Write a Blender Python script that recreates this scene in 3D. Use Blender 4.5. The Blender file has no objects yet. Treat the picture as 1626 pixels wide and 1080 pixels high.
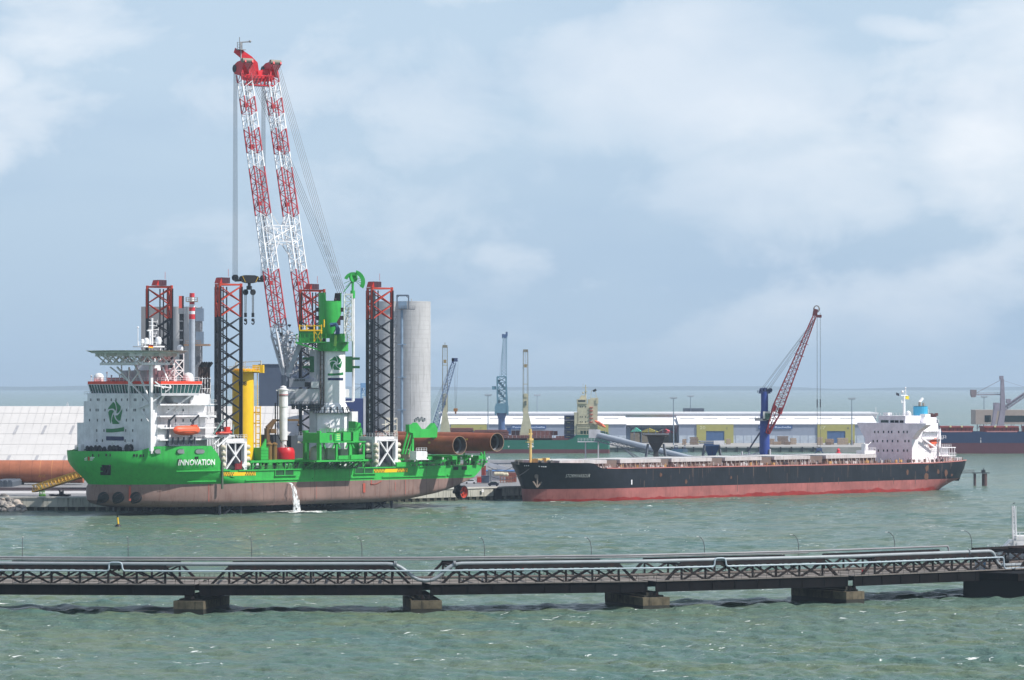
import bpy, math, random
from math import sin, cos, pi, radians, sqrt, atan2
from mathutils import Vector, Matrix
random.seed(7)
SC = bpy.context.scene
COL = SC.collection
# ---------------------------------------------------------------- camera
F, CX, HZ, H = 5400.0, 813.0, 612.0, 38.0       # survey constants: focal length in photo pixels, centre, horizon row, eye height
cd = bpy.data.cameras.new('camera')
cam = bpy.data.objects.new('camera', cd)
COL.objects.link(cam)
cam.location = (0, 0, H)
cam.rotation_euler = (pi/2 + math.atan(72.0/F), 0, 0)
cd.sensor_width = 36.0
cd.lens = 36.0*F/1626.0
cd.clip_start = 1.0
cd.clip_end = 90000.0
SC.camera = cam
# ---------------------------------------------------------------- light
SUN_EL = radians(50)
SUN_H = Vector((0.93, -0.37, 0)).normalized()
sd_ = bpy.data.lights.new('sun', 'SUN')
sun = bpy.data.objects.new('sun', sd_)
COL.objects.link(sun)
sd_.energy = 5.0
sd_.angle = radians(0.53)
sd_.color = (1.0, 0.955, 0.89)
sdir = Vector((SUN_H.x*cos(SUN_EL), SUN_H.y*cos(SUN_EL), sin(SUN_EL)))
sun.rotation_euler = (-sdir).to_track_quat('-Z', 'Y').to_euler()
sun.location = (0, 500, 300)
W = bpy.data.worlds.new('World')
SC.world = W
W.use_nodes = True
SC.view_settings.view_transform = 'Standard'
SC.view_settings.look = 'None'
SC.view_settings.exposure = 0.25
SC.view_settings.gamma = 1.0

def lin(r, g, b):
    f = lambda c: (c/255/12.92) if c/255 <= .04045 else ((c/255+.055)/1.055)**2.4
    return (f(r), f(g), f(b), 1)

def N(nt, kind, **kw):
    n = nt.nodes.new(kind)
    for k, v in kw.items():
        if k in n.inputs.keys() if hasattr(n.inputs, 'keys') else False:
            n.inputs[k].default_value = v
        else:
            setattr(n, k, v)
    return n

def ramp(nt, src, stops, mode='EASE'):
    r = nt.nodes.new('ShaderNodeValToRGB')
    r.color_ramp.interpolation = mode
    e = r.color_ramp.elements
    while len(e) < len(stops): e.new(0.5)
    for k, (p, c) in enumerate(stops):
        e[k].position = p
        e[k].color = c if not isinstance(c, (int, float)) else (c, c, c, 1)
    nt.links.new(src, r.inputs[0])
    return r.outputs[0]

def mathn(nt, op, a, b=None, c=None):
    m = nt.nodes.new('ShaderNodeMath'); m.operation = op
    for k, v in enumerate((a, b, c)):
        if v is None: continue
        if isinstance(v, (int, float)): m.inputs[k].default_value = v
        else: nt.links.new(v, m.inputs[k])
    return m.outputs[0]

def mixc(nt, fac, a, b, mode='MIX'):
    m = nt.nodes.new('ShaderNodeMix'); m.data_type = 'RGBA'; m.blend_type = mode
    for k, v in ((0, fac), (6, a), (7, b)):
        if isinstance(v, (int, float)): m.inputs[k].default_value = v
        elif isinstance(v, tuple): m.inputs[k].default_value = v
        else: nt.links.new(v, m.inputs[k])
    return m.outputs[2]

def noise(nt, vec, scale, detail=4, rough=.5, dist=0.0):
    n = nt.nodes.new('ShaderNodeTexNoise')
    n.inputs['Scale'].default_value = scale
    n.inputs['Detail'].default_value = detail
    n.inputs['Roughness'].default_value = rough
    n.inputs['Distortion'].default_value = dist
    if vec is not None: nt.links.new(vec, n.inputs['Vector'])
    return n.outputs['Fac']

def mapping(nt, vec, scale=(1,1,1), loc=(0,0,0), rot=(0,0,0)):
    m = nt.nodes.new('ShaderNodeMapping')
    m.inputs['Scale'].default_value = scale
    m.inputs['Location'].default_value = loc
    m.inputs['Rotation'].default_value = rot
    nt.links.new(vec, m.inputs['Vector'])
    return m.outputs[0]

# ---- sky: clear Nishita sky under broken cloud, both by direction
nt = W.node_tree
nt.nodes.clear()
out = nt.nodes.new('ShaderNodeOutputWorld')
bg = nt.nodes.new('ShaderNodeBackground')
nt.links.new(bg.outputs[0], out.inputs[0])
sky = nt.nodes.new('ShaderNodeTexSky')
sky.sky_type = 'NISHITA'; sky.sun_disc = False
sky.sun_elevation = SUN_EL
sky.sun_rotation = atan2(SUN_H.x, SUN_H.y)
sky.air_density = 1.0; sky.dust_density = 1.2; sky.ozone_density = 1.5
tc = nt.nodes.new('ShaderNodeTexCoord')
gen = tc.outputs['Generated']
sep = nt.nodes.new('ShaderNodeSeparateXYZ'); nt.links.new(gen, sep.inputs[0])
dx, dz = sep.outputs[0], sep.outputs[2]
warp = noise(nt, mapping(nt, gen, (1, 1, 1.6)), 14, 6, .55)
def bump_at(x0, z0, rx, rz, k=.9, wscale=.05):
    """soft cloud body round a direction (x0,z0), its edge broken by noise"""
    wx_ = mathn(nt, 'MULTIPLY', mathn(nt, 'SUBTRACT', warp, .5), wscale*2.2)
    ax = mathn(nt, 'DIVIDE', mathn(nt, 'ADD', mathn(nt, 'SUBTRACT', dx, x0), wx_), rx)
    az = mathn(nt, 'DIVIDE', mathn(nt, 'SUBTRACT', mathn(nt, 'SUBTRACT', dz, z0), wx_), rz)
    r2 = mathn(nt, 'SQRT', mathn(nt, 'ADD', mathn(nt, 'MULTIPLY', ax, ax), mathn(nt, 'MULTIPLY', az, az)))
    return mathn(nt, 'MULTIPLY', ramp(nt, r2, [(0, 1.0), (1.0, 0.0)]), k)
big = noise(nt, mapping(nt, gen, (1, 1, 2.6), (3.1, .4, .2)), 9, 7, .5, .3)
fine = noise(nt, mapping(nt, gen, (1, 1, 2.0), (1.7, .9, .6)), 30, 6, .6, .4)
wisp = ramp(nt, fine, [(.42, 0.0), (.8, 1.0)])
c0 = ramp(nt, big, [(.38, 0.0), (.68, .62)])
c = c0
for a in ((.052, .085, .075, .034, 1.0, .03), (.078, .056, .07, .03, .7, .03), (.130, .078, .038, .036, .85, .03), (-.155, .092, .018, .014, .9, .012),
          (-.06, .085, .10, .026, .45, .05), (-.03, .055, .07, .022, .38, .04), (-.08, .040, .06, .015, .25, .04), (.06, .030, .04, .010, .25, .03), (.012, .118, .03, .005, .7, .01), (.115,.104,.02,.006,.6,.01)):
    c = mathn(nt, 'MAXIMUM', c, bump_at(*a))
edge = noise(nt, mapping(nt, gen, (1, 1, 1.7), (2.7, .2, .9)), 22, 9, .62, .5)
c = mathn(nt, 'ADD', c, mathn(nt, 'MULTIPLY', mathn(nt, 'SUBTRACT', edge, .5), .9))
c = ramp(nt, c, [(.16, 0.0), (.36, .42), (.60, .66), (.95, 1.0)], 'LINEAR')
# thin low stratus hides the blue close to the horizon, thins overhead
skyc = nt.nodes.new('ShaderNodeVectorMath'); skyc.operation = 'SCALE'; skyc.inputs[3].default_value = .095
nt.links.new(sky.outputs[0], skyc.inputs[0])
veil = ramp(nt, dz, [(0.0, .9), (.14, .84), (.35, .3), (1.0, .1)], 'LINEAR')
base = mixc(nt, ramp(nt, dz, [(0.0, 0.0), (.09, 1.0)], 'LINEAR'), lin(163, 188, 213), lin(184, 205, 225))
low = mixc(nt, veil, skyc.outputs[0], base)
cl = mixc(nt, ramp(nt, big, [(.3, 0.0), (.75, 1.0)]), lin(208, 219, 231), lin(238, 241, 245))
dark = ramp(nt, noise(nt, mapping(nt, gen, (1, 1, 4.0), (.3, .9, 1.4)), 7, 5, .5), [(.45, 0.0), (.75, .35)])
low2 = mixc(nt, dark, low, lin(150, 176, 205))
vis = ramp(nt, dz, [(.006, .2), (.035, .85), (.14, 1.0), (.3, .5), (1.0, .2)], 'LINEAR')
nt.links.new(mixc(nt, mathn(nt, 'MULTIPLY', c, vis), low2, cl), bg.inputs[0])
bg.inputs[1].default_value = 1.0

# ---------------------------------------------------------------- materials
MATS = {}
def M(name, rgb, rough=.6, metal=0.0, var=.12, scale=.35, streak=0.0, dirt=(90, 60, 45), bump=0.0, spec=.4):
    if name in MATS: return MATS[name]
    m = bpy.data.materials.new(name); m.use_nodes = True
    t = m.node_tree; b = t.nodes['Principled BSDF']
    co = t.nodes.new('ShaderNodeTexCoord').outputs['Object']
    base = lin(*rgb)
    lo = tuple(x*(1-var) for x in base[:3])+(1,); hi = tuple(min(1, x*(1+var)) for x in base[:3])+(1,)
    n1 = noise(t, co, scale, 6, .65)
    c = mixc(t, ramp(t, n1, [(.3, 0.0), (.7, 1.0)]), lo, hi)
    if streak > 0:
        n2 = noise(t, mapping(t, co, (1.0, 1.0, .09)), 1.3, 5, .6)
        f = mathn(t, 'MULTIPLY', ramp(t, n2, [(.5, 0.0), (.72, 1.0)]), streak)
        c = mixc(t, f, c, lin(*dirt))
    t.links.new(c, b.inputs['Base Color'])
    b.inputs['Roughness'].default_value = rough
    b.inputs['Metallic'].default_value = metal
    b.inputs['Specular IOR Level'].default_value = spec
    if bump:
        bn = t.nodes.new('ShaderNodeBump'); bn.inputs['Strength'].default_value = bump; bn.inputs['Distance'].default_value = .3
        t.links.new(noise(t, co, scale*4, 5, .6), bn.inputs['Height'])
        t.links.new(bn.outputs[0], b.inputs['Normal'])
    MATS[name] = m
    return m

# ---------------------------------------------------------------- mesh builder
TH = radians(42.5); ct, st = cos(TH), sin(TH)
CX0, CY0 = -98.2, 1015.5                    # origin of the berth frame: x along the quay, y across it
def wx(px, D): return (px-CX)*D/F
def wz(py, D): return H+(HZ-py)*D/F
def WP(px, py, D): return (wx(px, D), D, wz(py, D))
def sx(px, Y):
    r = (px-CX)/F; a = CX0-st*Y; b = CY0+ct*Y
    return (r*b-a)/(ct-st*r)
def sy(px, X):
    r = (px-CX)/F
    return (CX0+ct*X-r*(CY0+st*X))/(st+r*ct)
def sdp(X, Y): return CY0+st*X+ct*Y
def sz(py, X, Y): return H+(HZ-py)*sdp(X, Y)/F
def SP(px, py, Y):
    X = sx(px, Y); return (X, Y, sz(py, X, Y))
def SX(px, py, X):
    Y = sy(px, X); return (X, Y, sz(py, X, Y))
def to_world(p): return (CX0+ct*p[0]-st*p[1], CY0+st*p[0]+ct*p[1], p[2])

class MB:
    def __init__(s): s.v = []; s.f = []; s.m = []; s.k = [0]; s.kv = [0]
    def mark(s):
        '''the next piece starts here'''
        s.k.append(len(s.f)); s.kv.append(len(s.v)); return s
    def add(s, vs, fs, m=0):
        o = len(s.v); s.v += [tuple(p) for p in vs]
        s.f += [tuple(i+o for i in f) for f in fs]; s.m += [m]*len(fs)
        return s
    def box(s, x0, x1, y0, y1, z0, z1, m=0):
        v = [(x, y, z) for z in (z0, z1) for y in (y0, y1) for x in (x0, x1)]
        return s.add(v, [(0,2,3,1), (4,5,7,6), (0,1,5,4), (2,6,7,3), (0,4,6,2), (1,3,7,5)], m)
    def rbox(s, c, sx_, sy_, sz_, rz=0, m=0, rx=0, ry=0):
        R = Matrix.Rotation(rz, 3, 'Z') @ Matrix.Rotation(ry, 3, 'Y') @ Matrix.Rotation(rx, 3, 'X')
        v = [tuple(Vector(c)+R@Vector((x*sx_/2, y*sy_/2, z*sz_/2))) for z in (-1, 1) for y in (-1, 1) for x in (-1, 1)]
        return s.add(v, [(0,2,3,1), (4,5,7,6), (0,1,5,4), (2,6,7,3), (0,4,6,2), (1,3,7,5)], m)
    def _ax(s, p, q):
        d = (Vector(q)-Vector(p))
        if d.length < 1e-6: d = Vector((0, 0, 1))
        d.normalize()
        up = Vector((0, 0, 1)) if abs(d.z) < .95 else Vector((1, 0, 0))
        a = d.cross(up).normalized(); b = a.cross(d).normalized()
        return a, b
    def bar(s, p, q, w, h=None, m=0):
        h = h or w; a, b = s._ax(p, q); v = []
        for o in (Vector(p), Vector(q)):
            for i, j in ((-1, -1), (1, -1), (1, 1), (-1, 1)): v.append(tuple(o+a*(i*w/2)+b*(j*h/2)))
        return s.add(v, [(0,1,5,4), (1,2,6,5), (2,3,7,6), (3,0,4,7), (3,2,1,0), (4,5,6,7)], m)
    def tube(s, p, q, r, n=8, r2=None, m=0, caps=True):
        r2 = r if r2 is None else r2; a, b = s._ax(p, q); v = []
        for o, rr in ((Vector(p), r), (Vector(q), r2)):
            for k in range(n):
                t = 2*pi*(k+.5)/n; v.append(tuple(o+a*(cos(t)*rr)+b*(sin(t)*rr)))
        f = [(k, (k+1) % n, n+(k+1) % n, n+k) for k in range(n)]
        if caps: f += [tuple(range(n-1, -1, -1)), tuple(range(n, 2*n))]
        return s.add(v, f, m)
    def path(s, pts, r, n=8, m=0):
        v = []; L = len(pts)
        for i, p in enumerate(pts):
            p = Vector(p)
            d = (Vector(pts[min(i+1, L-1)])-Vector(pts[max(i-1, 0)])).normalized()
            up = Vector((0, 0, 1)) if abs(d.z) < .99 else Vector((0, 1, 0))
            a = d.cross(Vector((0, 1, 0))) if abs(d.y) < .9 else d.cross(Vector((0, 0, 1)))
            a.normalize(); b = a.cross(d).normalized()
            for k in range(n):
                t = 2*pi*k/n; v.append(tuple(p+a*cos(t)*r+b*sin(t)*r))
        f = [(i*n+k, i*n+(k+1) % n, (i+1)*n+(k+1) % n, (i+1)*n+k) for i in range(L-1) for k in range(n)]
        f += [tuple(range(n-1, -1, -1)), tuple(range((L-1)*n, L*n))]
        return s.add(v, f, m)
    def rev(s, prof, c, n=24, m=0, axis='z', caps=True):
        v = []
        for r, h in prof:
            for k in range(n):
                t = 2*pi*k/n
                if axis == 'z': v.append((c[0]+r*cos(t), c[1]+r*sin(t), c[2]+h))
                elif axis == 'x': v.append((c[0]+h, c[1]+r*cos(t), c[2]+r*sin(t)))
                else: v.append((c[0]+r*cos(t), c[1]+h, c[2]+r*sin(t)))
        L = len(prof)
        f = [(i*n+k, i*n+(k+1) % n, (i+1)*n+(k+1) % n, (i+1)*n+k) for i in range(L-1) for k in range(n)]
        if caps: f += [tuple(range(n-1, -1, -1)), tuple(range((L-1)*n, L*n))]
        return s.add(v, f, m)
    def sphere(s, c, r, n=12, m=0, sq=(1, 1, 1)):
        prof = [(max(.001, sin(pi*i/8)), -cos(pi*i/8)) for i in range(9)]
        v = [(c[0]+a*cos(2*pi*k/n)*r*sq[0], c[1]+a*sin(2*pi*k/n)*r*sq[1], c[2]+h*r*sq[2]) for a, h in prof for k in range(n)]
        f = [(i*n+k, i*n+(k+1) % n, (i+1)*n+(k+1) % n, (i+1)*n+k) for i in range(8) for k in range(n)]
        return s.add(v, f, m)
    def prism(s, poly, h0, h1, axis='y', m=0):
        """polygon in the plane across the axis, extruded from h0 to h1"""
        n = len(poly); v = []
        for h in (h0, h1):
            for a, b in poly: v.append({'y': (a, h, b), 'x': (h, a, b), 'z': (a, b, h)}[axis])
        f = [(k, (k+1) % n, n+(k+1) % n, n+k) for k in range(n)]+[tuple(range(n-1, -1, -1)), tuple(range(n, 2*n))]
        return s.add(v, f, m)
    def grid(s, rows, m=0, mfun=None):
        n = len(rows[0]); v = [p for r in rows for p in r]; o = len(s.v); s.v += [tuple(p) for p in v]
        for i in range(len(rows)-1):
            for k in range(n-1):
                s.f.append((o+i*n+k, o+i*n+k+1, o+(i+1)*n+k+1, o+(i+1)*n+k)); s.m.append(mfun(i, k) if mfun else m)
        return s
    def rail(s, pts, h=1.1, r=.05, step=2.0, m=0, bars=2):
        for a, b in zip(pts, pts[1:]):
            a = Vector(a); b = Vector(b); L = (b-a).length; n = max(1, int(L/step))
            for i in range(n+1):
                p = a.lerp(b, i/n); s.bar(p, p+Vector((0, 0, h)), r*2, m=m)
            for j in range(1, bars+1):
                o = Vector((0, 0, h*j/bars)); s.bar(a+o, b+o, r*1.6, m=m)
        return s
    def lattice(s, p, q, A, B, wa, wb, n, rc=.12, rb=.07, wa2=None, wb2=None, m=0, mf=None, alt=True):
        """four chords and zigzag braces on each face; mf(t) picks a material by position"""
        p, q, A, B = Vector(p), Vector(q), Vector(A), Vector(B)
        wa2 = wa if wa2 is None else wa2; wb2 = wb if wb2 is None else wb2
        def c(t):
            o = p.lerp(q, t); a = A*(wa+(wa2-wa)*t)/2; b = B*(wb+(wb2-wb)*t)/2
            return [o-a-b, o+a-b, o+a+b, o-a+b]
        for i in range(n):
            t0, t1 = i/n, (i+1)/n; c0, c1 = c(t0), c(t1); mm = mf((t0+t1)/2) if mf else m
            for k in range(4):
                s.bar(c0[k], c1[k], rc*2, m=mm)
                j = (k+1) % 4
                if (i+k) % 2: s.bar(c0[k], c1[j], rb*2, m=mm)
                else: s.bar(c0[j], c1[k], rb*2, m=mm)
                s.bar(c0[k], c0[j], rb*1.6, m=mm)
        return s

class Root:
    """a top-level thing: an Empty at its base; frame 'W' world, 'S' berth frame"""
    def __init__(s, name, label, cat, loc, frame='W', group=None, rot=0):
        o = bpy.data.objects.new(name, None); COL.objects.link(o)
        s.o = o; s.loc = Vector(loc); s.frame = frame; s.rot = rot
        o.location = to_world(loc) if frame == 'S' else loc
        o.rotation_euler = (0, 0, (TH if frame == 'S' else 0)+rot)
        o['label'] = label; o['category'] = cat
        if group: o['group'] = group
        o.empty_display_size = .5

def mesh_from(name, mb, mats, loc=(0, 0, 0), smooth=False, rot=0):
    me = bpy.data.meshes.new(name)
    L = Vector(loc)
    if rot:
        R = Matrix.Rotation(-rot, 3, 'Z'); vs = [tuple(R@(Vector(v)-L)) for v in mb.v]
    else: vs = [(v[0]-L.x, v[1]-L.y, v[2]-L.z) for v in mb.v]
    me.from_pydata(vs, [], mb.f)
    if not isinstance(mats, (list, tuple)): mats = [mats]
    for m in mats: me.materials.append(m)
    me.polygons.foreach_set('material_index', mb.m)
    if smooth:
        me.polygons.foreach_set('use_smooth', [True]*len(me.polygons))
    me.update()
    if smooth:
        try: me.set_sharp_from_angle(angle=radians(35))
        except Exception: pass
    return me

def part(name, mb, mats, parent, label=None, smooth=False, root=None):
    """parent: a Root, or a (object, Root) pair for a sub-part"""
    if isinstance(parent, Root): po, R = parent.o, parent
    else: po, R = parent
    o = bpy.data.objects.new(name, mesh_from(name, mb, mats, R.loc, smooth, R.rot)); COL.objects.link(o)
    o.parent = po
    if label: o['label'] = label
    return o
def parts(name, mb, mats, parent, smooth=False):
    """one object for each marked piece"""
    ks = mb.k+[len(mb.f)]; vs = mb.kv+[len(mb.v)]
    for a, b, va, vb in zip(ks, ks[1:], vs, vs[1:]):
        if b > a:
            q = MB(); q.v = mb.v[va:vb]; q.f = [tuple(i-va for i in f) for f in mb.f[a:b]]; q.m = mb.m[a:b]
            part(name, q, mats, parent, smooth=smooth)
def again(src, off, parent):
    c = src.copy(); COL.objects.link(c); c.parent = parent; c.location = Vector(src.location)+Vector(off)
    return c
def solo(name, label, cat, mb, mats, loc, frame='W', group=None, smooth=False, kind=None, rot=0):
    """a thing that is one mesh, its origin at its base"""
    o = bpy.data.objects.new(name, mesh_from(name, mb, mats, loc, smooth, rot)); COL.objects.link(o)
    o.location = to_world(loc) if frame == 'S' else loc
    o.rotation_euler = (0, 0, (TH if frame == 'S' else 0)+rot)
    if label: o['label'] = label
    if cat: o['category'] = cat
    if group: o['group'] = group
    if kind: o['kind'] = kind
    return o

def text_mb(txt, fn, size=1.0, bold=0.0, mb=None, m=0):
    """lettering: fn maps the flat (x, y) of each letter point onto the surface that carries it"""
    cu = bpy.data.curves.new('lettering', 'FONT'); cu.body = txt; cu.size = size; cu.offset = bold; cu.resolution_u = 3; cu.space_character = 1.0 if bold >= 0 else 1.18
    to = bpy.data.objects.new('lettering', cu); COL.objects.link(to)
    dg = bpy.context.evaluated_depsgraph_get(); me = bpy.data.meshes.new_from_object(to.evaluated_get(dg))
    mb = mb or MB()
    xs = [v.co.x for v in me.vertices]; x0, x1 = min(xs), max(xs)
    mb.add([fn((v.co.x-x0)/(x1-x0), v.co.y/size) for v in me.vertices], [tuple(p.vertices) for p in me.polygons], m)
    bpy.data.objects.remove(to); bpy.data.curves.remove(cu); bpy.data.meshes.remove(me)
    return mb

# colours used again and again
white = M('white_paint', (224, 224, 226), .45, streak=.25, dirt=(150, 135, 120))
lgrey = M('light_grey_paint', (186, 187, 192), .5, streak=.15, dirt=(120, 110, 100))
grey = M('grey_steel', (120, 124, 130), .5, streak=.15)
dgrey = M('dark_steel', (42, 46, 54), .55)
black = M('black_steel', (22, 24, 28), .5)
glass = M('dark_glass', (20, 34, 38), .08, spec=.8, var=.3)
rope = M('wire_rope', (64, 68, 76), .5)
rope_d = M('dark_wire_rope', (44, 48, 54), .6)
concrete = M('concrete', (165, 162, 155), .85, var=.1, scale=.15, streak=.5, dirt=(105, 102, 96))

# ---------------------------------------------------------------- water
def water_mat():
    m = bpy.data.materials.new('sea_water'); m.use_nodes = True
    t = m.node_tree; b = t.nodes['Principled BSDF']
    co = t.nodes.new('ShaderNodeTexCoord').outputs['Object']
    big = noise(t, mapping(t, co, (.006, .0035, 1)), 1, 4, .6)
    mid = noise(t, mapping(t, co, (.035, .05, 1), rot=(0, 0, .25)), 1, 5, .65)
    c = mixc(t, ramp(t, big, [(.35, 0.0), (.65, 1.0)]), lin(86, 106, 95), lin(74, 104, 98))
    c = mixc(t, ramp(t, mid, [(.4, 0.0), (.68, .8)]), c, lin(98, 110, 84))
    # whitecaps: short foam crests, broken up, seldom
    f1 = noise(t, mapping(t, co, (.42, 1.0, 1), rot=(0, 0, .12)), 1, 3, .55, .6)
    f2 = noise(t, mapping(t, co, (.05, .05, 1), (3, 8, 0)), 1, 3, .6)
    f3 = noise(t, mapping(t, co, (2.2, 3.5, 1)), 1, 3, .7)
    fo = mathn(t, 'ADD', f1, mathn(t, 'MULTIPLY', mathn(t, 'SUBTRACT', f2, .5), .35))
    fo = mathn(t, 'ADD', fo, mathn(t, 'MULTIPLY', mathn(t, 'SUBTRACT', f3, .5), .18))
    foam = ramp(t, fo, [(.70, 0.0), (.745, .9)])
    silt = noise(t, mapping(t, co, (.22, .6, 1), (5, 2, 0), rot=(0, 0, .1)), 1, 4, .7)
    c = mixc(t, ramp(t, silt, [(.52, 0.0), (.75, .35)]), c, lin(118, 132, 120))
    c = mixc(t, foam, c, (.75, .78, .76, 1))
    t.links.new(c, b.inputs['Base Color'])
    t.links.new(mixc(t, foam, (.16,)*3+(1,), (.6,)*3+(1,)), b.inputs['Roughness'])
    b.inputs['IOR'].default_value = 1.333
    b.inputs['Specular IOR Level'].default_value = .14
    w1 = noise(t, mapping(t, co, (.16, .42, 1), rot=(0, 0, .2)), 1, 6, .6, .4)
    w2 = noise(t, mapping(t, co, (.9, 1.6, 1), rot=(0, 0, -.15)), 1, 4, .6)
    hsum = mathn(t, 'ADD', w1, mathn(t, 'MULTIPLY', w2, .42))
    bn = t.nodes.new('ShaderNodeBump'); bn.inputs['Strength'].default_value = 1.0; bn.inputs['Distance'].default_value = WAVE_D
    t.links.new(hsum, bn.inputs['Height']); t.links.new(bn.outputs[0], b.inputs['Normal'])
    return m
WAVE_D = .9
def build_water():
    # real chop where waves are large enough to see, one sheet out to the horizon
    import numpy as np
    rng = np.random.RandomState(3)
    ds = [-400.0, 0.0, 100.0, 150.0]
    while ds[-1] < 2300: ds.append(ds[-1]+max(.55, ds[-1]**2/330000*.9))
    ds = np.array(ds+[2500, 3000, 4000, 6000, 10000, 20000, 44000.0])
    nc = 900
    us = np.linspace(-1, 1, nc-4)
    hw = np.where(ds < 2400, np.maximum(ds, 0)*.18+40, ds*.34)
    X = us[None, :]*hw[:, None]
    far_ = np.maximum(9000, ds*.8)[:, None]
    X = np.concatenate([-far_, -hw[:, None]-150, X, hw[:, None]+150, far_], 1); Y = np.repeat(ds[:, None], nc, 1)[:, :X.shape[1]]
    Z = np.zeros_like(X)
    wd = radians(250)
    for k in range(72):
        L = 1.5*(12/1.5)**rng.rand(); a = wd+rng.randn()*.55
        amp = .0075*L**.85*rng.uniform(.5, 1.2)
        kx, ky = cos(a)*2*pi/L, sin(a)*2*pi/L
        fade = 1/(1+((ds**2/330000)/(L*.55))**4)
        ph = kx*X+ky*Y+rng.rand()*6.28
        Z += amp*fade[:, None]*(2*((.5+.5*np.sin(ph))**1.5)-.85)
    Z *= np.clip(1.25-.35*np.sin(X*.021+Y*.007)*np.sin(Y*.017-X*.009), .6, 1.5)
    Z *= ((ds < 2350) & (ds > 120))[:, None]; Z[:, :2] = 0; Z[:, -2:] = 0
    n, mcol = Z.shape
    v = np.stack([X, Y, Z], -1).reshape(-1, 3)
    i = np.arange((n-1)*(mcol-1)); r = i//(mcol-1); c = i % (mcol-1); a = r*mcol+c
    f = np.stack([a, a+1, a+mcol+1, a+mcol], -1)
    me = bpy.data.meshes.new('water')
    me.vertices.add(len(v)); me.vertices.foreach_set('co', v.ravel())
    me.loops.add(f.size); me.loops.foreach_set('vertex_index', f.ravel())
    me.polygons.add(len(f)); me.polygons.foreach_set('loop_start', np.arange(len(f))*4)
    me.polygons.foreach_set('use_smooth', np.ones(len(f), bool))
    me.update(); me.materials.append(water_mat())
    o = bpy.data.objects.new('water', me); COL.objects.link(o); o['kind'] = 'structure'
build_water()
# ================================================================ green installation ship
green = M('ship_green', (50, 168, 70), .5, var=.10, streak=.4, dirt=(40, 118, 62))
green2 = M('machinery_green', (50, 152, 62), .5, var=.12, streak=.25, dirt=(30, 80, 40))
antif = M('grey_brown_antifouling', (130, 106, 99), .7, var=.16, scale=.14, streak=.75, dirt=(108, 76, 66))
rust = M('rust_streak', (150, 62, 45), .8)
red = M('signal_red', (190, 48, 38), .5, var=.1)
boomred = M('boom_red', (168, 44, 52), .5, var=.12)
legred = M('leg_red', (176, 58, 38), .55, var=.12)
legblk = M('leg_black', (36, 40, 48), .55, var=.2)
yellow = M('safety_yellow', (232, 186, 20), .45, var=.06, streak=.12, dirt=(180, 130, 20))
bwhite = M('boom_white', (218, 220, 224), .5)
cream = M('cream_drum', (196, 190, 170), .5, streak=.3, dirt=(120, 90, 60))

def lerpt(tab, x):
    if x <= tab[0][0]: return tab[0][1]
    for (a, va), (b, vb) in zip(tab, tab[1:]):
        if x <= b: return va+(vb-va)*(x-a)/(b-a)
    return tab[-1][1]
def XS(z): return lerpt([(2.3, -28), (2.9, -31), (3.8, -33), (5, -33.6), (8, -33.6), (9.1, -32.9), (11, -33.8), (14, -36.0), (17, -37.4), (21, -37.6)], z)
def XE(z): return lerpt([(2.3, 13), (9.1, 12), (15.6, -3), (20, -3)], z)
def PE(z): return lerpt([(2.3, 1.8), (9.1, 1.8), (15.6, 2.35), (20, 2.4)], z)
def HB(X, z):
    t = (XE(z)-X)/(XE(z)-XS(z))
    if t <= 0: return 21.0 if X < 98 else 21.0-.35*(X-98)
    if t >= 1: return 0
    return 21*(1-t**PE(z))**(1/PE(z))
def ZB(X): return lerpt([(60, 2.3), (72, 2.9), (84, 4.6), (89, 5.7), (95.6, 8.1), (101, 11), (104, 13.2)], X)
def ZT(X): return lerpt([(-28.5, 18.9), (-24.4, 20.3), (-5.2, 20.3), (-3.0, 17.8), (-1.6, 14.2), (-.6, 13.2), (0, 13.05)], X)

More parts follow.
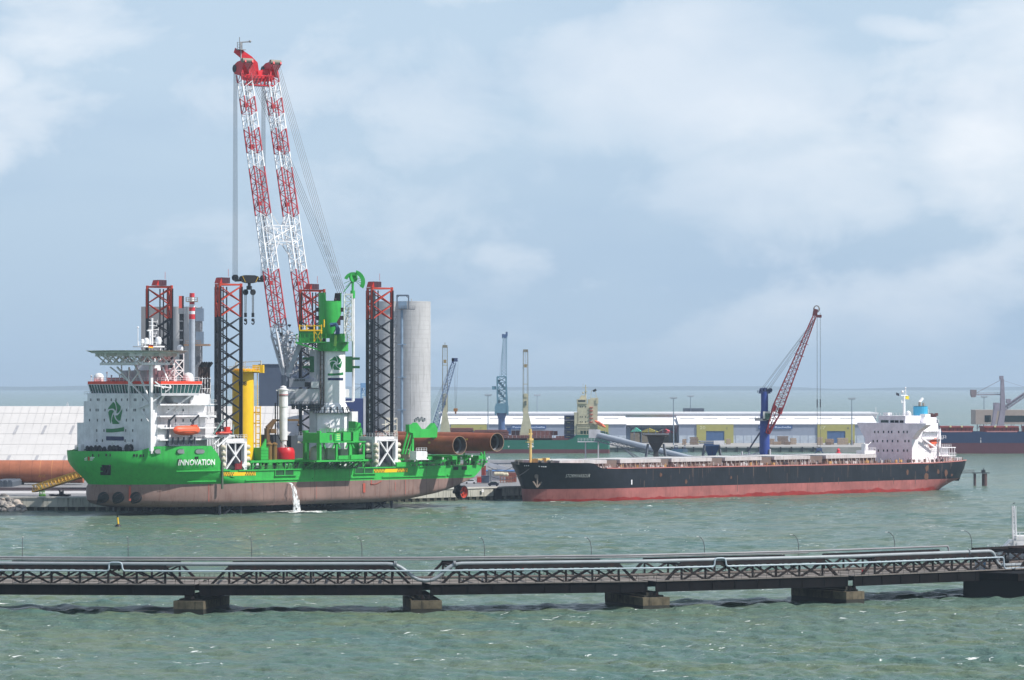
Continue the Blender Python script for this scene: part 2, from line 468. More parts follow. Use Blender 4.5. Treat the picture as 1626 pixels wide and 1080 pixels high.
ship = Root('installation_ship', 'big green ship on lattice legs, with white deckhouse and very tall red and white crane', 'ship', (30, 0, 0), 'S')
PITS = [sx(p, -21) for p in (437, 466)]+[sx(p, -21) for p in (563, 592)]
def build_hull():
    mb = MB()
    lows = [(0, 2.0), (.06, 1.0), (.18, .25), (.32, 0), (.6, 0), (.85, 0), (1, 0)]
    ups = [0, .12, .25, .4, .55, .7, .85, 1]
    def zlow(X, g): b = min(ZB(X), 9.1); return b+(9.1-b)*g
    for sgn in (-1, 1):
        # bow patch: levels by sweep of the waterline curve
        ts = [sin(pi/2*k/22) for k in range(23)]
        for part_, levels in (('low', lows), ('up', [(g, 0) for g in ups])):
            rows = []
            for g, ins in levels:
                zn = 2.3+6.8*g if part_ == 'low' else 9.1+g*11
                row = []
                for t in ts:
                    X = XE(zn)-t*(XE(zn)-XS(zn)); b = 21*(max(0, 1-t**PE(zn)))**(1/PE(zn))
                    z = zlow(X, g) if part_ == 'low' else 9.1+g*(ZT(X)-9.1)
                    row.append((X+ins*t, sgn*max(0, b-ins*(1-t*.5)) , z))
                rows.append(row)
            mb.grid(rows, m=1 if part_ == 'low' else 0)
            # aft patch
            rows = []
            for g, ins in levels:
                zn = 2.3+6.8*g if part_ == 'low' else 9.1+g*11
                Xs = [XE(zn)+(104-XE(zn))*k/60 for k in range(61)]
                row = []
                for X in Xs:
                    zb = ZB(X)
                    z = zlow(X, g) if part_ == 'low' else max(9.1, zb)+g*(ZT(X)-max(9.1, zb))
                    row.append((X, sgn*(HB(X, zn)-ins), z))
                rows.append(row)
            mb.grid(rows, m=1 if part_ == 'low' else 0)
    # bottom, transom, decks
    bot = [(X, ZB(X)) for X in [-27, -22, -15, -5, 4]+list(range(10, 105, 4))+[104]]
    mb.grid([[(X, s*max(0, HB(X, 2.31)-2.0), z+.01) for X, z in bot] for s in (-1, 1)], m=1)
    for X0, X1, dz_ in ((-37, -27, -1.2), (-26, -4, -1.0), (-1, 103.9, -.25)):
        n = 12; xs = [X0+(X1-X0)*k/n for k in range(n+1)]
        mb.grid([[(X, s*max(.01, HB(X, ZT(X))-.15), ZT(X)+dz_) for X in xs] for s in (-1, 1)], m=2)
    mb.box(103.7, 104, -18.8, 18.8, 12.2, 13.05, 0)
    return part('hull', mb, [green, antif, M('deck_plating', (70, 105, 78), .8)], ship, smooth=True)
hull = build_hull()
def HX(px, z):
    return min([q/20 for q in range(-750, 100)], key=lambda q: abs(CX+F*(CX0+ct*q+st*HB(q, z))/sdp(q, -HB(q, z))-px) if HB(q, z) > 0 else 1e9)
def hull_detail():
    y = lambda X, z, o=.05: -(HB(X, z)+o)
    # rubbing strakes, deck edge caps and vent recesses
    for x0, x1, z in ((-16.5, 1.5, 13.0), (-12, -3, 9.9), (7, 32, 9.95), (32.6, 57, 10.0), (60, 86, 10.0), (86.5, 97, 10.1), (4.5, 31, 12.9), (32, 38.5, 12.9), (53, 72, 12.9), (75, 84, 12.9)):
        mb = MB(); mb.box(x0, x1, -21.32, -20.95, z-.18, z+.18)
        if x0 < 0:
            mb = MB(); n = 10
            mb.grid([[(x0+(x1-x0)*k/n, y(x0+(x1-x0)*k/n, z, o), zz) for k in range(n+1)] for o, zz in ((0, z-.2), (.35, z-.16), (.35, z+.16), (0, z+.2))])
        part('strake', mb, green, (hull, ship))
    for a, b in ((PITS[0], PITS[1]), (PITS[2], PITS[3])):
        mb = MB()
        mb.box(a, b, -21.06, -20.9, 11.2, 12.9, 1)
        mb.box(a-.4, b+1, -21.5, -21.0, 11.0, 11.25)
        mb.box(a-.2, a, -21.3, -21.0, 11.2, 12.9); mb.box((a+b)/2-.15, (a+b)/2+.15, -21.3, -21.0, 11.2, 12.9)
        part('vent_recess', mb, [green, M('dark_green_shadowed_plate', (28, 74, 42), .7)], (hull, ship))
    # black and yellow hazard bands with a yellow notice panel
    for p0, p1, t in ((352.5, 406, 'KEEP CLEAR'), (594, 647, 'KEEP CLEAR')):
        x0, x1 = sx(p0, -21), sx(p1, -21); z0, z1 = 11.35, 12.45
        mb = MB(); mb.box(x0, x1, -21.05, -20.98, z0, z1, 0)
        n = int((x1-x0)/.62)
        for k in range(n):
            xa = x0+k*.62
            if x0+(x1-x0)*.31 < xa < x0+(x1-x0)*.66: continue
            for j in range(2):
                xo = xa+.31*j; zz = z0+.55*j
                mb.add([(xo, -21.07, zz+.03), (xo+.3, -21.07, zz+.03), (xo+.3, -21.07, zz+.5), (xo, -21.07, zz+.5)], [(0, 1, 2, 3)], 1)
        part('hazard_band', mb, [yellow, black], (hull, ship))
    # ship's name in white capitals on the flare
    x0, x1 = sx(284.5, -20.4), sx(340, -21)
    mb = text_mb('INNOVATION', lambda u, v: (x0+(x1-x0)*u, y(x0+(x1-x0)*u, 14.75+v*2.35, .5), 14.75+v*2.35), 1, .022)
    part('name_lettering', mb, M('lettering_white', (235, 235, 235), .5), (hull, ship))
    # winged badge by the stem
    mb = MB(); XB = HX(137, 17)
    for k in range(4):
        z = 17.35-.38*k; w = 1.7-.26*k
        for sgn in (-1, 1):
            xa = XB+sgn*.45; 
            pts = [HX(140+sgn*(2+(8.5-1.3*k)*q/4), 17) for q in range(5)]
            mb.grid([[(X, y(X, 17, .25), zz) for X in pts] for zz in (z, z+.2)])
    mb.grid([[(X, y(X, 17, .3), zz) for X in (HX(138.3, 17), HX(140, 17), HX(141.7, 17))] for zz in (16.2, 17.4)], m=1)
    part('winged_badge', mb, [white, red], (hull, ship))
    # bow thruster tunnels with grids, anchor pocket with its anchor
    for px in (164.5, 187.5, 215.5):
        best = min([X/10 for X in range(-335, 0, 2)], key=lambda X: abs(CX+F*(CX0+ct*X+st*HB(X, 5.5))/(sdp(X, -HB(X, 5.5)))-px))
        X = best; Y = -HB(X, 5.5); dY = (HB(X+.5, 5.5)-HB(X-.5, 5.5)); tx, ty = 1/sqrt(1+dY*dY), -dY/sqrt(1+dY*dY)
        nx, ny = ty, -tx
        mb = MB(); R = 1.75; cz = sz(790.5, X, Y)
        hz_ = lambda x, z: -HB(x, z)-.22+(0 if z > 4.3 else (4.3-z)*.6)
        mb.grid([[(X+tx*R*f*cos(a), hz_(X+tx*R*f*cos(a), cz+R*f*sin(a)), cz+R*f*sin(a)) for a in [2*pi*k/28 for k in range(29)]] for f in (.01, .35, .7, 1)], m=0)
        for k in range(-5, 6):
            o = k*.3; h = sqrt(max(0, R*R-o*o))
            mb.bar((X+tx*o*.8-tx*h*.45, hz_(X+tx*(o*.8-h*.45), cz-h*.8)-.06, cz-h*.8), (X+tx*o*.8+tx*h*.45, hz_(X+tx*(o*.8+h*.45), cz+h*.8)-.06, cz+h*.8), .06, m=1)
        part('thruster_tunnel', mb, [black, M('tunnel_grid', (112, 88, 82), .7)], (hull, ship))
    mb = MB(); X = -30.6
    X = HX(165, 13.4)
    mb.grid([[(HX(p, z), y(HX(p, z), z, 1.0), z) for p in (156.5, 161, 165, 169, 173)] for z in (11.9, 12.7, 13.5, 14.2, 14.9)], m=0)
    for p in (158.5, 171):
        a_, b_ = HX(165, 12.3), HX(p, 14.9); mb.bar((a_, y(a_, 12.3, 1.3), 12.3), (b_, y(b_, 14.9, 1.3), 14.9), .35, m=1)
    part('anchor', mb, [black, dgrey], (hull, ship))
    # oval mooring ports in the bulwark
    for px in (260, 290.5, 317):
        X = sx(px, -20.6); mb = MB(); z0 = sz(717, X, -20.6)
        prof = [(cos(a)*1.05+(.62 if cos(a) > 0 else -.62), sin(a)*.62) for a in [2*pi*(k+.5)/20 for k in range(20)]]
        mb.prism([(X+a, z0+b) for a, b in prof], -(HB(X, 18)+.12), -(HB(X, 18)-.3), 'y', 0)
        mb.prism([(X+a*1.15, z0+b*1.3) for a, b in prof], -(HB(X, 18)+.06), -(HB(X, 18)-.3), 'y', 1)
        part('mooring_port', mb, [M('port_grey', (120, 125, 128), .6), M('port_rim', (30, 96, 48), .5)], (hull, ship))
    mb = MB()
    for px, py in ((147, 723), (168.5, 722.5), (213, 723), (223, 723.5), (284, 731), (311, 727)):
        best = min([X/10 for X in range(-372, 0, 2)], key=lambda X: abs(CX+F*(CX0+ct*X+st*HB(X, 17.8))/(sdp(X, -HB(X, 17.8)))-px))
        z = sz(py, best, -HB(best, 17.8)); mb.mark().rbox((best, -HB(best, z)-.1, z), .5, .3, .7, 0)
        mb.rbox((best+.7, -HB(best+.7, z)-.02, z), .3, .3, .8, 0)
    parts('fairlead', mb, black, (hull, ship))
    # draught marks, seams and rust along the grey side
    mb = MB()
    for px, w, z0, z1 in ((331, .14, 2.8, 9.0), (576, .9, 5.4, 8.2), (203.5, .5, 4.4, 8.6), (627, .12, 5.5, 8.4), (643, .12, 4.6, 9), (401, .1, 7.0, 9), (502, .08, 3, 9)):
        X = sx(px, -21) if px > 360 else min([q/10 for q in range(-330, 60, 2)], key=lambda q: abs(CX+F*(CX0+ct*q+st*HB(q, 6))/sdp(q, -HB(q, 6))-px)); n = 6
        mb.mark().add([(X, y(X, 6, .2), max(z0, 4)), (X+w, y(X+w, 6, .2), max(4, z0)), (X+w, y(X+w, 6, .2), z1), (X, y(X, 6, .2), z1)], [(0, 1, 2, 3)])
    mb.mark(); pts = [(588, 768), (594, 769), (600, 767), (606, 763.5)]
    for a, b in zip(pts, pts[1:]):
        A = SP(a[0], a[1], -21.06); B = SP(b[0], b[1], -21.06); mb.bar(A, B, .35, .1)
    X = sx(589, -21); mb.mark().box(X, X+.3, -21.08, -21, 7.5, 9.2)
    parts('red_primer_mark', mb, M('red_primer', (176, 82, 66), .7), (hull, ship))
    mb = MB()
    for X in (18, 33.5, 47, 63, 78):
        mb.mark().box(X, X+.08, -21.03, -20.98, 3.2, 12.8)
    for X in (-6, 8, 14, 24, 40, 52, 58, 69, 83):
        if X > 13: mb.mark().box(X, X+.05, -21.03, -20.98, 3.6, 9.0)
    parts('plate_seam', mb, M('plate_seam', (96, 84, 82), .8), (hull, ship))
    mb = MB()   # discharge pipe mark and fender post
    X = sx(352, -21); mb.bar((X, -21.35, 7.6), (X, -21.35, 15.5), .5)
    part('fender_post', mb, M('fender_post', (78, 92, 74), .7), (hull, ship))
    mb = MB()
    for px in (710, 723.5):
        X = sx(px+10, -21); mb.mark().box(X, X+2.0, -21.1, -20.9, 11.6, 12.7)
    parts('stern_port', mb, M('port_opening', (38, 44, 42), .6), (hull, ship))
hull_detail()

# ---------------------------------------------------------------- deckhouse
dh = MB()
YN, XF = -18.0, -25.0
y139, y133, y122 = sy(139, XF), sy(133, XF), sy(122.5, XF)
dh.box(XF, -3.5, -15.5, y139, 18.5, 35.6, 0)
dh.box(XF+.02, -14, y139, y133, 18.4, 33.3, 0)
dh.box(XF+.04, -15, y133, y122, 18.3, 26.9, 0)
dh.box(XF-.02, XF+2.0, YN, -15.5, 18.2, 35.6, 0)          # near corner fin
dh.box(XF+2.0, XF+6.8, YN-.3, -15.5, 18.0, 26.6, 0)
for z, x1 in ((32.4, -5.2), (29.0, -2.6), (25.6, -1.5), (22.2, -1.5)):
    dh.box(XF+2, x1, -19.6, -15.4, z-.22, z+.22, 0)
dh.box(-10.4, -3.4, -17.5, -15.4, 32.6, 35.4, 0)
dh.box(XF+5, -9, -18.8, -15.4, 35.4, 35.8, 0)
house = part('deckhouse', dh, [white], ship)
def deckhouse_detail():
    P = (house, ship)
    # bridge: sloping band of windows, orange stripe above it, roof
    x0, x1, ya, yb = -23.6, -10.2, 13.9, -21.0
    mb = MB()
    b = [(x0, ya), (x0, yb), (x1, yb), (x1, ya)]; o = .55
    t = [(x0-o, ya+o), (x0-o, yb-o), (x1+o, yb-o), (x1+o, ya+o)]
    mb.add([(x, y, 35.7) for x, y in b]+[(x, y, 38.3) for x, y in t], [(k, (k+1) % 4, 4+(k+1) % 4, 4+k) for k in range(4)], 0)
    part('bridge_glazing', mb, M('bridge_glass', (44, 84, 84), .12, spec=.8, var=.45, scale=.5), P)
    mb = MB()
    for k in range(27):
        y = ya+(yb-ya)*k/26; y2 = ya+o+(yb-ya-2*o)*k/26
        mb.bar((x0-.03, y, 35.7), (x0-o-.05, y2, 38.3), .22, .12)
        if k % 4 == 1: mb.bar((x0-.04, y+.25, 35.7), (x0-o-.05, y2+.45, 38.3), .8, .1, m=1)
    for k in range(11):
        x = x0+(x1-x0)*k/10; x2 = x0-o+(x1-x0+2*o)*k/10
        mb.bar((x, yb-.03, 35.7), (x2, yb-o-.05, 38.3), .2, .12)
    part('window_frame', mb, [white, black], P)
    mb = MB(); mb.box(x0-.7, x1+.7, yb-.7, ya+.7, 38.3, 39.2, 0); mb.box(x0-.75, x1+.75, yb-.75, ya+.75, 38.2, 38.36, 1)
    part('orange_stripe', mb, [M('orange_red', (226, 66, 34), .5), white], P)
    mb = MB(); mb.box(x0-.1, x1+.1, yb-.1, ya+.1, 35.0, 35.72)
    mb.prism([(-19, 35.1), (-12, 35.1), (-13, 33.0), (-18, 33.0)], -19.6, -16, 'y')
    mb.rail([(x0-1.2, ya+1.5, 35.1), (x0-1.2, ya-3, 35.1)], 1.1, .04, 1.0)
    part('bridge_floor', mb, lgrey, P)
    mb = MB()
    mb.rail([(x0, ya, 39.2), (x0, yb, 39.2), (x1, yb, 39.2)], 1.1, .045, 2)
    part('roof_railing', mb, white, P)
    # rows of small windows, one object each
    wm = MB(); wm.box(XF-.09, XF-.04, -.22, .22, 0, .75)
    w0 = None
    rows = [(634.7, [144.5, 155, 157.5, 168.5, 177, 184.5, 193.5, 202.5, 213.5, 216, 227]),
            (651, [143.5, 153, 156, 167, 186.5, 201.5, 213, 215.5, 229]),
            (667, [142.5, 155, 166, 201, 211.5, 225]),
            (683.5, [154, 165.5, 200, 211]), (699.5, [154, 163, 199, 211])]
    for py, pxs in rows:
        for p in pxs:
            Y = sy(p, XF); z = sz(py, XF, Y)-.4
            if w0 is None: w0 = part('window', wm, glass, P); w0['base'] = 0; del w0['base']; o_ = w0; o_.location = (0, Y, z)
            else: again(w0, (0, Y-w0.location.y, z-w0.location.z), house)
    wm = MB(); wm.box(-.22, .22, -15.6, -15.54, 0, .75)
    w1 = None
    for py, pxs in ((651.5, [244, 246, 268, 279, 291]), (667.5, [244, 268, 279, 291, 303]), (635.5, [268, 279, 291]), (684, [262, 268, 300]), (700, [262, 275, 290, 305])):
        for p in pxs:
            X = sx(p, -15.55); z = sz(py, X, -15.5)-.4
            if w1 is None: w1 = part('window', wm, glass, P); w1.location = (X, 0, z)
            else: again(w1, (X-w1.location.x, 0, z-w1.location.z), house)
    # five-bladed swirl, green wave and dark blue bar
    Yc = sy(183, XF); zc = sz(656, XF, Yc)
    swirl(lambda a, b: (XF-.07, Yc-a, zc+b), 3.95, P, 5.35)
    # balcony rails and braces
    mb = MB()
    for z, xe in ((32.6, -5.2), (29.2, -2.6), (25.8, -1.5), (22.4, -1.5)):
        mb.rail([(XF+7, -19.5, z), (xe, -19.5, z)], 1.1, .035, 1.6)
    part('balcony_railing', mb, white, P)
    # wing brace under the bridge
    mb = MB()
    for a, b_ in (((-22.6, -20.8, 35), (-22.6, -16, 30.5)), ((-13, -20.8, 35), (-19, -17, 30)), ((-10.6, -19, 35), (-15, -16, 30.6))):
        mb.bar(a, b_, .45, .5)
    part('wing_brace', mb, white, P)
    # funnel stacks
    for k, px in enumerate((317, 320.5, 324, 328, 331.5)):
        mb = MB(); Y = -11.0; X = sx(px, Y); z0 = 33.5; zt = sz(583, X, Y)
        mb.tube((X, Y, z0), (X, Y, zt), .42, 8, m=0); mb.tube((X, Y, zt), (X+1.0, Y-.3, zt+1.4), .42, 8, m=1)
        part('exhaust_pipe', mb, [M('exhaust_brown', (64, 50, 46), .6), black], P)
    mb = MB(); X0, X1 = sx(317, -12.5), sx(334, -12.5)
    for z in (34, 37, 40): 
        mb.bar((X0, -12.5, z), (X1, -12.5, z), .18)
    for k in range(5): mb.bar((X0+(X1-X0)*k/4, -12.5, 28), (X0+(X1-X0)*k/4, -12.5, 40.5), .16)
    for k in range(4): mb.bar((X0+(X1-X0)*k/4, -12.5, 34), (X0+(X1-X0)*(k+1)/4, -12.5, 37), .1)
    mb.rail([(X0-1, -14, 32.6), (X1+1, -14, 32.6)], 1.1, .04, 1.2); mb.rail([(X0-1, -14, 28.9), (X1+1, -14, 28.9)], 1.1, .04, 1.2)
    mb.box(X0-1, X1+1.5, -14.2, -9, 28.4, 28.9); mb.box(X0-1, X1+1.5, -14.2, -9, 32.2, 32.55)
    part('stack_frame', mb, white, P)
    # radar mast
    mb = MB(); Xm = -13.0
    c = SP(241.5, 560, 0.0); Xm, Ym = c[0], 0.0
    g = lambda px, py: SP(px, py, Ym)
    mb.box(sx(222, Ym), sx(255, Ym), -2, 3.5, sz(550, Xm, 0)-.3, sz(550, Xm, 0)+.1)
    mb.rail([(sx(220, -2), -2, sz(550, Xm, 0)), (sx(254, -2), -2, sz(550, Xm, 0))], 1.2, .05, 1.2)
    mb.tube((Xm, Ym, 39), (Xm, Ym, sz(505, Xm, 0)), .32, 8)
    for py, w in ((511, 2.2), (517, 2.0), (523, 2.6), (529, 2.0), (534, 1.4)):
        z = sz(py, Xm, 0); mb.bar((Xm-w*.7, Ym-.4, z), (Xm+w, Ym+.4, z), .12)
        mb.bar((Xm+w, Ym+.4, z-.3), (Xm+w, Ym+.4, z+.6), .1)
    a = g(238, 525); mb.bar((a[0]-1, Ym, a[2]), (a[0]+1, Ym, a[2]), .5, .35)
    mb.tube((a[0], Ym, a[2]-5), a, .3, 6)
    a = g(219, 548); mb.tube(a, g(219, 521), .12, 6); mb.sphere(g(219, 520), .3)
    for k in range(4): mb.bar((Xm-3+k*2, Ym, 39), (Xm-3+k*2, Ym, sz(550, Xm, 0)), .3)
    mb.prism([(Xm-5.4, 39), (Xm+2, 39), (Xm+.6, 44), (Xm-3, 44)], -3, 4, 'y')
    part('radar_mast', mb, white, P)
    for px, py, r in ((232.5, 541, .8), (251.5, 540, .95), (286, 553, .95), (157, 601, 1.55), (299, 601, 1.65), (226, 541.5, .55)):
        Y = {157: 10.5, 299: -15.0, 286: -4}.get(px, Ym); p = SP(px, py, Y); mb = MB()
        if px == 157: p = SX(157, 601, -21.5)
        mb.rev([(r*.9, -r*1.2), (r, -r*.4), (r, .2*r), (r*.85, r*.65), (r*.5, r*.95), (.05, r*1.08)], p, 14)
        part('radome', mb, M('radome_white', (214, 216, 218), .4), P, smooth=True)
    # equipment on the bridge roof
    mb = MB()
    for px0, px1, py in ((171, 200, 601),):
        A = sy(px0, -20); B = sy(px1, -20)
        mb.box(-20.5, -18, B, A, 39.2, sz(py, -20, A)+.2)
    part('roof_locker', mb, M('faded_red', (178, 120, 122), .6), P)
    mb = MB()
    for px, h in ((170, 2.6), (177, 1.6), (190, 1.9), (206, 3.4), (145, 1.6), (202, 2.6)):
        Y = sy(px, -21); mb.mark().tube((-21, Y, 39.2), (-21, Y, 39.2+h), .16, 6); mb.sphere((-21, Y, 39.2+h), .3, 8)
    parts('roof_post', mb, lgrey, P)
    mb = MB(); A = (-18, -6, 39.2); mb.box(-20, -9, -9, 4, 39.2, 42.4); 
    for k in range(9): mb.box(-20.4+k*1.3, -19.4+k*1.3, -9.8, -9.1, 39.2+(k % 3), 41+(k*7 % 4))
    part('roof_house', mb, lgrey, P)
    # lattice frame aft of the helideck
    mb = MB(); Yl = -12.0
    for a, b_ in (((277, 608), (277, 562)), ((291.5, 608), (291.5, 562)), ((277, 600), (291, 588)), ((277, 588), (291, 600)), ((277, 588), (291, 572)), ((277, 572), (291, 588)), ((277, 588), (291, 588)), ((277, 572), (291, 572)), ((270, 572), (278, 572)), ((262, 605), (277, 580)), ((262, 588), (277, 588))):
        for Y in (Yl, Yl+5):
            mb.bar(SP(a[0], a[1], Y), SP(b_[0], b_[1], Y), .24)
    for py in (562, 572, 588, 604):
        for px in (277, 291.5):
            p = SP(px, py, Yl); mb.bar(p, (p[0], Yl+5, p[2]), .2)
    part('lattice_frame', mb, white, P)
def swirl(fn, R, P, drop, s=1.0):
    gm = M('logo_green', (26, 122, 64), .5, var=.03)
    def pent(a):
        a = (a-pi/2) % (2*pi/5); a = a-pi/5
        return R*cos(pi/5)/cos(a)
    mb = MB()
    for k in range(5):
        a0 = pi/2+2*pi*k/5+.16; n = 9
        A = []; B = []
        for q in range(n):
            s_ = q/(n-1); sw = 1.0*(1-s_)**1.3
            for L, aa, g in ((A, a0-sw, .0), (B, a0+2*pi/5-sw, 0)):
                ri = .2*R; rr = ri+(pent(aa)-ri)*s_
                gap = min(.5, .082*R/rr)
                ang = aa+gap if L is A else aa-gap
                L.append((rr*cos(ang), rr*sin(ang)))
        out = []
        aA = atan2(A[-1][1], A[-1][0]); aB = atan2(B[-1][1], B[-1][0])
        while aB < aA: aB += 2*pi
        for q in range(1, 12):
            a = aA+(aB-aA)*q/12; out.append((pent(a)*cos(a), pent(a)*sin(a)))
        # strips between the two curved edges
        rows = []
        for q in range(n):
            ra = A[q]; rb = B[q]; row = []
            for j in range(7):
                u = j/6
                x = ra[0]+(rb[0]-ra[0])*u; y = ra[1]+(rb[1]-ra[1])*u
                rt = sqrt(ra[0]**2+ra[1]**2)*(1-u)+sqrt(rb[0]**2+rb[1]**2)*u
                aa_ = atan2(ra[1], ra[0]); bb_ = atan2(rb[1], rb[0])
                while bb_ < aa_-.2: bb_ += 2*pi
                an = aa_+(bb_-aa_)*u
                if q == n-1: rt = pent(an)
                else:
                    s_ = q/(n-1); rt = .2*R+(pent(an)-.2*R)*s_
                row.append((rt*cos(an), rt*sin(an)))
            rows.append(row)
        mb.grid([[fn(*p) for p in r] for r in rows])
    w = R*1.12
    us = [-1+k/6 for k in range(13)]
    mb.grid([[fn(u*w*1.02, -drop+s*(-.35+.25*max(0, (u+.3)/1.3)*2*.8)) for u in us], [fn(u*w*1.02, -drop+s*(.72+.63*max(0, (u+.4)/1.4)**1.6)) for u in us]], m=0)
    mb.grid([[fn(u*w, -drop-z_*s) for u in us] for z_ in (2.7, 1.5)], m=1)
    part('swirl_emblem', mb, [gm, M('navy_blue', (28, 40, 88), .5)], P)
deckhouse_detail()

def forecastle_gear():
    mb = MB(); rr = random.Random(4)
    for px, py in ((142, 712), (155, 711), (150, 714), (184, 711), (188, 713), (163, 714), (205, 712), (178, 713)):
        p = SX(px, py, -28.0); r = rr.uniform(.7, 1.3)
        mb.mark().rev([(r, -.8), (r, -.6), (r*.6, -.6), (r*.6, .6), (r, .6), (r, .8)], p, 10, axis='x'); mb.box(p[0]-.8, p[0]+.8, p[1]-.5, p[1]+.5, 17.6, p[2])
    parts('mooring_winch', mb, dgrey, ship)
    mb = MB()
    for px in (151, 178, 203):
        p = SX(px, 716, -28.5); mb.mark().tube(p, (p[0], p[1], p[2]+2.6), .13, 6); mb.bar((p[0], p[1], p[2]+2.2), (p[0], p[1]-1.2, p[2]+2.4), .25)
    for px in (129,):
        p = SX(px, 715, -27); mb.mark().box(p[0]-.6, p[0]+.6, p[1]-.7, p[1]+.7, 17.7, p[2]+1.8)
    p = SX(123, 715, -29); mb.mark().rail([(p[0], p[1], 19), (p[0]-3, p[1]-3, 19)], 1.3, .05, 1.0)
    parts('deck_post', mb, white, ship)
forecastle_gear()

# ---------------------------------------------------------------- helideck
def helideck():
    mb = MB(); cx_, cy_, zt = -25.0, -11.0, sz(559, -25, -11); R = 13.6
    oc = [(cx_+R*cos(pi/8+k*pi/4), cy_+R*sin(pi/8+k*pi/4)) for k in range(8)]
    mb.prism([p for p in oc], zt-.4, zt, 'z', 0)
    oc2 = [(cx_+(R+1.6)*cos(pi/8+k*pi/4), cy_+(R+1.6)*sin(pi/8+k*pi/4)) for k in range(8)]
    for k in range(8):
        a, b = oc[k], oc[(k+1) % 8]; c_, d = oc2[(k+1) % 8], oc2[k]
        mb.add([(*a, zt-.1), (*b, zt-.1), (*c_, zt+.35), (*d, zt+.35)], [(0, 1, 2, 3)], 1)
        for q in range(5):
            u = q/5; mb.bar((a[0]+(b[0]-a[0])*u, a[1]+(b[1]-a[1])*u, zt-.2), (d[0]+(c_[0]-d[0])*u, d[1]+(c_[1]-d[1])*u, zt+.4), .14, m=0)
    pad = part('helideck', mb, [M('helideck_grey', (196, 202, 198), .7), M('safety_net', (176, 180, 178), .8)], ship)
    mb = MB(); z1, z2 = zt-.4, sz(578, -25, -11)
    for k in range(-2, 3):
        y = cy_+k*4.2; L = 11.5-abs(k)*1.4
        mb.box(cx_-L, cx_+L, y-.3, y+.3, z1-.9, z1, 0)
        mb.bar((cx_-L*.55, y, z2), (cx_+L*.6, y, z2), .7)
        xs = [cx_-L*.9+L*1.8*q/6 for q in range(7)]
        for q in range(6):
            a = (xs[q], y, z1-.9) if q % 2 == 0 else (max(cx_-L*.55, min(cx_+L*.6, xs[q])), y, z2)
            b = (xs[q+1], y, z1-.9) if q % 2 == 1 else (max(cx_-L*.55, min(cx_+L*.6, xs[q+1])), y, z2)
            mb.bar(a, b, .32)
    for x in (-6.5, 0, 6.5):
        mb.bar((cx_+x, cy_-9, z2), (cx_+x, cy_+9, z2), .7)
        mb.box(cx_+x-.3, cx_+x+.3, cy_-11, cy_+11, z1-.9, z1-.1)
        for q in range(6):
            ya = cy_-9+3*q; mb.bar((cx_+x, ya, z1-.9 if q % 2 else z2), (cx_+x, ya+3, z2 if q % 2 else z1-.9), .3)
    part('deck_truss', mb, white, (pad, ship))
    mb = MB()
    base = SX(240, 706, -25.6); base = (base[0], base[1], 19)
    top = (base[0], base[1], z2)
    mb.bar(base, top, .85)
    j1 = (base[0], base[1], sz(640, -25.6, base[1]))
    for p, q in (((214, 578), j1), ((204, 640), None)):
        if q: mb.bar(SX(p[0], p[1], -25.6), q, .45)
    mb.bar(SX(186, 583, -25.6), SX(236, 640, -25.6), .42)
    mb.bar(SX(205, 583, -25.6), SX(205, 648, -25.6), .40)
    mb.bar(SX(205, 612, -25.6), SX(239, 612, -25.6), .35)
    mb.bar(SX(205, 612, -25.6), SX(222, 590, -25.6), .35)
    mb.bar(SX(219, 648, -25.6), j1, .3); mb.bar(SX(225, 650, -25.6), SX(238, 674, -25.6), .3)
    kx = (-20.2, -20.5)
    knee = SP(271, 616, -21.8)
    mb.bar(SP(258, 583, -18.0), knee, .42); mb.bar(knee, j1, .42); mb.bar(SP(245, 612, -21.0), knee, .35); mb.bar(SP(246, 606, -21.0), SP(260, 617, -21.5), .35)
    mb.bar(SX(175, 583, -25.6), SX(205, 606, -24.5), .35)
    mb.bar(SX(193, 597, -22.5), SX(193, 580, -22.5), .3)
    part('support_strut', mb, white, (pad, ship))
helideck()

# ---------------------------------------------------------------- jacking legs and their houses
def jack_leg(cx_, cy_, phi0, zt, lab):
    zc = 58.3; mb = MB(); R = 4.58
    ch = [(cx_+R*cos(radians(phi0+120*k)), cy_+R*sin(radians(phi0+120*k))) for k in range(3)]
    for x, y in ch:
        mb.tube((x, y, -6), (x, y, zc), .44, 8, m=1); mb.tube((x, y, zc), (x, y, zt), .44, 8, m=0)
        mb.box(x-.12, x+.12, y-.75, y+.75, 13, zt-1, 1)
    bay = 4.55; z = zt-.9; k = 0
    while z > -4:
        for i in range(3):
            a, b = ch[i], ch[(i+1) % 3]; m = 0 if z-bay/2 > zc-1 else 1
            mb.tube((*a, z), (*b, z-bay), .2, 6, m=m, caps=False); mb.tube((*b, z), (*a, z-bay), .2, 6, m=m, caps=False)
        k += 1; z -= bay
    for i in range(3):
        a, b = ch[i], ch[(i+1) % 3]; mb.bar((*a, zt-.4), (*b, zt-.4), .5, m=0)
    for o in (-.7, .6): mb.tube((cx_+o, cy_+.3, 6), (cx_+o, cy_+.3, zt-1), .22, 6, m=1)
    leg = part('jack_leg', mb, [legred, legblk], ship, lab)
    mb = MB(); mb.rbox((cx_-.6, cy_+.4, zt+.85), 3.0, 2.6, 1.7, 0, 0); mb.prism([(cx_-2.9, zt), (cx_-2.3, zt+1.6), (cx_-2.0, zt)], cy_-1, cy_+1.7, 'y', 1)
    for q in range(5): mb.bar((cx_-1.9+q*.65, cy_-.95, zt+.1), (cx_-1.9+q*.65, cy_-.95, zt+1.6), .1, m=0)
    mb.rail([(cx_-2.2, cy_+1.5, zt), (cx_-2.2, cy_-1.0, zt)], 1.2, .05, 1, m=1)
    mb.tube((cx_+1, cy_, zt+2), (cx_+1, cy_, zt+4.2), .06, 5, m=1)
    part('top_housing', mb, [M('maroon_housing', (78, 48, 60), .6), red], (leg, ship))
ZL = 68.2
